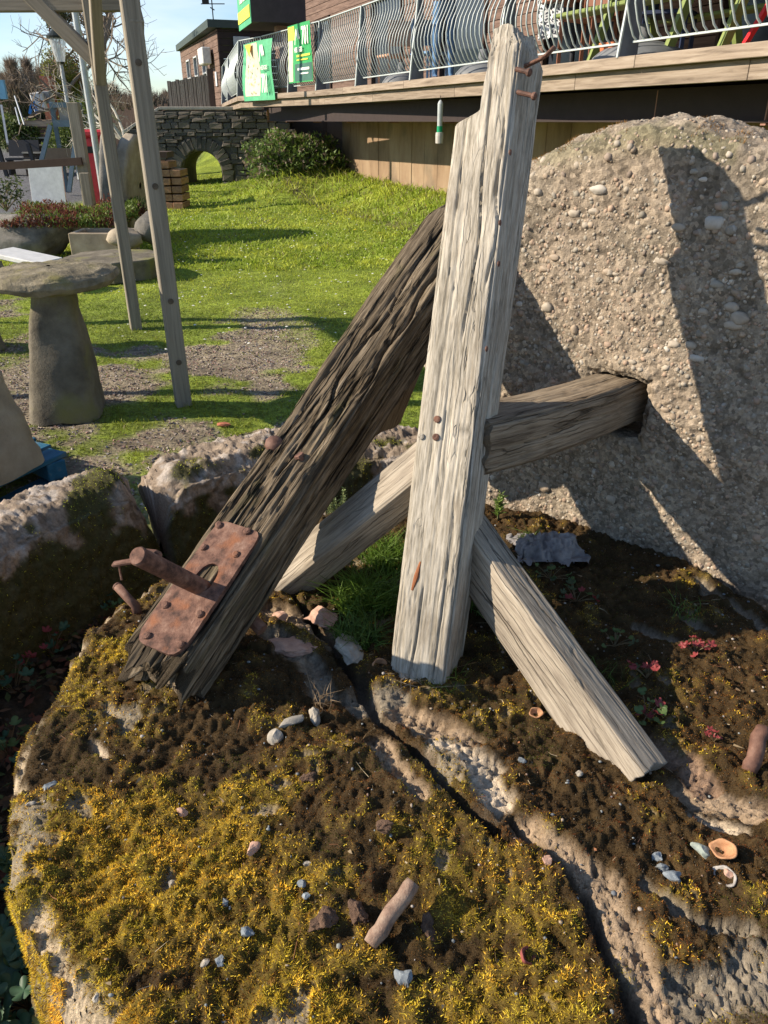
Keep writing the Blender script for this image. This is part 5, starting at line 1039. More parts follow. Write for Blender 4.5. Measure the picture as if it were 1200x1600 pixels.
    p = atY(170, 190, 31.); bare_tree((p.x, p.y, .4), 9.0, 8, 'big bare tree carrying dark mistletoe balls behind the timber frame', twig, .75, .16, 5, .5, ivy=9)
    p = atY(135, 190, 29.); bare_tree((p.x, p.y, .4), 6.0, 12, 'bare tree with spreading branches behind the steel pole', twig, .85, .10, 5, .6)
    for k, (px, py, Y, hh, sx) in enumerate(((-12, 110, 52, 4.6, 2.3), (18, 108, 50, 5.2, 2.0), (42, 106, 54, 6.0, 2.4), (66, 122, 50, 4.6, 1.9), (84, 135, 56, 4.0, 2.2), (130, 140, 52, 4.2, 2.8), (176, 150, 50, 4.0, 2.6), (225, 150, 50, 4.0, 2.6), (262, 160, 52, 3.8, 2.2))):
        c = atY(px, py, Y); lb = ['dense brown leafless tree at the left edge of the far tree belt', 'tall brown leafless tree in the far belt above the blue sign', 'tallest brown leafless tree of the far belt', 'brown leafless tree of the far belt left of the lamp', 'low leafless tree of the far belt behind the lamp post', 'leafless tree of the far belt behind the steel pole', 'leafless tree of the far belt behind the pale young tree', 'leafless tree of the far belt behind the near frame post', 'leafless tree of the far belt beside the timber hut'][k]
        n = 5200; rg = np.random.default_rng(70 + k); t = thing('belt_tree', (c.x, Y, .8), lb, 'tree', 'leafless trees of the far belt')
        base = np.array((c.x, Y, 1.0)); top = c.z; a = rg.uniform(0, 6.28, n); q = rg.random(n) ** .6; hz = rg.random(n) ** .75; wz = np.sin(np.clip(hz * 1.05 + .12, 0, 1) * math.pi) ** .6 * sx * (1 + .3 * np.sin(a * 3 + k))
        P = base + np.stack([np.cos(a) * q * wz, np.sin(a) * q * wz * .6, hz * (top - 1.0)], -1); D = np.stack([np.cos(a) * q * .6, np.sin(a) * .2, 1 + 0 * a], -1) + rg.normal(size=(n, 3)) * .3; D /= np.linalg.norm(D, axis=1)[:, None]
        gr = (hz < .45) & (rg.random(n) < .6); K = np.where(gr[:, None], np.array((.09, .11, .05)), np.array((.22, .17, .13))) * rg.uniform(.6, 1.3, (n, 1)); V, F, K2 = blades(P, D, rg.uniform(.4, .9, n), .05, K)
        tag(mk('twigs', V, F, MATS['grass_mat'], t, False, K2), kind='stuff'); m = MB(); m.tube([tuple(base - np.array((0, 0, .8))), tuple(base + np.array((0, 0, (top - 1) * .7)))], [.18, .03], 6); m.build('trunk', twig, t)
    return foliage

# ------------------------------------------------------------ bridge, deck, buildings
def build_bridge(foliage):
    Y = 21.6; xl = atY(196, 210, Y).x; xr = atY(452, 250, Y).x; ztop = vz(330, 172, Y)
    ac = atY(316, 262, Y); ar = (atY(347, 262, Y).x - atY(287, 262, Y).x) / 2; az = vz(316, 236, Y) - ar
    T = thing('stone_bridge', ((xl + xr) / 2, Y, 0), 'small rubble-stone bridge with a round arch over the end of the lawn', 'bridge')
    core = surf('mortar', [(.3, (.08, .075, .065)), (.7, (.15, .14, .12))], coord='Object', scale=9, bump=.6, bscale=40, bd=.01)
    def top_at(x):
        xa = atY(250, 172, Y).x; return ztop if x > xa else ztop - (xa - x) * .55
    def bot_right(x): return 0
    # core with arch hole: front sheet strips + vault, extruded 1.5 m
    m = MB(); dpt = 1.5; xs = sorted(set(list(np.linspace(xl, ac.x - ar, 6)) + list(ac.x - ar * np.cos(np.linspace(0, math.pi, 19))) + list(np.linspace(ac.x + ar, xr, 10))))
    for a, b in zip(xs[:-1], xs[1:]):
        def zb(x): u = x - ac.x; return az + math.sqrt(max(0, ar * ar - u * u)) if abs(u) < ar * .9999 else -.2
        mid = (a + b) / 2; inside = abs(mid - ac.x) < ar
        za, zb_ = (max(zb(a), az) if inside else -.2), (max(zb(b), az) if inside else -.2); ta, tb = top_at(a) , top_at(b)
        V = [(a, Y, za), (b, Y, zb_), (b, Y, tb), (a, Y, ta), (a, Y + dpt, za), (b, Y + dpt, zb_), (b, Y + dpt, tb), (a, Y + dpt, ta)]
        m.add(V, [(0, 1, 2, 3), (5, 4, 7, 6), (0, 4, 5, 1), (3, 2, 6, 7)])
    for x in (ac.x - ar, ac.x + ar): m.add([(x, Y, -.2), (x, Y + dpt, -.2), (x, Y + dpt, az), (x, Y, az)], [(0, 1, 2, 3)])
    m.build('core', core, T)
    sm_ = [surf('rubble%d' % k, [(.3, tuple(np.array(c) * .7)), (.7, tuple(np.array(c) * 1.2))], coord='Object', scale=7, bump=.7, bscale=50, bd=.008, rough=.95, randhue=.25) for k, c in enumerate(((.11, .10, .085), (.145, .125, .10), (.08, .078, .072)))]
    protos = []
    for k in range(5):
        bx = MB(); bx.box((0, 0, 0), (1, 1, 1), bev=.09); bx.V[0] = bx.V[0] + np.random.default_rng(k).normal(size=bx.V[0].shape) * .035; me = bx.build('stone', sm_[k % 3], T, local=True); protos.append(me)
    def put(x, z, w_, h, ry=0, k=None):
        pr = protos[k if k is not None else random.randrange(5)]; o = pr.copy(); C.objects.link(o); o.parent = T; o.location = (x - T.location.x, -.02 + random.uniform(-.02, .02), z - T.location.z); o.scale = (w_, .16, h); o.rotation_euler = (0, ry, 0)
    for k in range(19):
        a = math.pi * k / 18; rr = ar + .17; put(ac.x - rr * math.cos(a), az + rr * math.sin(a), .12, .30, -(math.pi / 2 - a) if 1 else 0)
    for k in range(4): put(ac.x - ar - .16, az - .12 - .2 * k, .28, .17); put(ac.x + ar + .16, az - .12 - .2 * k, .28, .17)
    z = .05
    cnt = 19
    while z < ztop - .04:
        h = random.choice((.08, .11, .15, .19)); x = xl + random.uniform(0, .2)
        while x < xr:
            w_ = random.uniform(.16, .38); xc = x + w_ / 2
            if math.hypot(xc - ac.x, max(0, z - az)) > ar + .34 and z + h * .7 < top_at(xc) and (abs(xc - ac.x) > ar + .32 or z > az) and cnt < 285: put(xc, z + h / 2 + random.uniform(-.012, .012), w_ * .95, h * .93, random.uniform(-.05, .05)); cnt += 1
            x += w_
        z += h
    for p in protos: bpy.data.objects.remove(p)
    m = MB(); xa = atY(250, 172, Y).x
    m.box(((xa + xr) / 2 - .3, Y + .1, ztop + .04), (xr - xa - .6, .35, .07), bev=.01); m.bar((xa, Y + .1, ztop + .04), (xl, Y + .1, top_at(xl) + .04), .35, .07, (0, 0, 1), bev=.01); m.build('coping', plain('coping', (.32, .30, .26), .9), T)
    # timber paling fence on top
    T = thing('paling_fence', tuple(atY(300, 165, Y + .3)), 'grey timber paling fence along the top of the bridge', 'fence'); gw = surf('wood_fence', [(.3, (.15, .12, .10)), (.6, (.27, .23, .19)), (.8, (.36, .31, .26))], scale=3, stretch=(12, 12, 1), detail=8, bump=.4, rough=.9)
    a0, a1 = atY(268, 165, Y + .3), atY(330, 165, Y + .3); n = 20
    for k in range(n):
        x = a0.x + (a1.x - a0.x) * k / (n - 1); hz = vz(268 + 62 * k / (n - 1), 128 - 16 * k / (n - 1), Y + .3) if 0 else ztop + .62 + .16 * k / n
        m = MB(); m.box((x, Y + .3, (ztop + .08 + hz) / 2), (.045 if k % 4 else .09, .03, hz - ztop - .08 + (.05 if k % 4 == 0 else 0))); m.build('paling', gw, T)
    for dz in (.18, .58): m = MB(); m.bar((a0.x, Y + .34, ztop + dz), (a1.x, Y + .34, ztop + dz + .14 * (dz > .3)), .04, .08, (0, 0, 1)); m.build('rail', gw, T)
    m = MB(); m.box((a1.x + .05, Y + .3, ztop + .45), (.12, .12, .9)); m.build('end_post', plain('dark_wood', (.07, .045, .035), .9), T)
    T = thing('sloping_fence', tuple(atY(215, 200, Y + .4)), 'brown close-boarded fence sloping down left of the bridge', 'fence')
    for k in range(17): px = 180 + 5.2 * k; c = atY(px, 200, Y + .6); zb = .1; m = MB(); zt = vz(px, 172 - 0.12 * (px - 180) + (3 if k % 2 else 0), Y + .6); m.box((c.x, c.y, (zt + zb) / 2), (.085, .03, zt - zb)); m.build('board', surf('wood_fence2', [(.3, (.16, .10, .07)), (.7, (.30, .20, .14))], scale=3, stretch=(12, 12, 1), bump=.4), T)
    # stack of pallets / blocks
    T = thing('block_stack', tuple(gx(258, 318)), 'stack of orange-brown timber blocks standing in front of the bridge', 'stack of timber'); Y = 15.8; x0 = atY(226, 300, Y).x; x1 = atY(291, 300, Y).x; q = surf('orange_wood', [(.3, (.22, .11, .06)), (.7, (.42, .25, .14))], scale=3, stretch=(8, 8, 1), bump=.4, randhue=.25)
    for r_ in range(6):
        for k in range(4):
            wv = (x1 - x0) / 4; 
            if (r_, k) in ((5, 0), (5, 3)): continue
            m = MB(); m.box((x0 + wv * (k + .5), Y + random.uniform(-.04, .04), .07 + .14 * r_), (wv * .93, .6, .115), bev=.006); m.build('block', q, T)
    m = MB(); m.box(((x0 + x1) / 2 - .1, Y, .94), ((x1 - x0) * .7, .5, .10)); m.build('dark_block', plain('dark_wood', (.07, .045, .035), .9), T)
    # overgrown mound
    foliage('bramble_clump', (-1.85, 17.4, .80), (1.0, .8, .50), 8500, .085, [(.12, .19, .04), (.22, .17, .12), (.17, .24, .05), (.10, .15, .04)], 'brambles and dead stems topping the grassy mound by the deck', 'brambles', seed=33)

def dpt(px, z=1.95):
    """deck edge point under a pixel column"""
    d = ray(px, 200); cp = Vector((0, 0, 0)); # plane through DA, normal DN
    t = (DA.x * DN.x + DA.y * DN.y) / (d.x * DN.x + d.y * DN.y); return Vector((d.x * t, d.y * t, z))
def build_deck():
    a = atz(376, 153, 1.95); Q1 = Vector((atY(378, 160, 18.3).x, 18.3, 1.95)); Q2 = Vector((atY(351, 160, 26.5).x, 26.5, 1.95))
    R0 = DA - DDIR * 3.2; PL = [R0, DA, DB, Q1, Q2]
    T = thing('deck', (DB.x, DB.y, 0), 'long raised timber deck on steel beams running away above a concrete panel wall', 'deck')
    def n_of(p, q): d = (q - p).normalized(); v = Vector((-d.y, d.x, 0)); return v if v.dot(DN) > 0 else -v
    # continuous fascia, planks ~2.4 m
    for (z0, z1, off, st) in ((1.955, 1.868, .035, 0), (1.862, 1.742, .0, 1.1)):
        pts = [R0, DB, Q1, Q2]
        for p, q in zip(pts[:-1], pts[1:]):
            Ln = (q - p).length; nrm = n_of(p, q); d = (q - p) / Ln; s = -0.0; e = st if st else 2.3
            while s < Ln:
                e = min(e, Ln); 
                if e - s > .05:
                    m = MB(); A = p + d * (s + .003) + nrm * off; B = p + d * (e - .003) + nrm * off; m.bar((A.x, A.y, (z0 + z1) / 2), (B.x, B.y, (z0 + z1) / 2), .045 + (.06 if z0 > 1.9 else 0), abs(z0 - z1), (0, 0, 1), bev=.003); m.build('fascia_plank', MATS['wood_deck'], T)
                s = e; e = s + random.uniform(2.0, 2.7)
    # floor boards as one slab of ribbed boards
    back = 5.0; m = MB(); L0 = (DB - R0).length + 6; nb = 42
    for k in range(nb): o = R0 - DN * (.12 + k * .12); m.bar((o.x, o.y, 1.915), (o.x + DDIR.x * L0, o.y + DDIR.y * L0, 1.915), .112, .03, (0, 0, 1))
    tag(m.build('floor_boards', MATS['wood_deck'], T), kind='stuff')
    st = plain('steel_brown', (.035, .024, .022), .8)
    for sb in (.58, 2.4):
        o0 = R0 - DN * sb; o1 = Q1 - DN * sb; m = MB(); m.bar((o0.x, o0.y, 1.62), (o1.x, o1.y, 1.62), .02, .24, (0, 0, 1)); m.bar((o0.x, o0.y, 1.495), (o1.x, o1.y, 1.495), .12, .014, (0, 0, 1)); m.build('steel_beam', st, T)
    for px in (1120, 955, 745, 648, 567, 506, 457, 418, 390):
        p = dpt(px); m = MB(); o = p - DN * .50; m.box((o.x, o.y, 1.60), (.14, .012, .26), rz=math.atan2(DN.y, DN.x)); m.box((o.x, o.y, 1.475), (.16, .05, .012), rz=math.atan2(DN.y, DN.x)); m.build('stiffener', plain('rusty_plate', (.28, .15, .11), .8), T)
    L1 = (Q1 - R0).length
    for k in range(9): o = R0 - DN * 2.4 + DDIR * (k * 2.4 + 1); m = MB(); m.box((o.x, o.y, .75), (.1, .1, 1.5)); m.build('column', st, T)
    # concrete panel wall
    W = thing('panel_wall', (DB.x, DB.y, 0), 'stained concrete panel wall under the deck, sunlit along its foot', 'wall'); cm = surf('concrete', [(.3, (.12, .08, .05)), (.5, (.25, .17, .105)), (.72, (.34, .25, .16))], scale=1.6, stretch=(1, 1, .45), detail=10, bump=.35, bscale=30, bd=.004, coord='Object', rough=.95, spots=((.10, .09, .07), .52, .75), spscale=6)
    o = R0 - DN * SETB; end = None
    pe = ray(537, 200); t = ((o.x) * DN.x + (o.y) * DN.y) / (pe.x * DN.x + pe.y * DN.y); E = Vector((pe.x * t, pe.y * t, 0)); Ln = (E - Vector((o.x, o.y, 0))).length; n = int(Ln / .5); sp = Ln / n
    for k in range(n):
        c = Vector((o.x, o.y, 0)) + DDIR * (sp * (k + .5)) - DN * random.uniform(0, .012); m = MB(); m.box((c.x, c.y, .85), (.08, sp - .012, 1.5), rz=math.atan2(DDIR.y, DDIR.x) - math.pi / 2, bev=.006); m.build('concrete_panel', cm, W)
    # dark walls added to stand for the shaded void under the deck
    m = MB(); o = R0 - DN * 4.6; q = Q2 - DN * 3.2; m.bar((o.x, o.y, .9), (q.x, q.y, .9), .2, 2.0, (0, 0, 1)); tag(m.build('dark_void_wall', plain('void_dark', (.05, .04, .035), .95)), 'dark back wall in the shade far under the deck', 'wall')
    m = MB(); m.box((Q2.x + 4.9, Q2.y - 3.5, .9), (5.0, .2, 2.0)); tag(m.build('dark_void_end_wall', MATS['void_dark']), 'dark end wall under the far end of the deck', 'wall')
    # railing
    RL = thing('deck_railing', (DB.x, DB.y, 1.95), 'grey steel railing of bellied wavy bars along the whole deck edge', 'railing'); bar_m = surf('rail_paint', [(.3, (.36, .41, .41)), (.7, (.50, .55, .54))], coord='Object', scale=20, rough=.4, bump=.1, spec=.5); pm = surf('post_paint', [(.3, (.085, .10, .125)), (.7, (.13, .15, .18))], coord='Object', scale=5, rough=.5, bump=.1, spec=.5)
    posts = [R0 + DDIR * .05] + [dpt(px) for px in (1345, 965, 782, 649, 565, 503)]; posts = [p for p in posts if (p - R0).dot(DDIR) >= 0]
    ext = [atY(457, 150, 16.0), Vector((atY(412, 150, 17.4).x, 17.4, 1.95)), Q1, Q2]; ext[0].z = 1.95; posts += ext[:3] + [Q1.lerp(Q2, .55), Q2]
    nrms = []
    nbar = 0; pr = None
    prof = [(.0, .12), (.045, .16), (.095, .26), (.135, .38), (.14, .46), (.115, .58), (.06, .70), (.01, .82), (-.02, .92), (-.018, 1.0), (.0, 1.075)]
    for i, p in enumerate(posts):
        q = posts[min(i + 1, len(posts) - 1)]; p0 = posts[max(i - 1, 0)]; nrm = n_of(p0, q); th = math.atan2(nrm.y, nrm.x)
        m = MB(); V = []; 
        for (u, z) in ((-.05, 0), (.14, 0), (.10, .35), (.055, .7), (.03, 1.0), (-.03, 1.0)):
            for sx in (-.006, .006): V.append((p.x + nrm.x * (u - .05) - nrm.y * sx, p.y + nrm.y * (u - .05) + nrm.x * sx, 1.95 + z))
        n = 6; F = [tuple(range(0, 2 * n, 2)), tuple(range(1, 2 * n, 2))[::-1]] + [(2 * k, 2 * k + 1, 2 * ((k + 1) % n) + 1, 2 * ((k + 1) % n)) for k in range(n)]
        m.add(V, F); m.build('rail_post', pm, RL)
        m = MB(); 
        m.tube([p + nrm * .088 + Vector((0, 0, .0)), p + nrm * .052 + Vector((0, 0, .35)), p + nrm * .01 + Vector((0, 0, .7)), p - nrm * .015 + Vector((0, 0, 1.0))], .013, 5); m.build('post_edge', bar_m, RL)
        if i == len(posts) - 1: break
        d = (q - p); Ln = d.length; d /= Ln; nrm = n_of(p, q); base = -nrm * .03
        for z in (1.0, .11): m = MB(); m.bar(p + base + Vector((0, 0, z)) + d * .03, q + base + Vector((0, 0, z)) - d * .03, .028 if z < 1 else .035, .014, (0, 0, 1)); m.build('rail', bar_m, RL)
        nb = max(3, int(Ln / .098))
        for k in range(nb):
            c = p + base + d * (Ln * (k + .75) / (nb + .5)); pts = [c + nrm * u + Vector((0, 0, z)) for u, z in [(a_, b_ * .925) for a_, b_ in prof]]; nbar += 1
            if nbar <= 240: m = MB(); m.tube(pts, .0085, 5, False); m.build('bar', bar_m, RL, True)
    # banners (flat printed sheets hung on the rail)
    def banner(name, pa, pb, z0, z1, label, cat, sag=.04):
        t = thing(name, tuple(pa), label, cat); d = (pb - pa); Ln = Vector((d.x, d.y, 0)).length; d = Vector((d.x, d.y, 0)) / Ln; nrm = Vector((-d.y, d.x, 0)); nrm = nrm if nrm.dot(DN) > 0 else -nrm; return t, d, nrm, Ln
    # banner 2: dark green / bright, '701'
    def sheet(t, pa, d, nrm, u0, u1, z0, z1, m, off, sag=.02, name='print', slant=0):
        nu, nv = 10, 10; V = []
        for i in range(nu):
            for j in range(nv):
                u = u0 + (u1 - u0) * i / (nu - 1); v = z0 + (z1 - z0) * j / (nv - 1); V.append(tuple(pa + d * (u + slant * v) + nrm * (off + sag * math.sin(v * 5 + u * 3)) + Vector((0, 0, v))))
        F = gridF(nu, nv); n = len(V); V2 = [tuple(Vector(v) - nrm * .0015) for v in V]; return mk(name, V + V2, [F, (F + n)[:, ::-1]], m, t)
    gm = plain('banner_green', (.03, .30, .09), .6); gl = plain('banner_mint', (.08, .36, .18), .6); ye = plain('banner_yellow', (.72, .68, .08), .6); wh = plain('banner_white', (.80, .80, .74), .6); dk = plain('banner_dark', (.04, .12, .09), .6); orr = plain('banner_orange', (.75, .42, .06), .6); cream = plain('banner_cream', (.60, .55, .40), .6)
    def frame_of(d, nrm): return Matrix((d, Vector((0, 0, 1)), nrm)).transposed()
    pa, pb = posts[posts.index(ext[0])], None
    P_l = atY(459, 100, 16.0); P_r = dpt(503); P_l = Vector((ext[0].x, ext[0].y, 1.95)); P_l = P_l.lerp(P_r, .2); P_r = P_r + (P_r - P_l) * .06; d = (P_r - P_l); Ln = d.length; d /= Ln; nrm = n_of(P_l, P_r)
    t = thing('green_banner', tuple(P_l + nrm * .16), 'dark green banner reading 701 in big white figures, tied to the deck railing', 'banner', 'advertising banners on the railing')
    o = P_l + nrm * .155; z0, z1 = .14, 1.0
    sheet(t, o, d, nrm, .03, Ln - .03, z0, z1, gm, 0, .012, 'sheet'); sheet(t, o, d, nrm, Ln * .3, Ln - .05, z0 + .02, .42, dk, .003, .012); sheet(t, o, d, nrm, .05, Ln * .22, z0 + .02, .95, cream, .003, .012); sheet(t, o, d, nrm, .05, Ln * .32, .78, .98, ye, .005, .012)
    def shp(t, o, d, nrm, pts, m, off): V = [tuple(o + d * u + Vector((0, 0, v)) + nrm * off) for u, v in pts]; V2 = [tuple(Vector(v) - nrm * .0015) for v in V]; n = len(V); mk('emblem', V + V2, [tuple(range(n)), tuple(range(2 * n - 1, n - 1, -1))], m, t)
    def emblem(t, o, d, nrm, u, v, s, m, off):
        shp(t, o, d, nrm, [(u, v), (u + .10 * s, v), (u + .34 * s, v + .8 * s), (u + .24 * s, v + .8 * s)], m, off)
        for k in range(3): shp(t, o, d, nrm, [(u + (.28 + .19 * k) * s, v + .86 * s), (u + (.36 + .19 * k) * s, v + .98 * s), (u + (.62 + .19 * k) * s, v + .38 * s), (u + (.54 + .19 * k) * s, v + .26 * s)], m, off)
    emblem(t, o, d, nrm, Ln * .36, .70, .24, wh, .022)
    text(t, '701', tuple(o + d * Ln * .80 + nrm * .022 + Vector((0, 0, .80))), .36, wh, frame_of(d, nrm) @ Matrix.Diagonal((.62, 1, 1)), bold=.006)
    text(t, 'HEDGES', tuple(o + d * Ln * .50 + nrm * .022 + Vector((0, 0, .62))), .10, wh, frame_of(d, nrm), bold=.002)
    sheet(t, o, d, nrm, Ln * .38, Ln * .92, .52, .55, ye, .012, .012); sheet(t, o, d, nrm, Ln * .38, Ln * .82, .465, .485, ye, .012, .012); sheet(t, o, d, nrm, Ln * .42, Ln * .86, .32, .355, wh, .012, .012); sheet(t, o, d, nrm, Ln * .50, Ln * .82, .26, .28, wh, .012, .012)
    # banner 1, paler, hangs loosely
    A = ext[1].lerp(Q1, .42) - Vector((0, 0, .12)); B = ext[0].lerp(ext[1], .28) - Vector((0, 0, .12)); d = (B - A); Ln = d.length; d /= Ln; nrm = n_of(A, B)
    t = thing('pale_banner', tuple(A + nrm * .16), 'pale green and cream banner with splatter print hanging loosely over the deck edge', 'banner', 'advertising banners on the railing'); o = A + nrm * .21
    sheet(t, o, d, nrm, 0, Ln, .02, 1.0, gl, 0, .03, 'sheet', .08); sheet(t, o, d, nrm, Ln * .10, Ln * .56, .10, .98, cream, .004, .03, 'print', .08); shp(t, o, d, nrm, [(Ln * .22, .97), (Ln * .36, .76), (Ln * .44, .97)], orr, .045)
    emblem(t, o, d, nrm, Ln * .68, .66, .28, wh, .05); text(t, '701', tuple(o + d * Ln * .82 + nrm * .05 + Vector((0, 0, .28))), .40, wh, frame_of(d, nrm) @ Matrix.Diagonal((.55, 1.1, 1)), bold=.006); text(t, 'HEDGES', tuple(o + d * Ln * .82 + nrm * .05 + Vector((0, 0, .55))), .10, wh, frame_of(d, nrm))
    for k in range(26):
        u = Ln * random.uniform(.18, .56); v = random.uniform(.14, .85); s = random.uniform(.008, .02); shp(t, o, d, nrm, [(u + s * math.cos(a_) * random.uniform(.6, 1.2), v + 1.6 * s * math.sin(a_)) for a_ in np.linspace(0, 6.28, 6)[:-1]], random.choice((orr, gm, dk, dk)), .046)
    return posts, n_of

def clad_wall(name, T, a, b, z0, z1, m, h=.15, thick=.04, openings=()):
    """overlapping horizontal boards between a and b, leaving openings (u0,u1,z0,z1)"""
    a = Vector((a[0], a[1], 0)); b = Vector((b[0], b[1], 0)); d = (b - a); Ln = d.length; d /= Ln; mb = MB(); z = z0
    while z < z1:
        zt = min(z + h, z1); spans = [(0, Ln)]
        for (u0, u1, w0, w1) in openings:
            if zt > w0 and z < w1: spans = [s for sp in spans for s in ((sp[0], min(sp[1], u0)), (max(sp[0], u1), sp[1])) if s[1] - s[0] > .02]
        for s in spans: mb.bar(tuple(a + d * s[0] + Vector((0, 0, (z + zt) / 2))), tuple(a + d * s[1] + Vector((0, 0, (z + zt) / 2))), thick * random.uniform(.8, 1.3), zt - z - .012, (0, 0, 1))
        z = zt
    o = mb.build(name, m, T); o['kind'] = 'stuff'; return a, d, Ln
def build_buildings():
    cl = surf('cladding', [(.3, (.09, .058, .045)), (.5, (.155, .10, .077)), (.72, (.23, .16, .125))], scale=2.2, stretch=(10, 10, .8), detail=8, bump=.6, rough=.9); dk = MATS['dark_wood']; wf = plain('window_white', (.55, .56, .56), .5); gls = plain('glass_dark', (.03, .035, .045), .12); gls.node_tree.nodes['Principled BSDF'].inputs['Roughness'].default_value = .1
    # far hut
    Y0 = 29.; cpt = atY(344, 100, Y0); L0 = atY(284, 100, 38.); z0 = 1.4; zt = vz(343, 38, Y0)
    T = thing('timber_hut', (cpt.x, cpt.y, z0), 'flat-roofed brown boarded hut beyond the bridge with weather vane and narrow windows', 'hut')
    d = (Vector((cpt.x, cpt.y, 0)) - Vector((L0.x, L0.y, 0))); Ln = d.length; ops = []
    for (u, w_) in ((.20, .09), (.42, .09), (.64, .09)): ops.append((Ln * u, Ln * (u + w_), z0 + 1.0, z0 + 2.25))
    a, dd, _ = clad_wall('boards', T, L0, cpt, z0, zt - .12, cl, .19, .05, ops); nn = Vector((-dd.y, dd.x, 0)); nn = nn if nn.x < 0 else -nn
    m = MB(); m.bar((L0.x - nn.x * .1, L0.y - nn.y * .1, (z0 + zt) / 2), (cpt.x - nn.x * .1, cpt.y - nn.y * .1, (z0 + zt) / 2), .06, zt - z0, (0, 0, 1)); m.build('wall_core', dk, T)
    for (u0, u1, w0, w1) in ops:
        f = MB(); c = a + dd * ((u0 + u1) / 2); hw_ = (u1 - u0) / 2
        for (p, q) in (((-hw_, w0), (-hw_, w1)), ((hw_, w0), (hw_, w1)), ((-hw_, w0), (hw_, w0)), ((-hw_, w1), (hw_, w1)), ((-hw_, (w0 + w1) / 2), (hw_, (w0 + w1) / 2))): f.bar(tuple(c + dd * p[0] + Vector((0, 0, p[1])) + nn * .04), tuple(c + dd * q[0] + Vector((0, 0, q[1])) + nn * .04), .05, .07, tuple(nn), ext=.02)
        w_ = f.build('window', wf, T); g = MB(); g.bar(tuple(c + dd * -hw_ + Vector((0, 0, (w0 + w1) / 2)) + nn * .0), tuple(c + dd * hw_ + Vector((0, 0, (w0 + w1) / 2)) + nn * .0), .02, w1 - w0, (0, 0, 1)); gg = g.build('pane', gls, T)
    R1 = Vector((cpt.x + 6.0, cpt.y + 2.2, 0)); clad_wall('shaded_boards', T, cpt, R1, z0, zt - .12, plain('clad_shaded', (.035, .026, .026), .9), .19, .05)  # boards on the side away from the sun, shade put into their colour
    m = MB(); m.bar((cpt.x + .05, cpt.y + .05, (z0 + zt) / 2), (R1.x, R1.y + .05, (z0 + zt) / 2), .04, zt - z0, (0, 0, 1)) if 0 else None
    V = [(cpt.x - .25, cpt.y - .25, zt - .1), (R1.x + .2, R1.y - .2, zt - .1), (R1.x - 2, R1.y + 9, zt - .1), (L0.x - .25, L0.y + .3, zt - .1)]; V += [(x, y, z + .22) for x, y, z in V]; m = MB(); m.add(V, [(3, 2, 1, 0), (4, 5, 6, 7), (0, 1, 5, 4), (1, 2, 6, 5), (2, 3, 7, 6), (3, 0, 4, 7)]); m.build('roof', plain('roof_green', (.05, .07, .065), .7), T)
    m = MB(); m.bar((cpt.x - .1, cpt.y, zt + .1), (cpt.x - .1, cpt.y, zt + .75), .03); m.bar((cpt.x - .45, cpt.y, zt + .55), (cpt.x + .3, cpt.y, zt + .55), .025); m.bar((cpt.x - .1, cpt.y - .3, zt + .42), (cpt.x - .1, cpt.y + .3, zt + .42), .025); m.box((cpt.x - .3, cpt.y, zt + .62), (.22, .02, .14)); m.build('weather_vane', MATS['black'], T)
    c = a + dd * (Ln * .84) + nn * .25; m = MB(); m.box((c.x, c.y, z0 + 2.05), (1.0, .30, .5), rz=math.atan2(dd.y, dd.x), bev=.03); m.build('air_unit', plain('white_stuff', (.62, .62, .6)), T)
    c = a + dd * (Ln * .93) + nn * .06; m = MB(); m.box((c.x, c.y, z0 + 1.35), (.3, .02, .42), rz=math.atan2(dd.y, dd.x)); m.build('notice', wf, T)
    e = (R1 - Vector((cpt.x, cpt.y, 0))).normalized(); c = Vector((cpt.x, cpt.y, 0)) + e * .78; sg = thing('pale_sign', (c.x, c.y - .06, z0), 'pale sign with a dark blue oval on the shaded end of the hut', 'sign'); th = math.atan2(e.y, e.x)
    ctr = Vector((c.x, c.y - .07, vz(371, 80, Y0))); m = MB(); m.box(tuple(ctr), (.55, .03, .85), rz=th, bev=.01); m.build('board', plain('sign_pale', (.42, .46, .50), .6), sg)
    m = MB(); m.lathe([(.01, 0), (.2, .0), (.2, .008), (.01, .008)], (0, 0, 0), 24, (0, -1, 0)); vv = m.V[0] * np.array((1.05, 1, .55)); m.V[0] = vv + np.array((ctr.x, ctr.y - .026, ctr.z + .14)); m.build('oval', plain('navy', (.02, .04, .13), .6), sg)
    m = MB(); m.box((ctr.x, ctr.y - .022, ctr.z - .2), (.42, .01, .12), rz=th); m.build('olive_band', plain('olive', (.22, .24, .1), .6), sg)
    # main cafe building along the back of the deck
    bk = 3.6; A = DA - DDIR * 3 - DN * bk; LA = (DB - DA).length + 3; Bp = None
    pe = ray(441, 200); t = ((A.x) * DN.x + (A.y) * DN.y) / (pe.x * DN.x + pe.y * DN.y); E = Vector((pe.x * t, pe.y * t, 0))
    T = thing('boarded_building', (E.x, E.y, 1.95), 'brown boarded building standing along the back of the deck', 'building'); A0 = Vector((A.x, A.y, 0)); Ln = (E - A0).length; dd = (E - A0) / Ln
    def u_at(px): r_ = ray(px, 200); tt = ((A.x) * DN.x + (A.y) * DN.y) / (r_.x * DN.x + r_.y * DN.y); return (Vector((r_.x * tt, r_.y * tt, 0)) - A0).length, r_.y * tt
    u1, y1 = u_at(463); u0, _ = u_at(477); d1, yd = u_at(500); d0, _ = u_at(522); w0_, w1_ = vz(468, 52, y1), vz(468, 20, y1)
    ops = [(u0, u1, 2.95, 3.75), (d0, d1, 1.95, 4.1)] + [(Ln * q, Ln * q + 1.9, 2.05, 4.1) for q in (.05, .19, .33, .47, .61)]
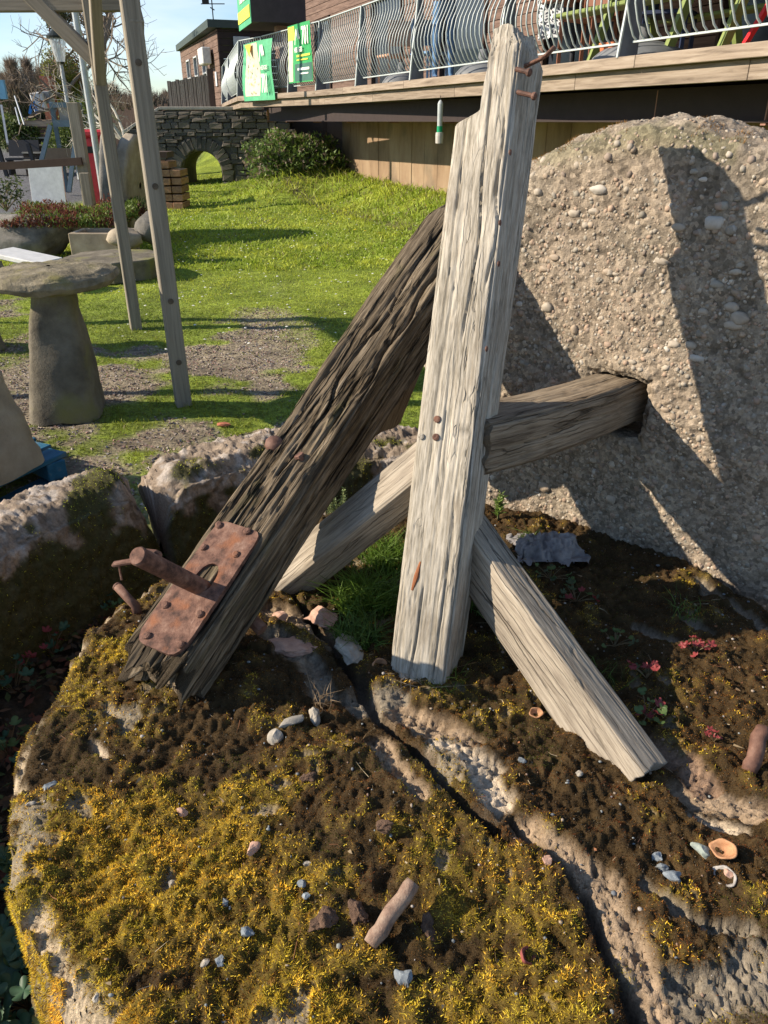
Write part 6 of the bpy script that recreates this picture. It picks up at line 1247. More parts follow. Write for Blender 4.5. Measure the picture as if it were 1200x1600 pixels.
    clad_wall('boards', T, A0, E, 1.95, 6.0, cl, .17, .05, ops); m = MB(); m.bar(tuple(A0 - DN * .3 + Vector((0, 0, 4))), tuple(E - DN * .3 + Vector((0, 0, 4))), .2, 4.1, (0, 0, 1)); m.build('wall_core', dk, T)
    E2 = E - DN * 4; clad_wall('end_boards', T, E, E2, 1.95, 6.0, cl, .17, .05)
    for k, (a0, a1, b0, b1) in enumerate(ops[:2] + ops[2:]):
        f = MB(); fr = [((a0, b0), (a0, b1)), ((a1, b0), (a1, b1)), ((a0, b1), (a1, b1)), ((a0, b0), (a1, b0))] + ([((a0, (b0 + b1) / 2), (a1, (b0 + b1) / 2))] if k == 0 else [])
        for (p, q) in fr: f.bar(tuple(A0 + dd * p[0] + DN * .05 + Vector((0, 0, p[1]))), tuple(A0 + dd * q[0] + DN * .05 + Vector((0, 0, q[1]))), .05, .08, tuple(DN), ext=.02)
        f.build('window' if k != 1 else 'doorway', wf if k == 0 else dk, T); g = MB(); g.bar(tuple(A0 + dd * a0 - DN * .02 + Vector((0, 0, (b0 + b1) / 2))), tuple(A0 + dd * a1 - DN * .02 + Vector((0, 0, (b0 + b1) / 2))), .02, b1 - b0, (0, 0, 1)); g.build('pane', gls, T)
    K = thing('added_canopy', tuple(A0 + dd * 4 + DN * 1.6 + Vector((0, 0, 3.32))), 'dark flat canopy roofing the near part of the deck, just above the view', 'canopy'); Lc = (dpt(528) - A0).dot(dd)  # canopy out of view, added to keep the building wall in shade
    for k in range(3): f = DN * (bk - .45 - 1.06 * k); m = MB(); g0 = A0 + f - DN * .52 + Vector((0, 0, 3.32)); m.bar(tuple(g0 - dd * 1), tuple(g0 + dd * Lc), 1.04, .06, (0, 0, 1)); m.build('shade_panel', dk, K)
    # square column and projecting green sign box
    c = atY(437, 60, 17.2); m = MB(); m.box((c.x + .05, c.y, 3.2), (.24, .24, 2.5), rz=.4, bev=.02); tag(m.build('timber_column', plain('col_tan', (.34, .22, .17), .8)), 'square brown timber column rising from the deck beside the green sign', 'column')
    Ys = 17.4; pL = atY(377, 50, Ys + .4); pR = atY(394, 37, Ys - 1.3); T = thing('green_sign_box', tuple(pL), 'green and yellow lettered sign box jutting out above the deck', 'sign'); zB = 3.45; zB = atY(384, 43, Ys).z; H_ = 1.5
    f0 = Vector((atY(375, 50, Ys + .5).x, Ys + .5, 0)); f1 = Vector((atY(394, 40, Ys - 1.0).x, Ys - 1.0, 0)); dl = (f1 - f0).normalized(); nr = Vector((-dl.y, dl.x, 0)); nr = nr if nr.x < 0 else -nr; wv = (f1 - f0).length; dep = 1.0
    ctr = (f0 + f1) / 2 - nr * dep / 2; m = MB(); m.box((ctr.x, ctr.y, zB + H_ / 2), (wv, dep, H_), rz=math.atan2(dl.y, dl.x)); m.build('box', plain('box_dark', (.06, .05, .05), .8), T)
    def sh(u0, u1, z0, z1, m_, off): q = MB(); a_, b_ = f0 + nr * off + dl * u0, f0 + nr * off + dl * u1; q.bar((a_.x, a_.y, (z0 + z1) / 2), (b_.x, b_.y, (z0 + z1) / 2), .012, z1 - z0, (0, 0, 1)); q.build('panel', m_, T)
    sh(0, wv, zB - .02, zB + H_, MATS['banner_mint'], .008); sh(.05, wv - .05, zB + .08, zB + .27, MATS['banner_yellow'], .022)
    Mx = Matrix((dl, Vector((0, 0, 1)), nr)).transposed(); text(T, 'HEDGES', tuple((f0 + f1) / 2 + nr * .022 + Vector((0, 0, zB + .47))), .27, MATS['banner_white'], Mx @ Matrix.Diagonal((.88, 1, 1)), bold=.008)

# ------------------------------------------------------------ things on the deck
def build_deck_things(posts, n_of):
    def dp(px, inn): p = dpt(px); return p - DN * inn
    red = plain('chair_red', (.62, .02, .03), .45); lime = plain('lime', (.19, .24, .07), .6); gr = plain('dome_grey', (.16, .17, .18), .6)
    for k, (px, inn, r, lb) in enumerate(((905, .35, .42, 'big grey domed parasol base behind the railing, nearest the bent spike'), (690, .35, .33, 'grey domed parasol base between two railing posts left of the post top'), (578, .35, .28, 'grey domed parasol base behind the railing near the person in jeans'))):
        p = dp(px, inn + r * .5); m = MB(); m.lathe([(r, 0), (r * .98, .05), (r * .8, .11), (r * .45, .16), (.06, .19), (.05, .3)], tuple(p), 28); tag(m.build('parasol_base', gr, None, True), lb, 'parasol base', 'parasol bases on the deck')
    # red folding chair
    p = dp(1045, .75); T = thing('red_chair', tuple(p), 'bright red folding chair behind the railing on the deck', 'chair'); d = DDIR; n = DN
    for (a, b) in (((-.22, 0, 0), (.22, 0, 1.0)), ((.22, 0, 0), (-.22, 0, .62)), ((-.22, .42, 0), (.22, .42, 1.0)), ((.22, .42, 0), (-.22, .42, .62))): m = MB(); f = lambda q: p + d * q[0] - n * q[1] + Vector((0, 0, q[2])); m.bar(f(a), f(b), .045, .03); m.build('leg', red, T)
    m = MB(); m.box(tuple(p - n * .21 + Vector((0, 0, .48))), (.42, .42, .035), rz=math.atan2(d.y, d.x), bev=.01); m.build('seat', red, T); m = MB(); m.box(tuple(p + d * .2 - n * .21 + Vector((0, 0, .82))), (.04, .42, .35), rz=math.atan2(d.y, d.x), bev=.01); m.build('backrest', red, T)
    # lime tables
    for k, (px, lb) in enumerate(((1090, 'lime green picnic table with splayed legs right of the red chair'), (880, 'lime green picnic table behind the railing left of the red chair'))):
        p = dp(px, 1.0); T = thing('lime_table', tuple(p), lb, 'table', 'lime green picnic tables on the deck')
        for s in (-.55, .55):
            for e in (-1, 1): m = MB(); q = p + d * s; m.bar(q - n * (e * .42), q - n * (e * .15) + Vector((0, 0, .72)), .075, .05, tuple(d)); m.build('leg', lime, T)
        m = MB(); m.box(tuple(p + Vector((0, 0, .75))), (1.5, .7, .04), rz=math.atan2(d.y, d.x), bev=.008); m.build('tabletop', lime, T)
        for e in (-.62, .62): m = MB(); m.box(tuple(p + n * e + Vector((0, 0, .44))), (1.5, .24, .035), rz=math.atan2(d.y, d.x), bev=.008); m.build('bench_seat', lime, T)
    # brown tables and chairs, generic, in shade
    br = plain('furn_brown', (.22, .09, .05), .6)
    for k, (px, inn, lb) in enumerate(((1180, 1.6, 'dark brown cafe table near the right edge of the deck'), (820, 1.4, 'brown cafe table right behind the top of the leaning post'), (740, 1.2, 'brown cafe table under the patterned cloth'))):
        p = dp(px, inn); T = thing('cafe_table', tuple(p), lb, 'table', 'brown cafe tables on the deck'); m = MB(); m.lathe([(.01, .70), (.38, .70), (.38, .735), (.01, .735)], tuple(p), 24); m.build('tabletop', br, T); m = MB(); m.lathe([(.2, 0), (.2, .03), (.03, .05), (.03, .70)], tuple(p), 12); m.build('pedestal', MATS['dark_paint'], T)
    for k, (px, inn, cm, lb) in enumerate(((535, .9, plain('peach', (.50, .30, .20), .7), 'peach-coloured chair behind the railing right of the green banner'), (557, 1.2, plain('chair_blue', (.16, .28, .45), .6), 'blue chair behind the railing between banner and person'), (800, .8, br, 'brown wooden chair behind the railing beside the post top'), (1140, .7, br, 'brown wooden chair behind the railing at the far right'), (850, 1.3, plain('navy2', (.02, .03, .07), .6), 'navy chair behind the railing near the big grey dome'))):
        p = dp(px, inn); T = thing('deck_chair', tuple(p), lb, 'chair', 'chairs on the deck'); a = random.uniform(0, 6); ex, ey = Vector((math.cos(a), math.sin(a), 0)), Vector((-math.sin(a), math.cos(a), 0))
        for (i, j) in ((-1, -1), (-1, 1), (1, -1), (1, 1)): m = MB(); q = p + ex * .19 * i + ey * .19 * j; m.bar(q, q + Vector((0, 0, .9 if j > 0 else .45)), .035); m.build('leg', cm, T)
        m = MB(); m.box(tuple(p + Vector((0, 0, .46))), (.43, .43, .04), rz=a, bev=.01); m.build('seat', cm, T); m = MB(); m.box(tuple(p + ey * .2 + Vector((0, 0, .75))), (.38, .03, .34), rz=a, bev=.01); m.build('backrest', cm, T)
    p = dp(733, .95); V = []; m = surf('spotty', [(.46, (.03, .035, .05)), (.52, (.60, .62, .62))], coord='Object', scale=34, detail=2, bump=.1)
    nu, nv = 26, 22; V = [(p.x + d.x * (u - .5) * .55 + n.x * .03 * math.sin(u * 18 + v * 3), p.y + d.y * (u - .5) * .55 + n.y * .03 * math.sin(u * 18), 2.32 + v * .72) for u in np.linspace(0, 1, nu) for v in np.linspace(0, 1, nv)]
    tag(mk('patterned_cloth', V, [gridF(nu, nv)], m, None, True), 'black and white patterned cloth hanging behind the wavy bars', 'cloth')
    for k, (px, inn) in enumerate(((893, .3), (902, .32))):
        p = dp(px, inn); T = thing('plant_pot', tuple(p + Vector((0, 0, 0))), ('left orange terracotta pot beside the grey dome', 'right orange terracotta pot beside the grey dome')[k], 'plant pot', 'orange pots on the deck'); m = MB(); m.lathe([(.05, 0), (.075, .13), (.085, .13), (.085, .16), (.07, .16)], tuple(p), 16); m.build('pot', plain('terracotta2', (.5, .16, .07), .8), T)
    # bird feeder
    p = dpt(699) + DN * .10; T = thing('bird_feeder', (p.x, p.y, 1.4), 'clear tube bird feeder with a green collar hanging from the deck edge', 'bird feeder'); Y = p.y; q = lambda py: vz(699, py, Y)
    m = MB(); m.tube([(p.x, p.y, 1.76), (p.x, p.y, q(160))], .004, 5); m.build('hook', MATS['black'], T); m = MB(); m.lathe([(.03, q(204)), (.032, q(162)), (.02, q(158)), (.004, q(156))], (p.x, p.y, 0), 16); m.build('tube', plain('feeder_tube', (.42, .45, .45), .3), T)
    m = MB(); m.lathe([(.033, q(207)), (.034, q(197))], (p.x, p.y, 0), 16); m.build('collar', plain('feeder_green', (.01, .28, .12), .4), T); m = MB(); m.lathe([(.045, q(224)), (.048, q(212)), (.045, q(207)), (.01, q(206))], (p.x, p.y, 0), 16); m.build('seed_cup', plain('feeder_cup', (.45, .42, .38), .4), T)
    # standing person in jeans
    p = dp(612, .75); person(p)
def person(p):
    T = thing('person', tuple(p), 'person in blue jeans and dark navy top standing behind the railing', 'person', rz=R(200))
    pts = [(0, 0, .93), (0, 0, 1.08), (0, .01, 1.28), (0, 0, 1.45), (0, 0, 1.54), (0, .02, 1.66), (.095, 0, .88), (.11, .02, .48), (.11, -.02, .09), (.12, .12, .03), (-.095, 0, .88), (-.12, .0, .48), (-.14, -.03, .09), (-.15, .11, .03), (.19, 0, 1.42), (.25, -.02, 1.14), (.22, .16, .98), (-.19, 0, 1.42), (-.25, -.03, 1.14), (-.20, .18, 1.05)]
    ed = [(0, 1), (1, 2), (2, 3), (3, 4), (4, 5), (0, 6), (6, 7), (7, 8), (8, 9), (0, 10), (10, 11), (11, 12), (12, 13), (3, 14), (14, 15), (15, 16), (3, 17), (17, 18), (18, 19)]
    rad = [.13, .12, .14, .09, .055, .10, .095, .065, .045, .04, .095, .065, .045, .04, .06, .045, .032, .06, .045, .032]
    me = bpy.data.meshes.new('body'); me.from_pydata(pts, ed, []); o = bpy.data.objects.new('body', me); C.objects.link(o); o.parent = T
    sk = o.modifiers.new('s', 'SKIN'); 
    for i, v in enumerate(me.skin_vertices[0].data): v.radius = (rad[i], rad[i] * .85); v.use_root = i == 0
    sb = o.modifiers.new('u', 'SUBSURF'); sb.levels = sb.render_levels = 2
    dg = bpy.context.evaluated_depsgraph_get(); m2 = bpy.data.meshes.new_from_object(o.evaluated_get(dg)); o.modifiers.clear(); o.data = m2
    mats = [plain('jeans', (.10, .20, .36), .85), plain('navy_top', (.03, .04, .10), .85), plain('skin', (.42, .24, .17), .6), plain('shoe', (.05, .04, .04), .6)]
    m2.materials.clear(); [m2.materials.append(q) for q in mats]
    for f in m2.polygons:
        f.use_smooth = True; z = f.center.z; x = abs(f.center.x)
        f.material_index = 3 if z < .09 else 2 if (z > 1.50 or (z < 1.10 and x > .18 and z > .90)) else 1 if z > .94 else 0
    V, F = ICO[3]; V = V * np.array((.085, .10, .10)) + np.array((0, -.01, 1.70)); k = (V[:, 1] < .045) | (V[:, 2] > 1.74); keep = [f for f in F if all(k[i] for i in f)]; mk('hair', V * np.array((1.06, 1.06, 1.0)), np.array(keep).tolist(), plain('hair', (.06, .04, .03), .8), T, True, local=True)
    for s in (-1, 1): m = MB(); m.lathe([(.001, 0), (.012, .004), (.012, .008), (.001, .012)], (s * .035, .10, 1.69), 8, (0, 1, 0)); m.build('eye', MATS['black'], T, local=True); m = MB()
    for s, (hx, hy, hz) in ((1, (.215, .19, .96)), (-1, (-.195, .21, 1.03))):
        m = MB()
        for k in range(4): m.tube([(hx + (k - 1.5) * .019, hy - .02, hz), (hx + (k - 1.5) * .021, hy + .03, hz - .015), (hx + (k - 1.5) * .02, hy + .06 - abs(k - 1.4) * .008, hz - .035)], [.011, .009, .006], 6)
        m.tube([(hx - s * .03, hy - .02, hz), (hx - s * .055, hy + .01, hz - .01), (hx - s * .05, hy + .035, hz - .02)], [.012, .01, .007], 6); m.build('hand_fingers', MATS['skin'], T, True, local=True)

# ------------------------------------------------------------ small things lying on the bed
def lie(px, py, up): return at_slab(px, py, up)
def build_smalls():
    gs = surf('flint_grey', [(.3, (.13, .15, .165)), (.6, (.22, .25, .27)), (.8, (.36, .39, .40))], coord='Object', scale=40, bump=.5, bscale=200, bd=.001, rough=.7); gg = surf('flint_green', [(.3, (.26, .30, .25)), (.7, (.42, .46, .39))], coord='Object', scale=40, bump=.5, bscale=200, bd=.001, rough=.7)
    ws = surf('white_stone', [(.3, (.22, .20, .165)), (.7, (.40, .36, .30))], coord='Object', scale=40, bump=.6, bscale=160, bd=.002, rough=.85); cl = surf('clod', [(.3, (.06, .035, .022)), (.7, (.17, .105, .07))], coord='Object', scale=60, bump=1, bscale=200, bd=.004, rough=.95); pk = surf('pink_stone', [(.3, (.36, .2, .14)), (.7, (.55, .36, .27))], coord='Object', scale=40, bump=.6, bscale=160, bd=.002, rough=.85)
    def st(px, py, sz, mt, seed, lb, rot=(0, 0, 0), name='stone_chip', up=None, sub=3, group='stone chips on the mossy bed', cat='stone', amp=.25):
        h = sz[2] * .2 if up is None else up; p = lie(px, py, h) + Vector((0, 0, h)); V, F = rockV(sz, seed, sub, amp, 1.2, .6, rot); tag(mk(name, V + np.array(p), [F], mt, None, False), lb, cat, group)
    st(432, 1153, (.034, .038, .03), ws, 2, 'squarish white stone lump below the plated beam', (0, 0, .4), amp=.08); st(455, 1128, (.060, .026, .018), ws, 5, 'long pale flint ridge behind the squarish white lump', (0, 0, .55), amp=.08); st(492, 1122, (.022, .05, .034), ws, 9, 'pale upright flint right of the long ridge', (.2, 0, .2))
    st(630, 1527, (.026, .034, .022), gs, 11, 'single blue-grey stone below the rusty rod', (0, .2, .3)); st(1100, 1328, (.042, .030, .016), gg, 13, 'pale green flat stone beside the walnut shell', (0, .2, -.6)); st(1035, 1356, (.026, .02, .016), gs, 15, 'left of two small grey stones left of the walnut shells', (0, 0, .3)); st(1052, 1369, (.032, .018, .014), gs, 17, 'right of two small grey stones left of the walnut shells', (0, 0, -.3)); st(1028, 1338, (.018, .015, .012), gs, 18, 'tiny grey stone above the pair left of the walnut shells')
    st(76, 1230, (.030, .022, .018), gs, 19, 'blue-grey stone near the left rim of the bed', (0, 0, .4)); st(48, 1256, (.016, .010, .010), ws, 20, 'tiny white stone on the left rim of the bed'); st(472, 1380, (.014, .012, .010), gs, 22, 'upper grey chip in the yellow moss at centre'); st(481, 1350, (.014, .012, .009), ws, 23, 'pale chip just above the grey chips in the centre moss'); st(478, 1400, (.013, .01, .009), gs, 24, 'lower grey chip in the yellow moss at centre')
    st(505, 1438, (.038, .034, .028), cl, 31, 'reddish earth clod left of the rusty rod', (0, 0, .3), 'earth_clod', None, 4, 'earth clods on the bed', 'earth clod', .5); st(560, 1425, (.030, .034, .028), cl, 33, 'small reddish clod touching the rusty rod', (0, 0, .9), 'earth_clod', None, 4, 'earth clods on the bed', 'earth clod', .5); st(665, 1452, (.028, .04, .026), cl, 35, 'grey-brown clod right of the rusty rod', (0, 0, .2), 'earth_clod', None, 4, 'earth clods on the bed', 'earth clod', .5)
    st(480, 1215, (.026, .022, .022), cl, 37, 'brown clod in the dark moss below the white stones', (0, 0, 0), 'earth_clod', None, 4, 'earth clods on the bed', 'earth clod', .5); st(600, 1290, (.034, .02, .02), cl, 39, 'dark clod in the middle of the bed above the rod', (0, 0, 0), 'earth_clod', None, 4, 'earth clods on the bed', 'earth clod', .5)
    for k, (px, py, sz, mt, lb) in enumerate(((285, 1268, .016, pk, 'small pink stone in the upper yellow moss'), (395, 1325, .020, pk, 'pink stone at the right end of the yellow moss'), (352, 1412, .013, gs, 'grey chip in the left yellow moss'), (385, 1456, .016, gs, 'blue-grey chip above the paired slivers'), (320, 1505, .012, ws, 'left pale sliver low in the yellow moss'), (343, 1502, .015, gs, 'right grey sliver low in the yellow moss'), (815, 1188, .014, gs, 'grey chip below the right brace'), (905, 1208, .012, ws, 'pale chip below the tip of the right brace'), (855, 1345, .017, pk, 'pink pebble in the crack edge'), (1140, 1365, .015, pk, 'pinkish crumb by the walnut shells'), (270, 1385, .012, ws, 'tiny white chip in the yellow moss'), (150, 1560, .010, ws, 'tiny white chip low at left'))):
        st(px, py, (sz * 1.3, sz, sz * .8), mt, 50 + k, lb, (0, 0, k))
    # big loose blocks behind left of the post foot
    for k, (px, py, sz, mt, lb, rz) in enumerate(((505, 985, (.085, .075, .04), pk, 'flat pink stone block at the foot of the left brace', .5), (455, 1010, (.11, .075, .03), pk, 'flat grey-pink slab left of the dark crack', .2), (436, 968, (.05, .045, .03), pk, 'small block under the end of the left brace', .1), (545, 1040, (.07, .10, .03), ws, 'bluish shaded slab left of the post foot', .4))):
        st(px, py, sz, mt, 80 + k, lb, (0, 0, rz), 'stone_block_loose', .008, 4, 'loose stone blocks at the post foot', 'stone', .3)
    # rusty rods
    def rod(pa, pb, ha, hb, r, lb, name='rusty_rod', mt='rust', n=11, pts=None):
        a = lie(*pa, ha) + Vector((0, 0, ha)); b = lie(*pb, hb) + Vector((0, 0, hb)); m = MB(); q = [a.lerp(b, t) + Vector((random.gauss(0, r * .09), random.gauss(0, r * .09), random.gauss(0, r * .09))) for t in np.linspace(0, 1, 9)]
        m.tube(q, [r * .86] + [r * random.uniform(.96, 1.04) for _ in range(7)] + [r * .9], n); tag(m.build(name, MATS[mt], None, True), lb, 'iron rod', 'old iron rods stuck in the bed')
    surf('rust_pale', [(.3, (.12, .075, .055)), (.5, (.25, .165, .12)), (.72, (.36, .27, .20))], scale=50, detail=12, bump=.8, bscale=160, bd=.003, rough=.85, coord='Object')
    rod((578, 1476), (646, 1378), .002, .045, .0115, 'stubby pale rusty rod standing slanted in the yellow moss', mt='rust_pale'); rod((1172, 1205), (1192, 1138), .0, .05, .014, 'rusty rod end at the right edge of the bed', mt='rust_dark')
    a = at_slab(215, 958); m = MB(); P = [a + Vector((0, 0, -.01)), a + Vector((-.002, 0, .022)), atz(203, 938, a.z + .035), atz(184, 917, a.z + .052)]; m.tube(P, [.011, .011, .010, .0105], 10); m.lathe([(.0105, 0), (.0115, .003), (.009, .006)], P[-1], 10, (P[-1] - P[-2]).normalized()); tag(m.build('bent_iron_stake', MATS['rust_dark'], None, True), 'bent iron stake rising from the bed edge below the crank pin', 'iron stake', 'old iron rods stuck in the bed')
    # walnut half shells
    sh_o = surf('shell_orange', [(.3, (.28, .13, .06)), (.7, (.50, .28, .15))], coord='Object', scale=90, bump=.7, bscale=300, bd=.001); sh_g = surf('shell_grey', [(.3, (.20, .18, .16)), (.7, (.45, .42, .38))], coord='Object', scale=90, bump=.7, bscale=300, bd=.001)
    def shell(px, py, r, tilt, rz, mt, lb, el=1.25):
        p = lie(px, py, r * .5) + Vector((0, 0, r * .45)); n = 26; V = []; rings = [(.02, -1.0), (.5, -.86), (.82, -.55), (.98, -.15), (1.0, .05), (.90, .08), (.80, 0), (.62, -.4), (.3, -.62), (.02, -.7)]
        for (q, z) in rings:
            for j in range(n): a = 2 * math.pi * j / n; w_ = 1 + .05 * math.sin(5 * a + q * 4); V.append((q * r * math.cos(a) * el * w_ * (1 + .12 * math.cos(a) ** 8), q * r * math.sin(a) * w_, z * r * .85))
        V = np.array(V) @ rot3(tilt[0], tilt[1], rz).T; tag(mk('walnut_shell', V + np.array(p), [gridF(len(rings), n, True)], mt, None, True), lb, 'nut shell', 'empty walnut shells on the bed')
    shell(1130, 1328, .0155, (.45, -.3), -.8, sh_o, 'orange half walnut shell beside the pale green stone'); shell(1132, 1368, .0145, (.5, -.2), -1.1, sh_g, 'grey weathered half walnut shell just below the orange one'); shell(838, 1113, .0115, (.3, 0), .2, sh_o, 'small brown shell on the moss left of the right brace', 1.1); shell(594, 1038, .0135, (.9, .3), .3, sh_o, 'dark walnut shell leaning at the foot of the post', 1.15); shell(826, 1492, .0115, (.5, .5), .9, plain('shell_red', (.22, .06, .05), .8), 'dark red shell low in the yellow moss near the right crack', 1.3)
    # rag on the far side
    c = at_slab(852, 858); n = 80; u, v = np.meshgrid(np.linspace(-1, 1, n), np.linspace(-1, 1, n), indexing='ij'); rr = np.hypot(u, v * 1.15); q = .036 * np.clip(1 - rr ** 2, 0, 1) ** .6; fold = fbm(u * 3 + 2, v * 1.4, 0, 4, 5); ft = fbm(u * 7, v * 3, 0, 3, 6); x = c.x + u * .085 * (1 + .25 * fold); y = c.y + v * .075 * (1 + .2 * ft); z = slabz(x, y) + .004 + q + .018 * fold * np.clip(1.2 - rr, 0, 1) + .006 * ft
    z = np.maximum(c.z + .004 + q + .022 * fold * np.clip(1.2 - rr, 0, 1) + .009 * (.4 - np.abs(ft)), c.z - .012); tag(mk('grey_rag', np.stack([x, y, z], -1).reshape(-1, 3), [gridF(n, n)], surf('rag', [(.3, (.16, .15, .15)), (.7, (.33, .31, .30))], coord='Object', scale=30, bump=.7, bscale=300, bd=.001, rough=.95), None, True), 'crumpled grey rag lying at the foot of the big wheel', 'rag')
    # grass clumps
    def tuft(px, py, n, h, sp, lb, col=(.13, .22, .03), name='grass_clump', wd=.003, tilt=.35, bend=.6, base=None, group='grass clumps on the bed'):
        p = at_slab(px, py) if base is None else base; t = thing(name, tuple(p), lb, 'grass', group); a = RNG.uniform(0, 6.28, n); r = sp * np.sqrt(RNG.random(n)); P = np.array(p) + np.stack([r * np.cos(a), r * np.sin(a), -.003 + 0 * a], -1); D = RNG.normal(size=(n, 3)) * tilt; D[:, 2] = 1; D /= np.linalg.norm(D, axis=1)[:, None]
        K = np.array(col) * RNG.uniform(.55, 1.35, (n, 1)); V, F, K2 = blades(P, D, h * RNG.uniform(.4, 1.2, n), wd, K * .8, bend, True, K * 1.1); tag(mk('blades', V, F, MATS['grass_mat'], t, False, K2), kind='stuff')
    tuft(575, 940, 900, .085, .075, 'thick bright green grass clump between the left brace and the post'); tuft(560, 1000, 350, .06, .05, 'darker grass clump at the lower left of the post', (.09, .16, .03)); tuft(605, 880, 500, .08, .06, 'grass behind the left edge of the post'); tuft(770, 940, 520, .075, .07, 'shaded grass between the post and the right brace', (.08, .15, .03)); tuft(690, 1062, 90, .028, .05, 'short grass tufts along the foot of the post', (.13, .19, .03), wd=.002); tuft(930, 1060, 70, .05, .06, 'thin grass right of the right brace', (.12, .2, .04), wd=.002); tuft(1070, 960, 40, .05, .04, 'sparse grass blades in the shaded moss on the far right', (.12, .2, .04), wd=.002)
    tuft(830, 845, 120, .035, .03, 'little green tuft beside the grey rag', (.13, .19, .04)); tuft(505, 1100, 30, .05, .02, 'dry tuft with dead stalks right of the white stones', (.28, .2, .12), wd=.002); tuft(645, 1065, 26, .06, .035, 'dead straw wisps at the left foot of the post', (.42, .33, .22), wd=.0018, tilt=1.2)
    b = atz(165, 910, .14); tuft(0, 0, 90, .16, .035, 'long thin grass growing out of the shaded trough', (.10, .2, .05), 'trough_grass', .0045, .4, .8, b); b = atz(110, 930, .14); tuft(0, 0, 40, .12, .03, 'fine grass in the trough left of the iron stake', (.09, .18, .05), 'trough_grass', .0035, .4, .8, b)
    # leafy weeds
    lm = vcol('weed_mat', rough=.5, trans=.3, spec=.35)
    def leaf_mesh(s, col, lobes=5, name='leaf'):
        n = 40; V = [(0, 0, 0)]; a = np.linspace(0, 2 * math.pi, n, endpoint=False); r = s * (.62 + .38 * np.abs(np.cos(lobes * a / 2)) ** .6) * (1 - .65 * np.exp(-((a - math.pi) / .18) ** 2))
        for q, w_ in zip(a, r): V.append((w_ * math.cos(q), w_ * math.sin(q), .12 * s * math.cos(lobes * q) + .25 * w_ * w_ / s))
        V = np.array(V); F = [(0, 1 + k, 1 + (k + 1) % n) for k in range(n)]; K = np.tile(np.array(col), (len(V), 1)); K[0] *= 1.4; me = mk(name, V, F, lm, None, True, K); m = me.data; bpy.data.objects.remove(me); return m
    LM = [leaf_mesh(.020, c, l) for c, l in (((.045, .095, .05), 5), ((.08, .13, .04), 3), ((.24, .045, .045), 5), ((.06, .085, .04), 5))]
    def weed(base, n, spread, h, mi, sc, lb, group):
        t = thing('leafy_weed', tuple(base), lb, 'weed', group); m = MB()
        for k in range(n):
            a = random.uniform(0, 6.28); r = spread * math.sqrt(random.random()); e = Vector((base[0] + r * math.cos(a), base[1] + r * math.sin(a), base[2] + h * random.uniform(.3, 1))); m.tube([base, (Vector(base) + e) / 2 + Vector((0, 0, h * .1)), e], .0009, 4, False)
            o = bpy.data.objects.new('leaf', LM[random.choice(mi)]); C.objects.link(o); o.parent = t; o.location = e - Vector(base); o.rotation_euler = (random.gauss(0, .35), random.gauss(0, .35), random.uniform(0, 6.28)); o.scale = [sc * random.uniform(.6, 1.25)] * 3
        m.build('stems', plain('stem_red', (.14, .10, .05), .7), t)
    for k, (px, py, n, sp, mi, sc, lb) in enumerate(((60, 1350, 16, .07, (0, 1), 1.1, 'lobed green weed in the shade at the left frame edge'), (70, 1460, 18, .07, (0, 1), 1.15, 'bluish green lobed weed below the first at the left edge'), (40, 1560, 18, .08, (0,), 1.25, 'largest lobed green weed in the bottom left corner'), (130, 1590, 14, .06, (0, 3), 1.0, 'lobed weed tucked under the rim at the bottom left'), (30, 990, 16, .09, (0, 3), .8, 'dark small-leaved weed high in the left trough'), (80, 1010, 12, .06, (0, 2), .7, 'small weed beside the rim in the left trough'), (20, 1070, 14, .07, (0, 3, 2), .8, 'weed with a red leaf at the left frame edge'), (10, 1170, 12, .06, (0, 1), .8, 'weed halfway down the left trough'), (175, 950, 9, .04, (0, 1), .6, 'little weed behind the iron stake'))):
        b = atz(px, py, .17); b.z = .14; weed(b, n, sp, .09, mi, sc, lb, 'leafy weeds in the trough')
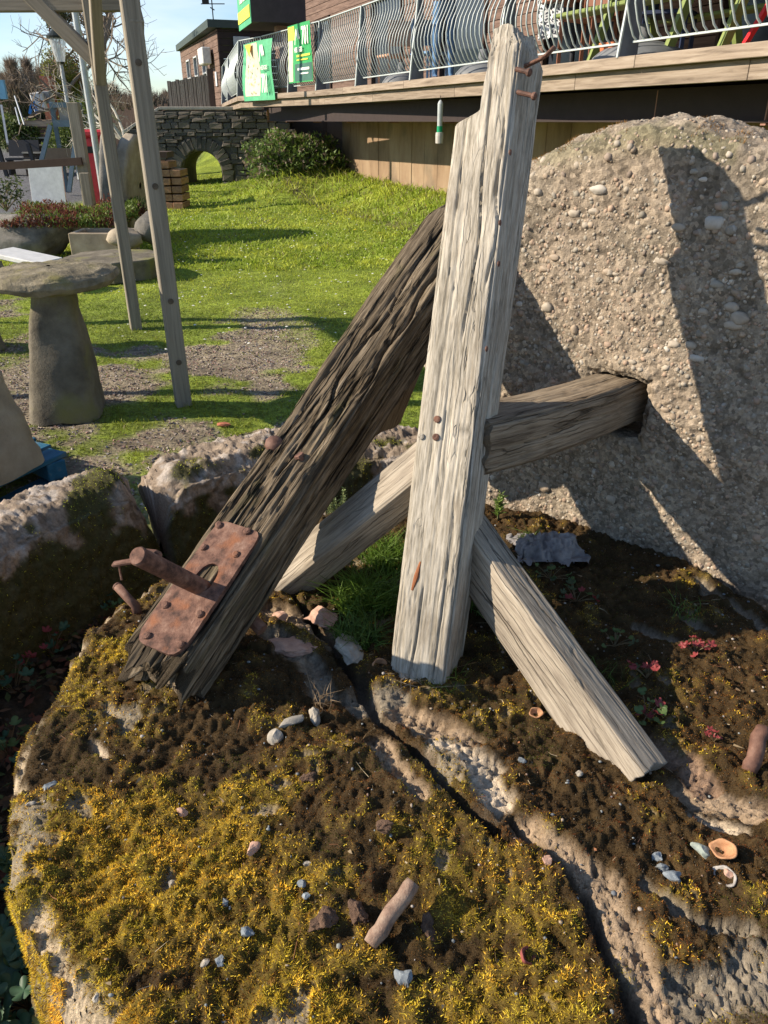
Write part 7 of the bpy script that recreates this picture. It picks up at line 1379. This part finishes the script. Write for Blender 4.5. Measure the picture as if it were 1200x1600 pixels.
    for k, (px, py, n, sp, mi, sc, lb) in enumerate(((900, 940, 14, .06, (1, 2, 3), .5, 'mixed red and green weed in the shade behind the right brace'), (860, 905, 12, .05, (1, 3), .45, 'small green weed near the grey rag'), (1010, 1120, 12, .04, (2, 1), .55, 'red-leaved weed right of the brace tip'), (1085, 1020, 10, .03, (2,), .45, 'dark red weed in the far right moss'), (1010, 1060, 9, .035, (2, 3), .5, 'dusky red weed above the brace tip'), (1115, 1160, 7, .018, (2,), .3, 'small scarlet seedling near the right rod'), (960, 1010, 10, .04, (1, 3), .45, 'green weed beside the shaded face of the brace'), (850, 1100, 5, .02, (1,), .35, 'tiny green seedling left of the right brace'))):
        weed(at_slab(px, py), n, sp, .03, mi, sc, lb, 'leafy weeds on the bed')
    # upright stonecrop / groundsel plants
    def sprig(base, n, h, lb, col, name, cat='plant', lean=(0, 0), sp=.03, lw=.012):
        t = thing(name, tuple(base), lb, cat); m = MB(); P = []; D = []
        for k in range(n):
            a = random.uniform(0, 6.28); r = sp * random.random(); b = Vector(base) + Vector((r * math.cos(a), r * math.sin(a), 0)); hh = h * random.uniform(.55, 1); e = b + Vector((lean[0] * hh + random.gauss(0, .1) * hh, lean[1] * hh + random.gauss(0, .1) * hh, hh)); m.tube([b, (b + e) / 2, e], [.002, .0016, .001], 5, False)
            for q in np.linspace(.15, 1, int(hh / .0026)):
                aa = q * 60; P.append(tuple(b.lerp(e, q))); dd_ = Vector((math.cos(aa), math.sin(aa), .7)).normalized(); D.append(tuple(dd_))
        m.build('stem', plain('stem_green', (.12, .13, .05), .7), t); P, D = np.array(P), np.array(D); nn = len(P); K = np.array(col) * RNG.uniform(.7, 1.25, (nn, 1)); V, F, K2 = blades(P, D, lw * RNG.uniform(.7, 1.2, nn), lw * .28, K, .2, True); tag(mk('leaves', V, F, lm, t, False, K2), kind='stuff')
    sprig(at_slab(778, 812), 3, .085, 'upright feathery green weed against the big wheel', (.16, .24, .05), 'feathery_weed', sp=.008, lw=.02); pz = atz(528, 815, .42); sprig(pz, 14, .10, 'pale green stonecrop shoots behind the dark beam', (.22, .28, .11), 'stonecrop_shoots', sp=.045, lw=.012)
woods()
build_ground()
build_bed()
build_trough()
WC, NIN = build_timbers()
build_wheel(WC, NIN)
build_pergola()
build_yard_stones()
FOL = build_far_yard()
build_bridge(FOL)
POSTS, NOF = build_deck()
build_buildings()
build_deck_things(POSTS, NOF)
build_smalls()
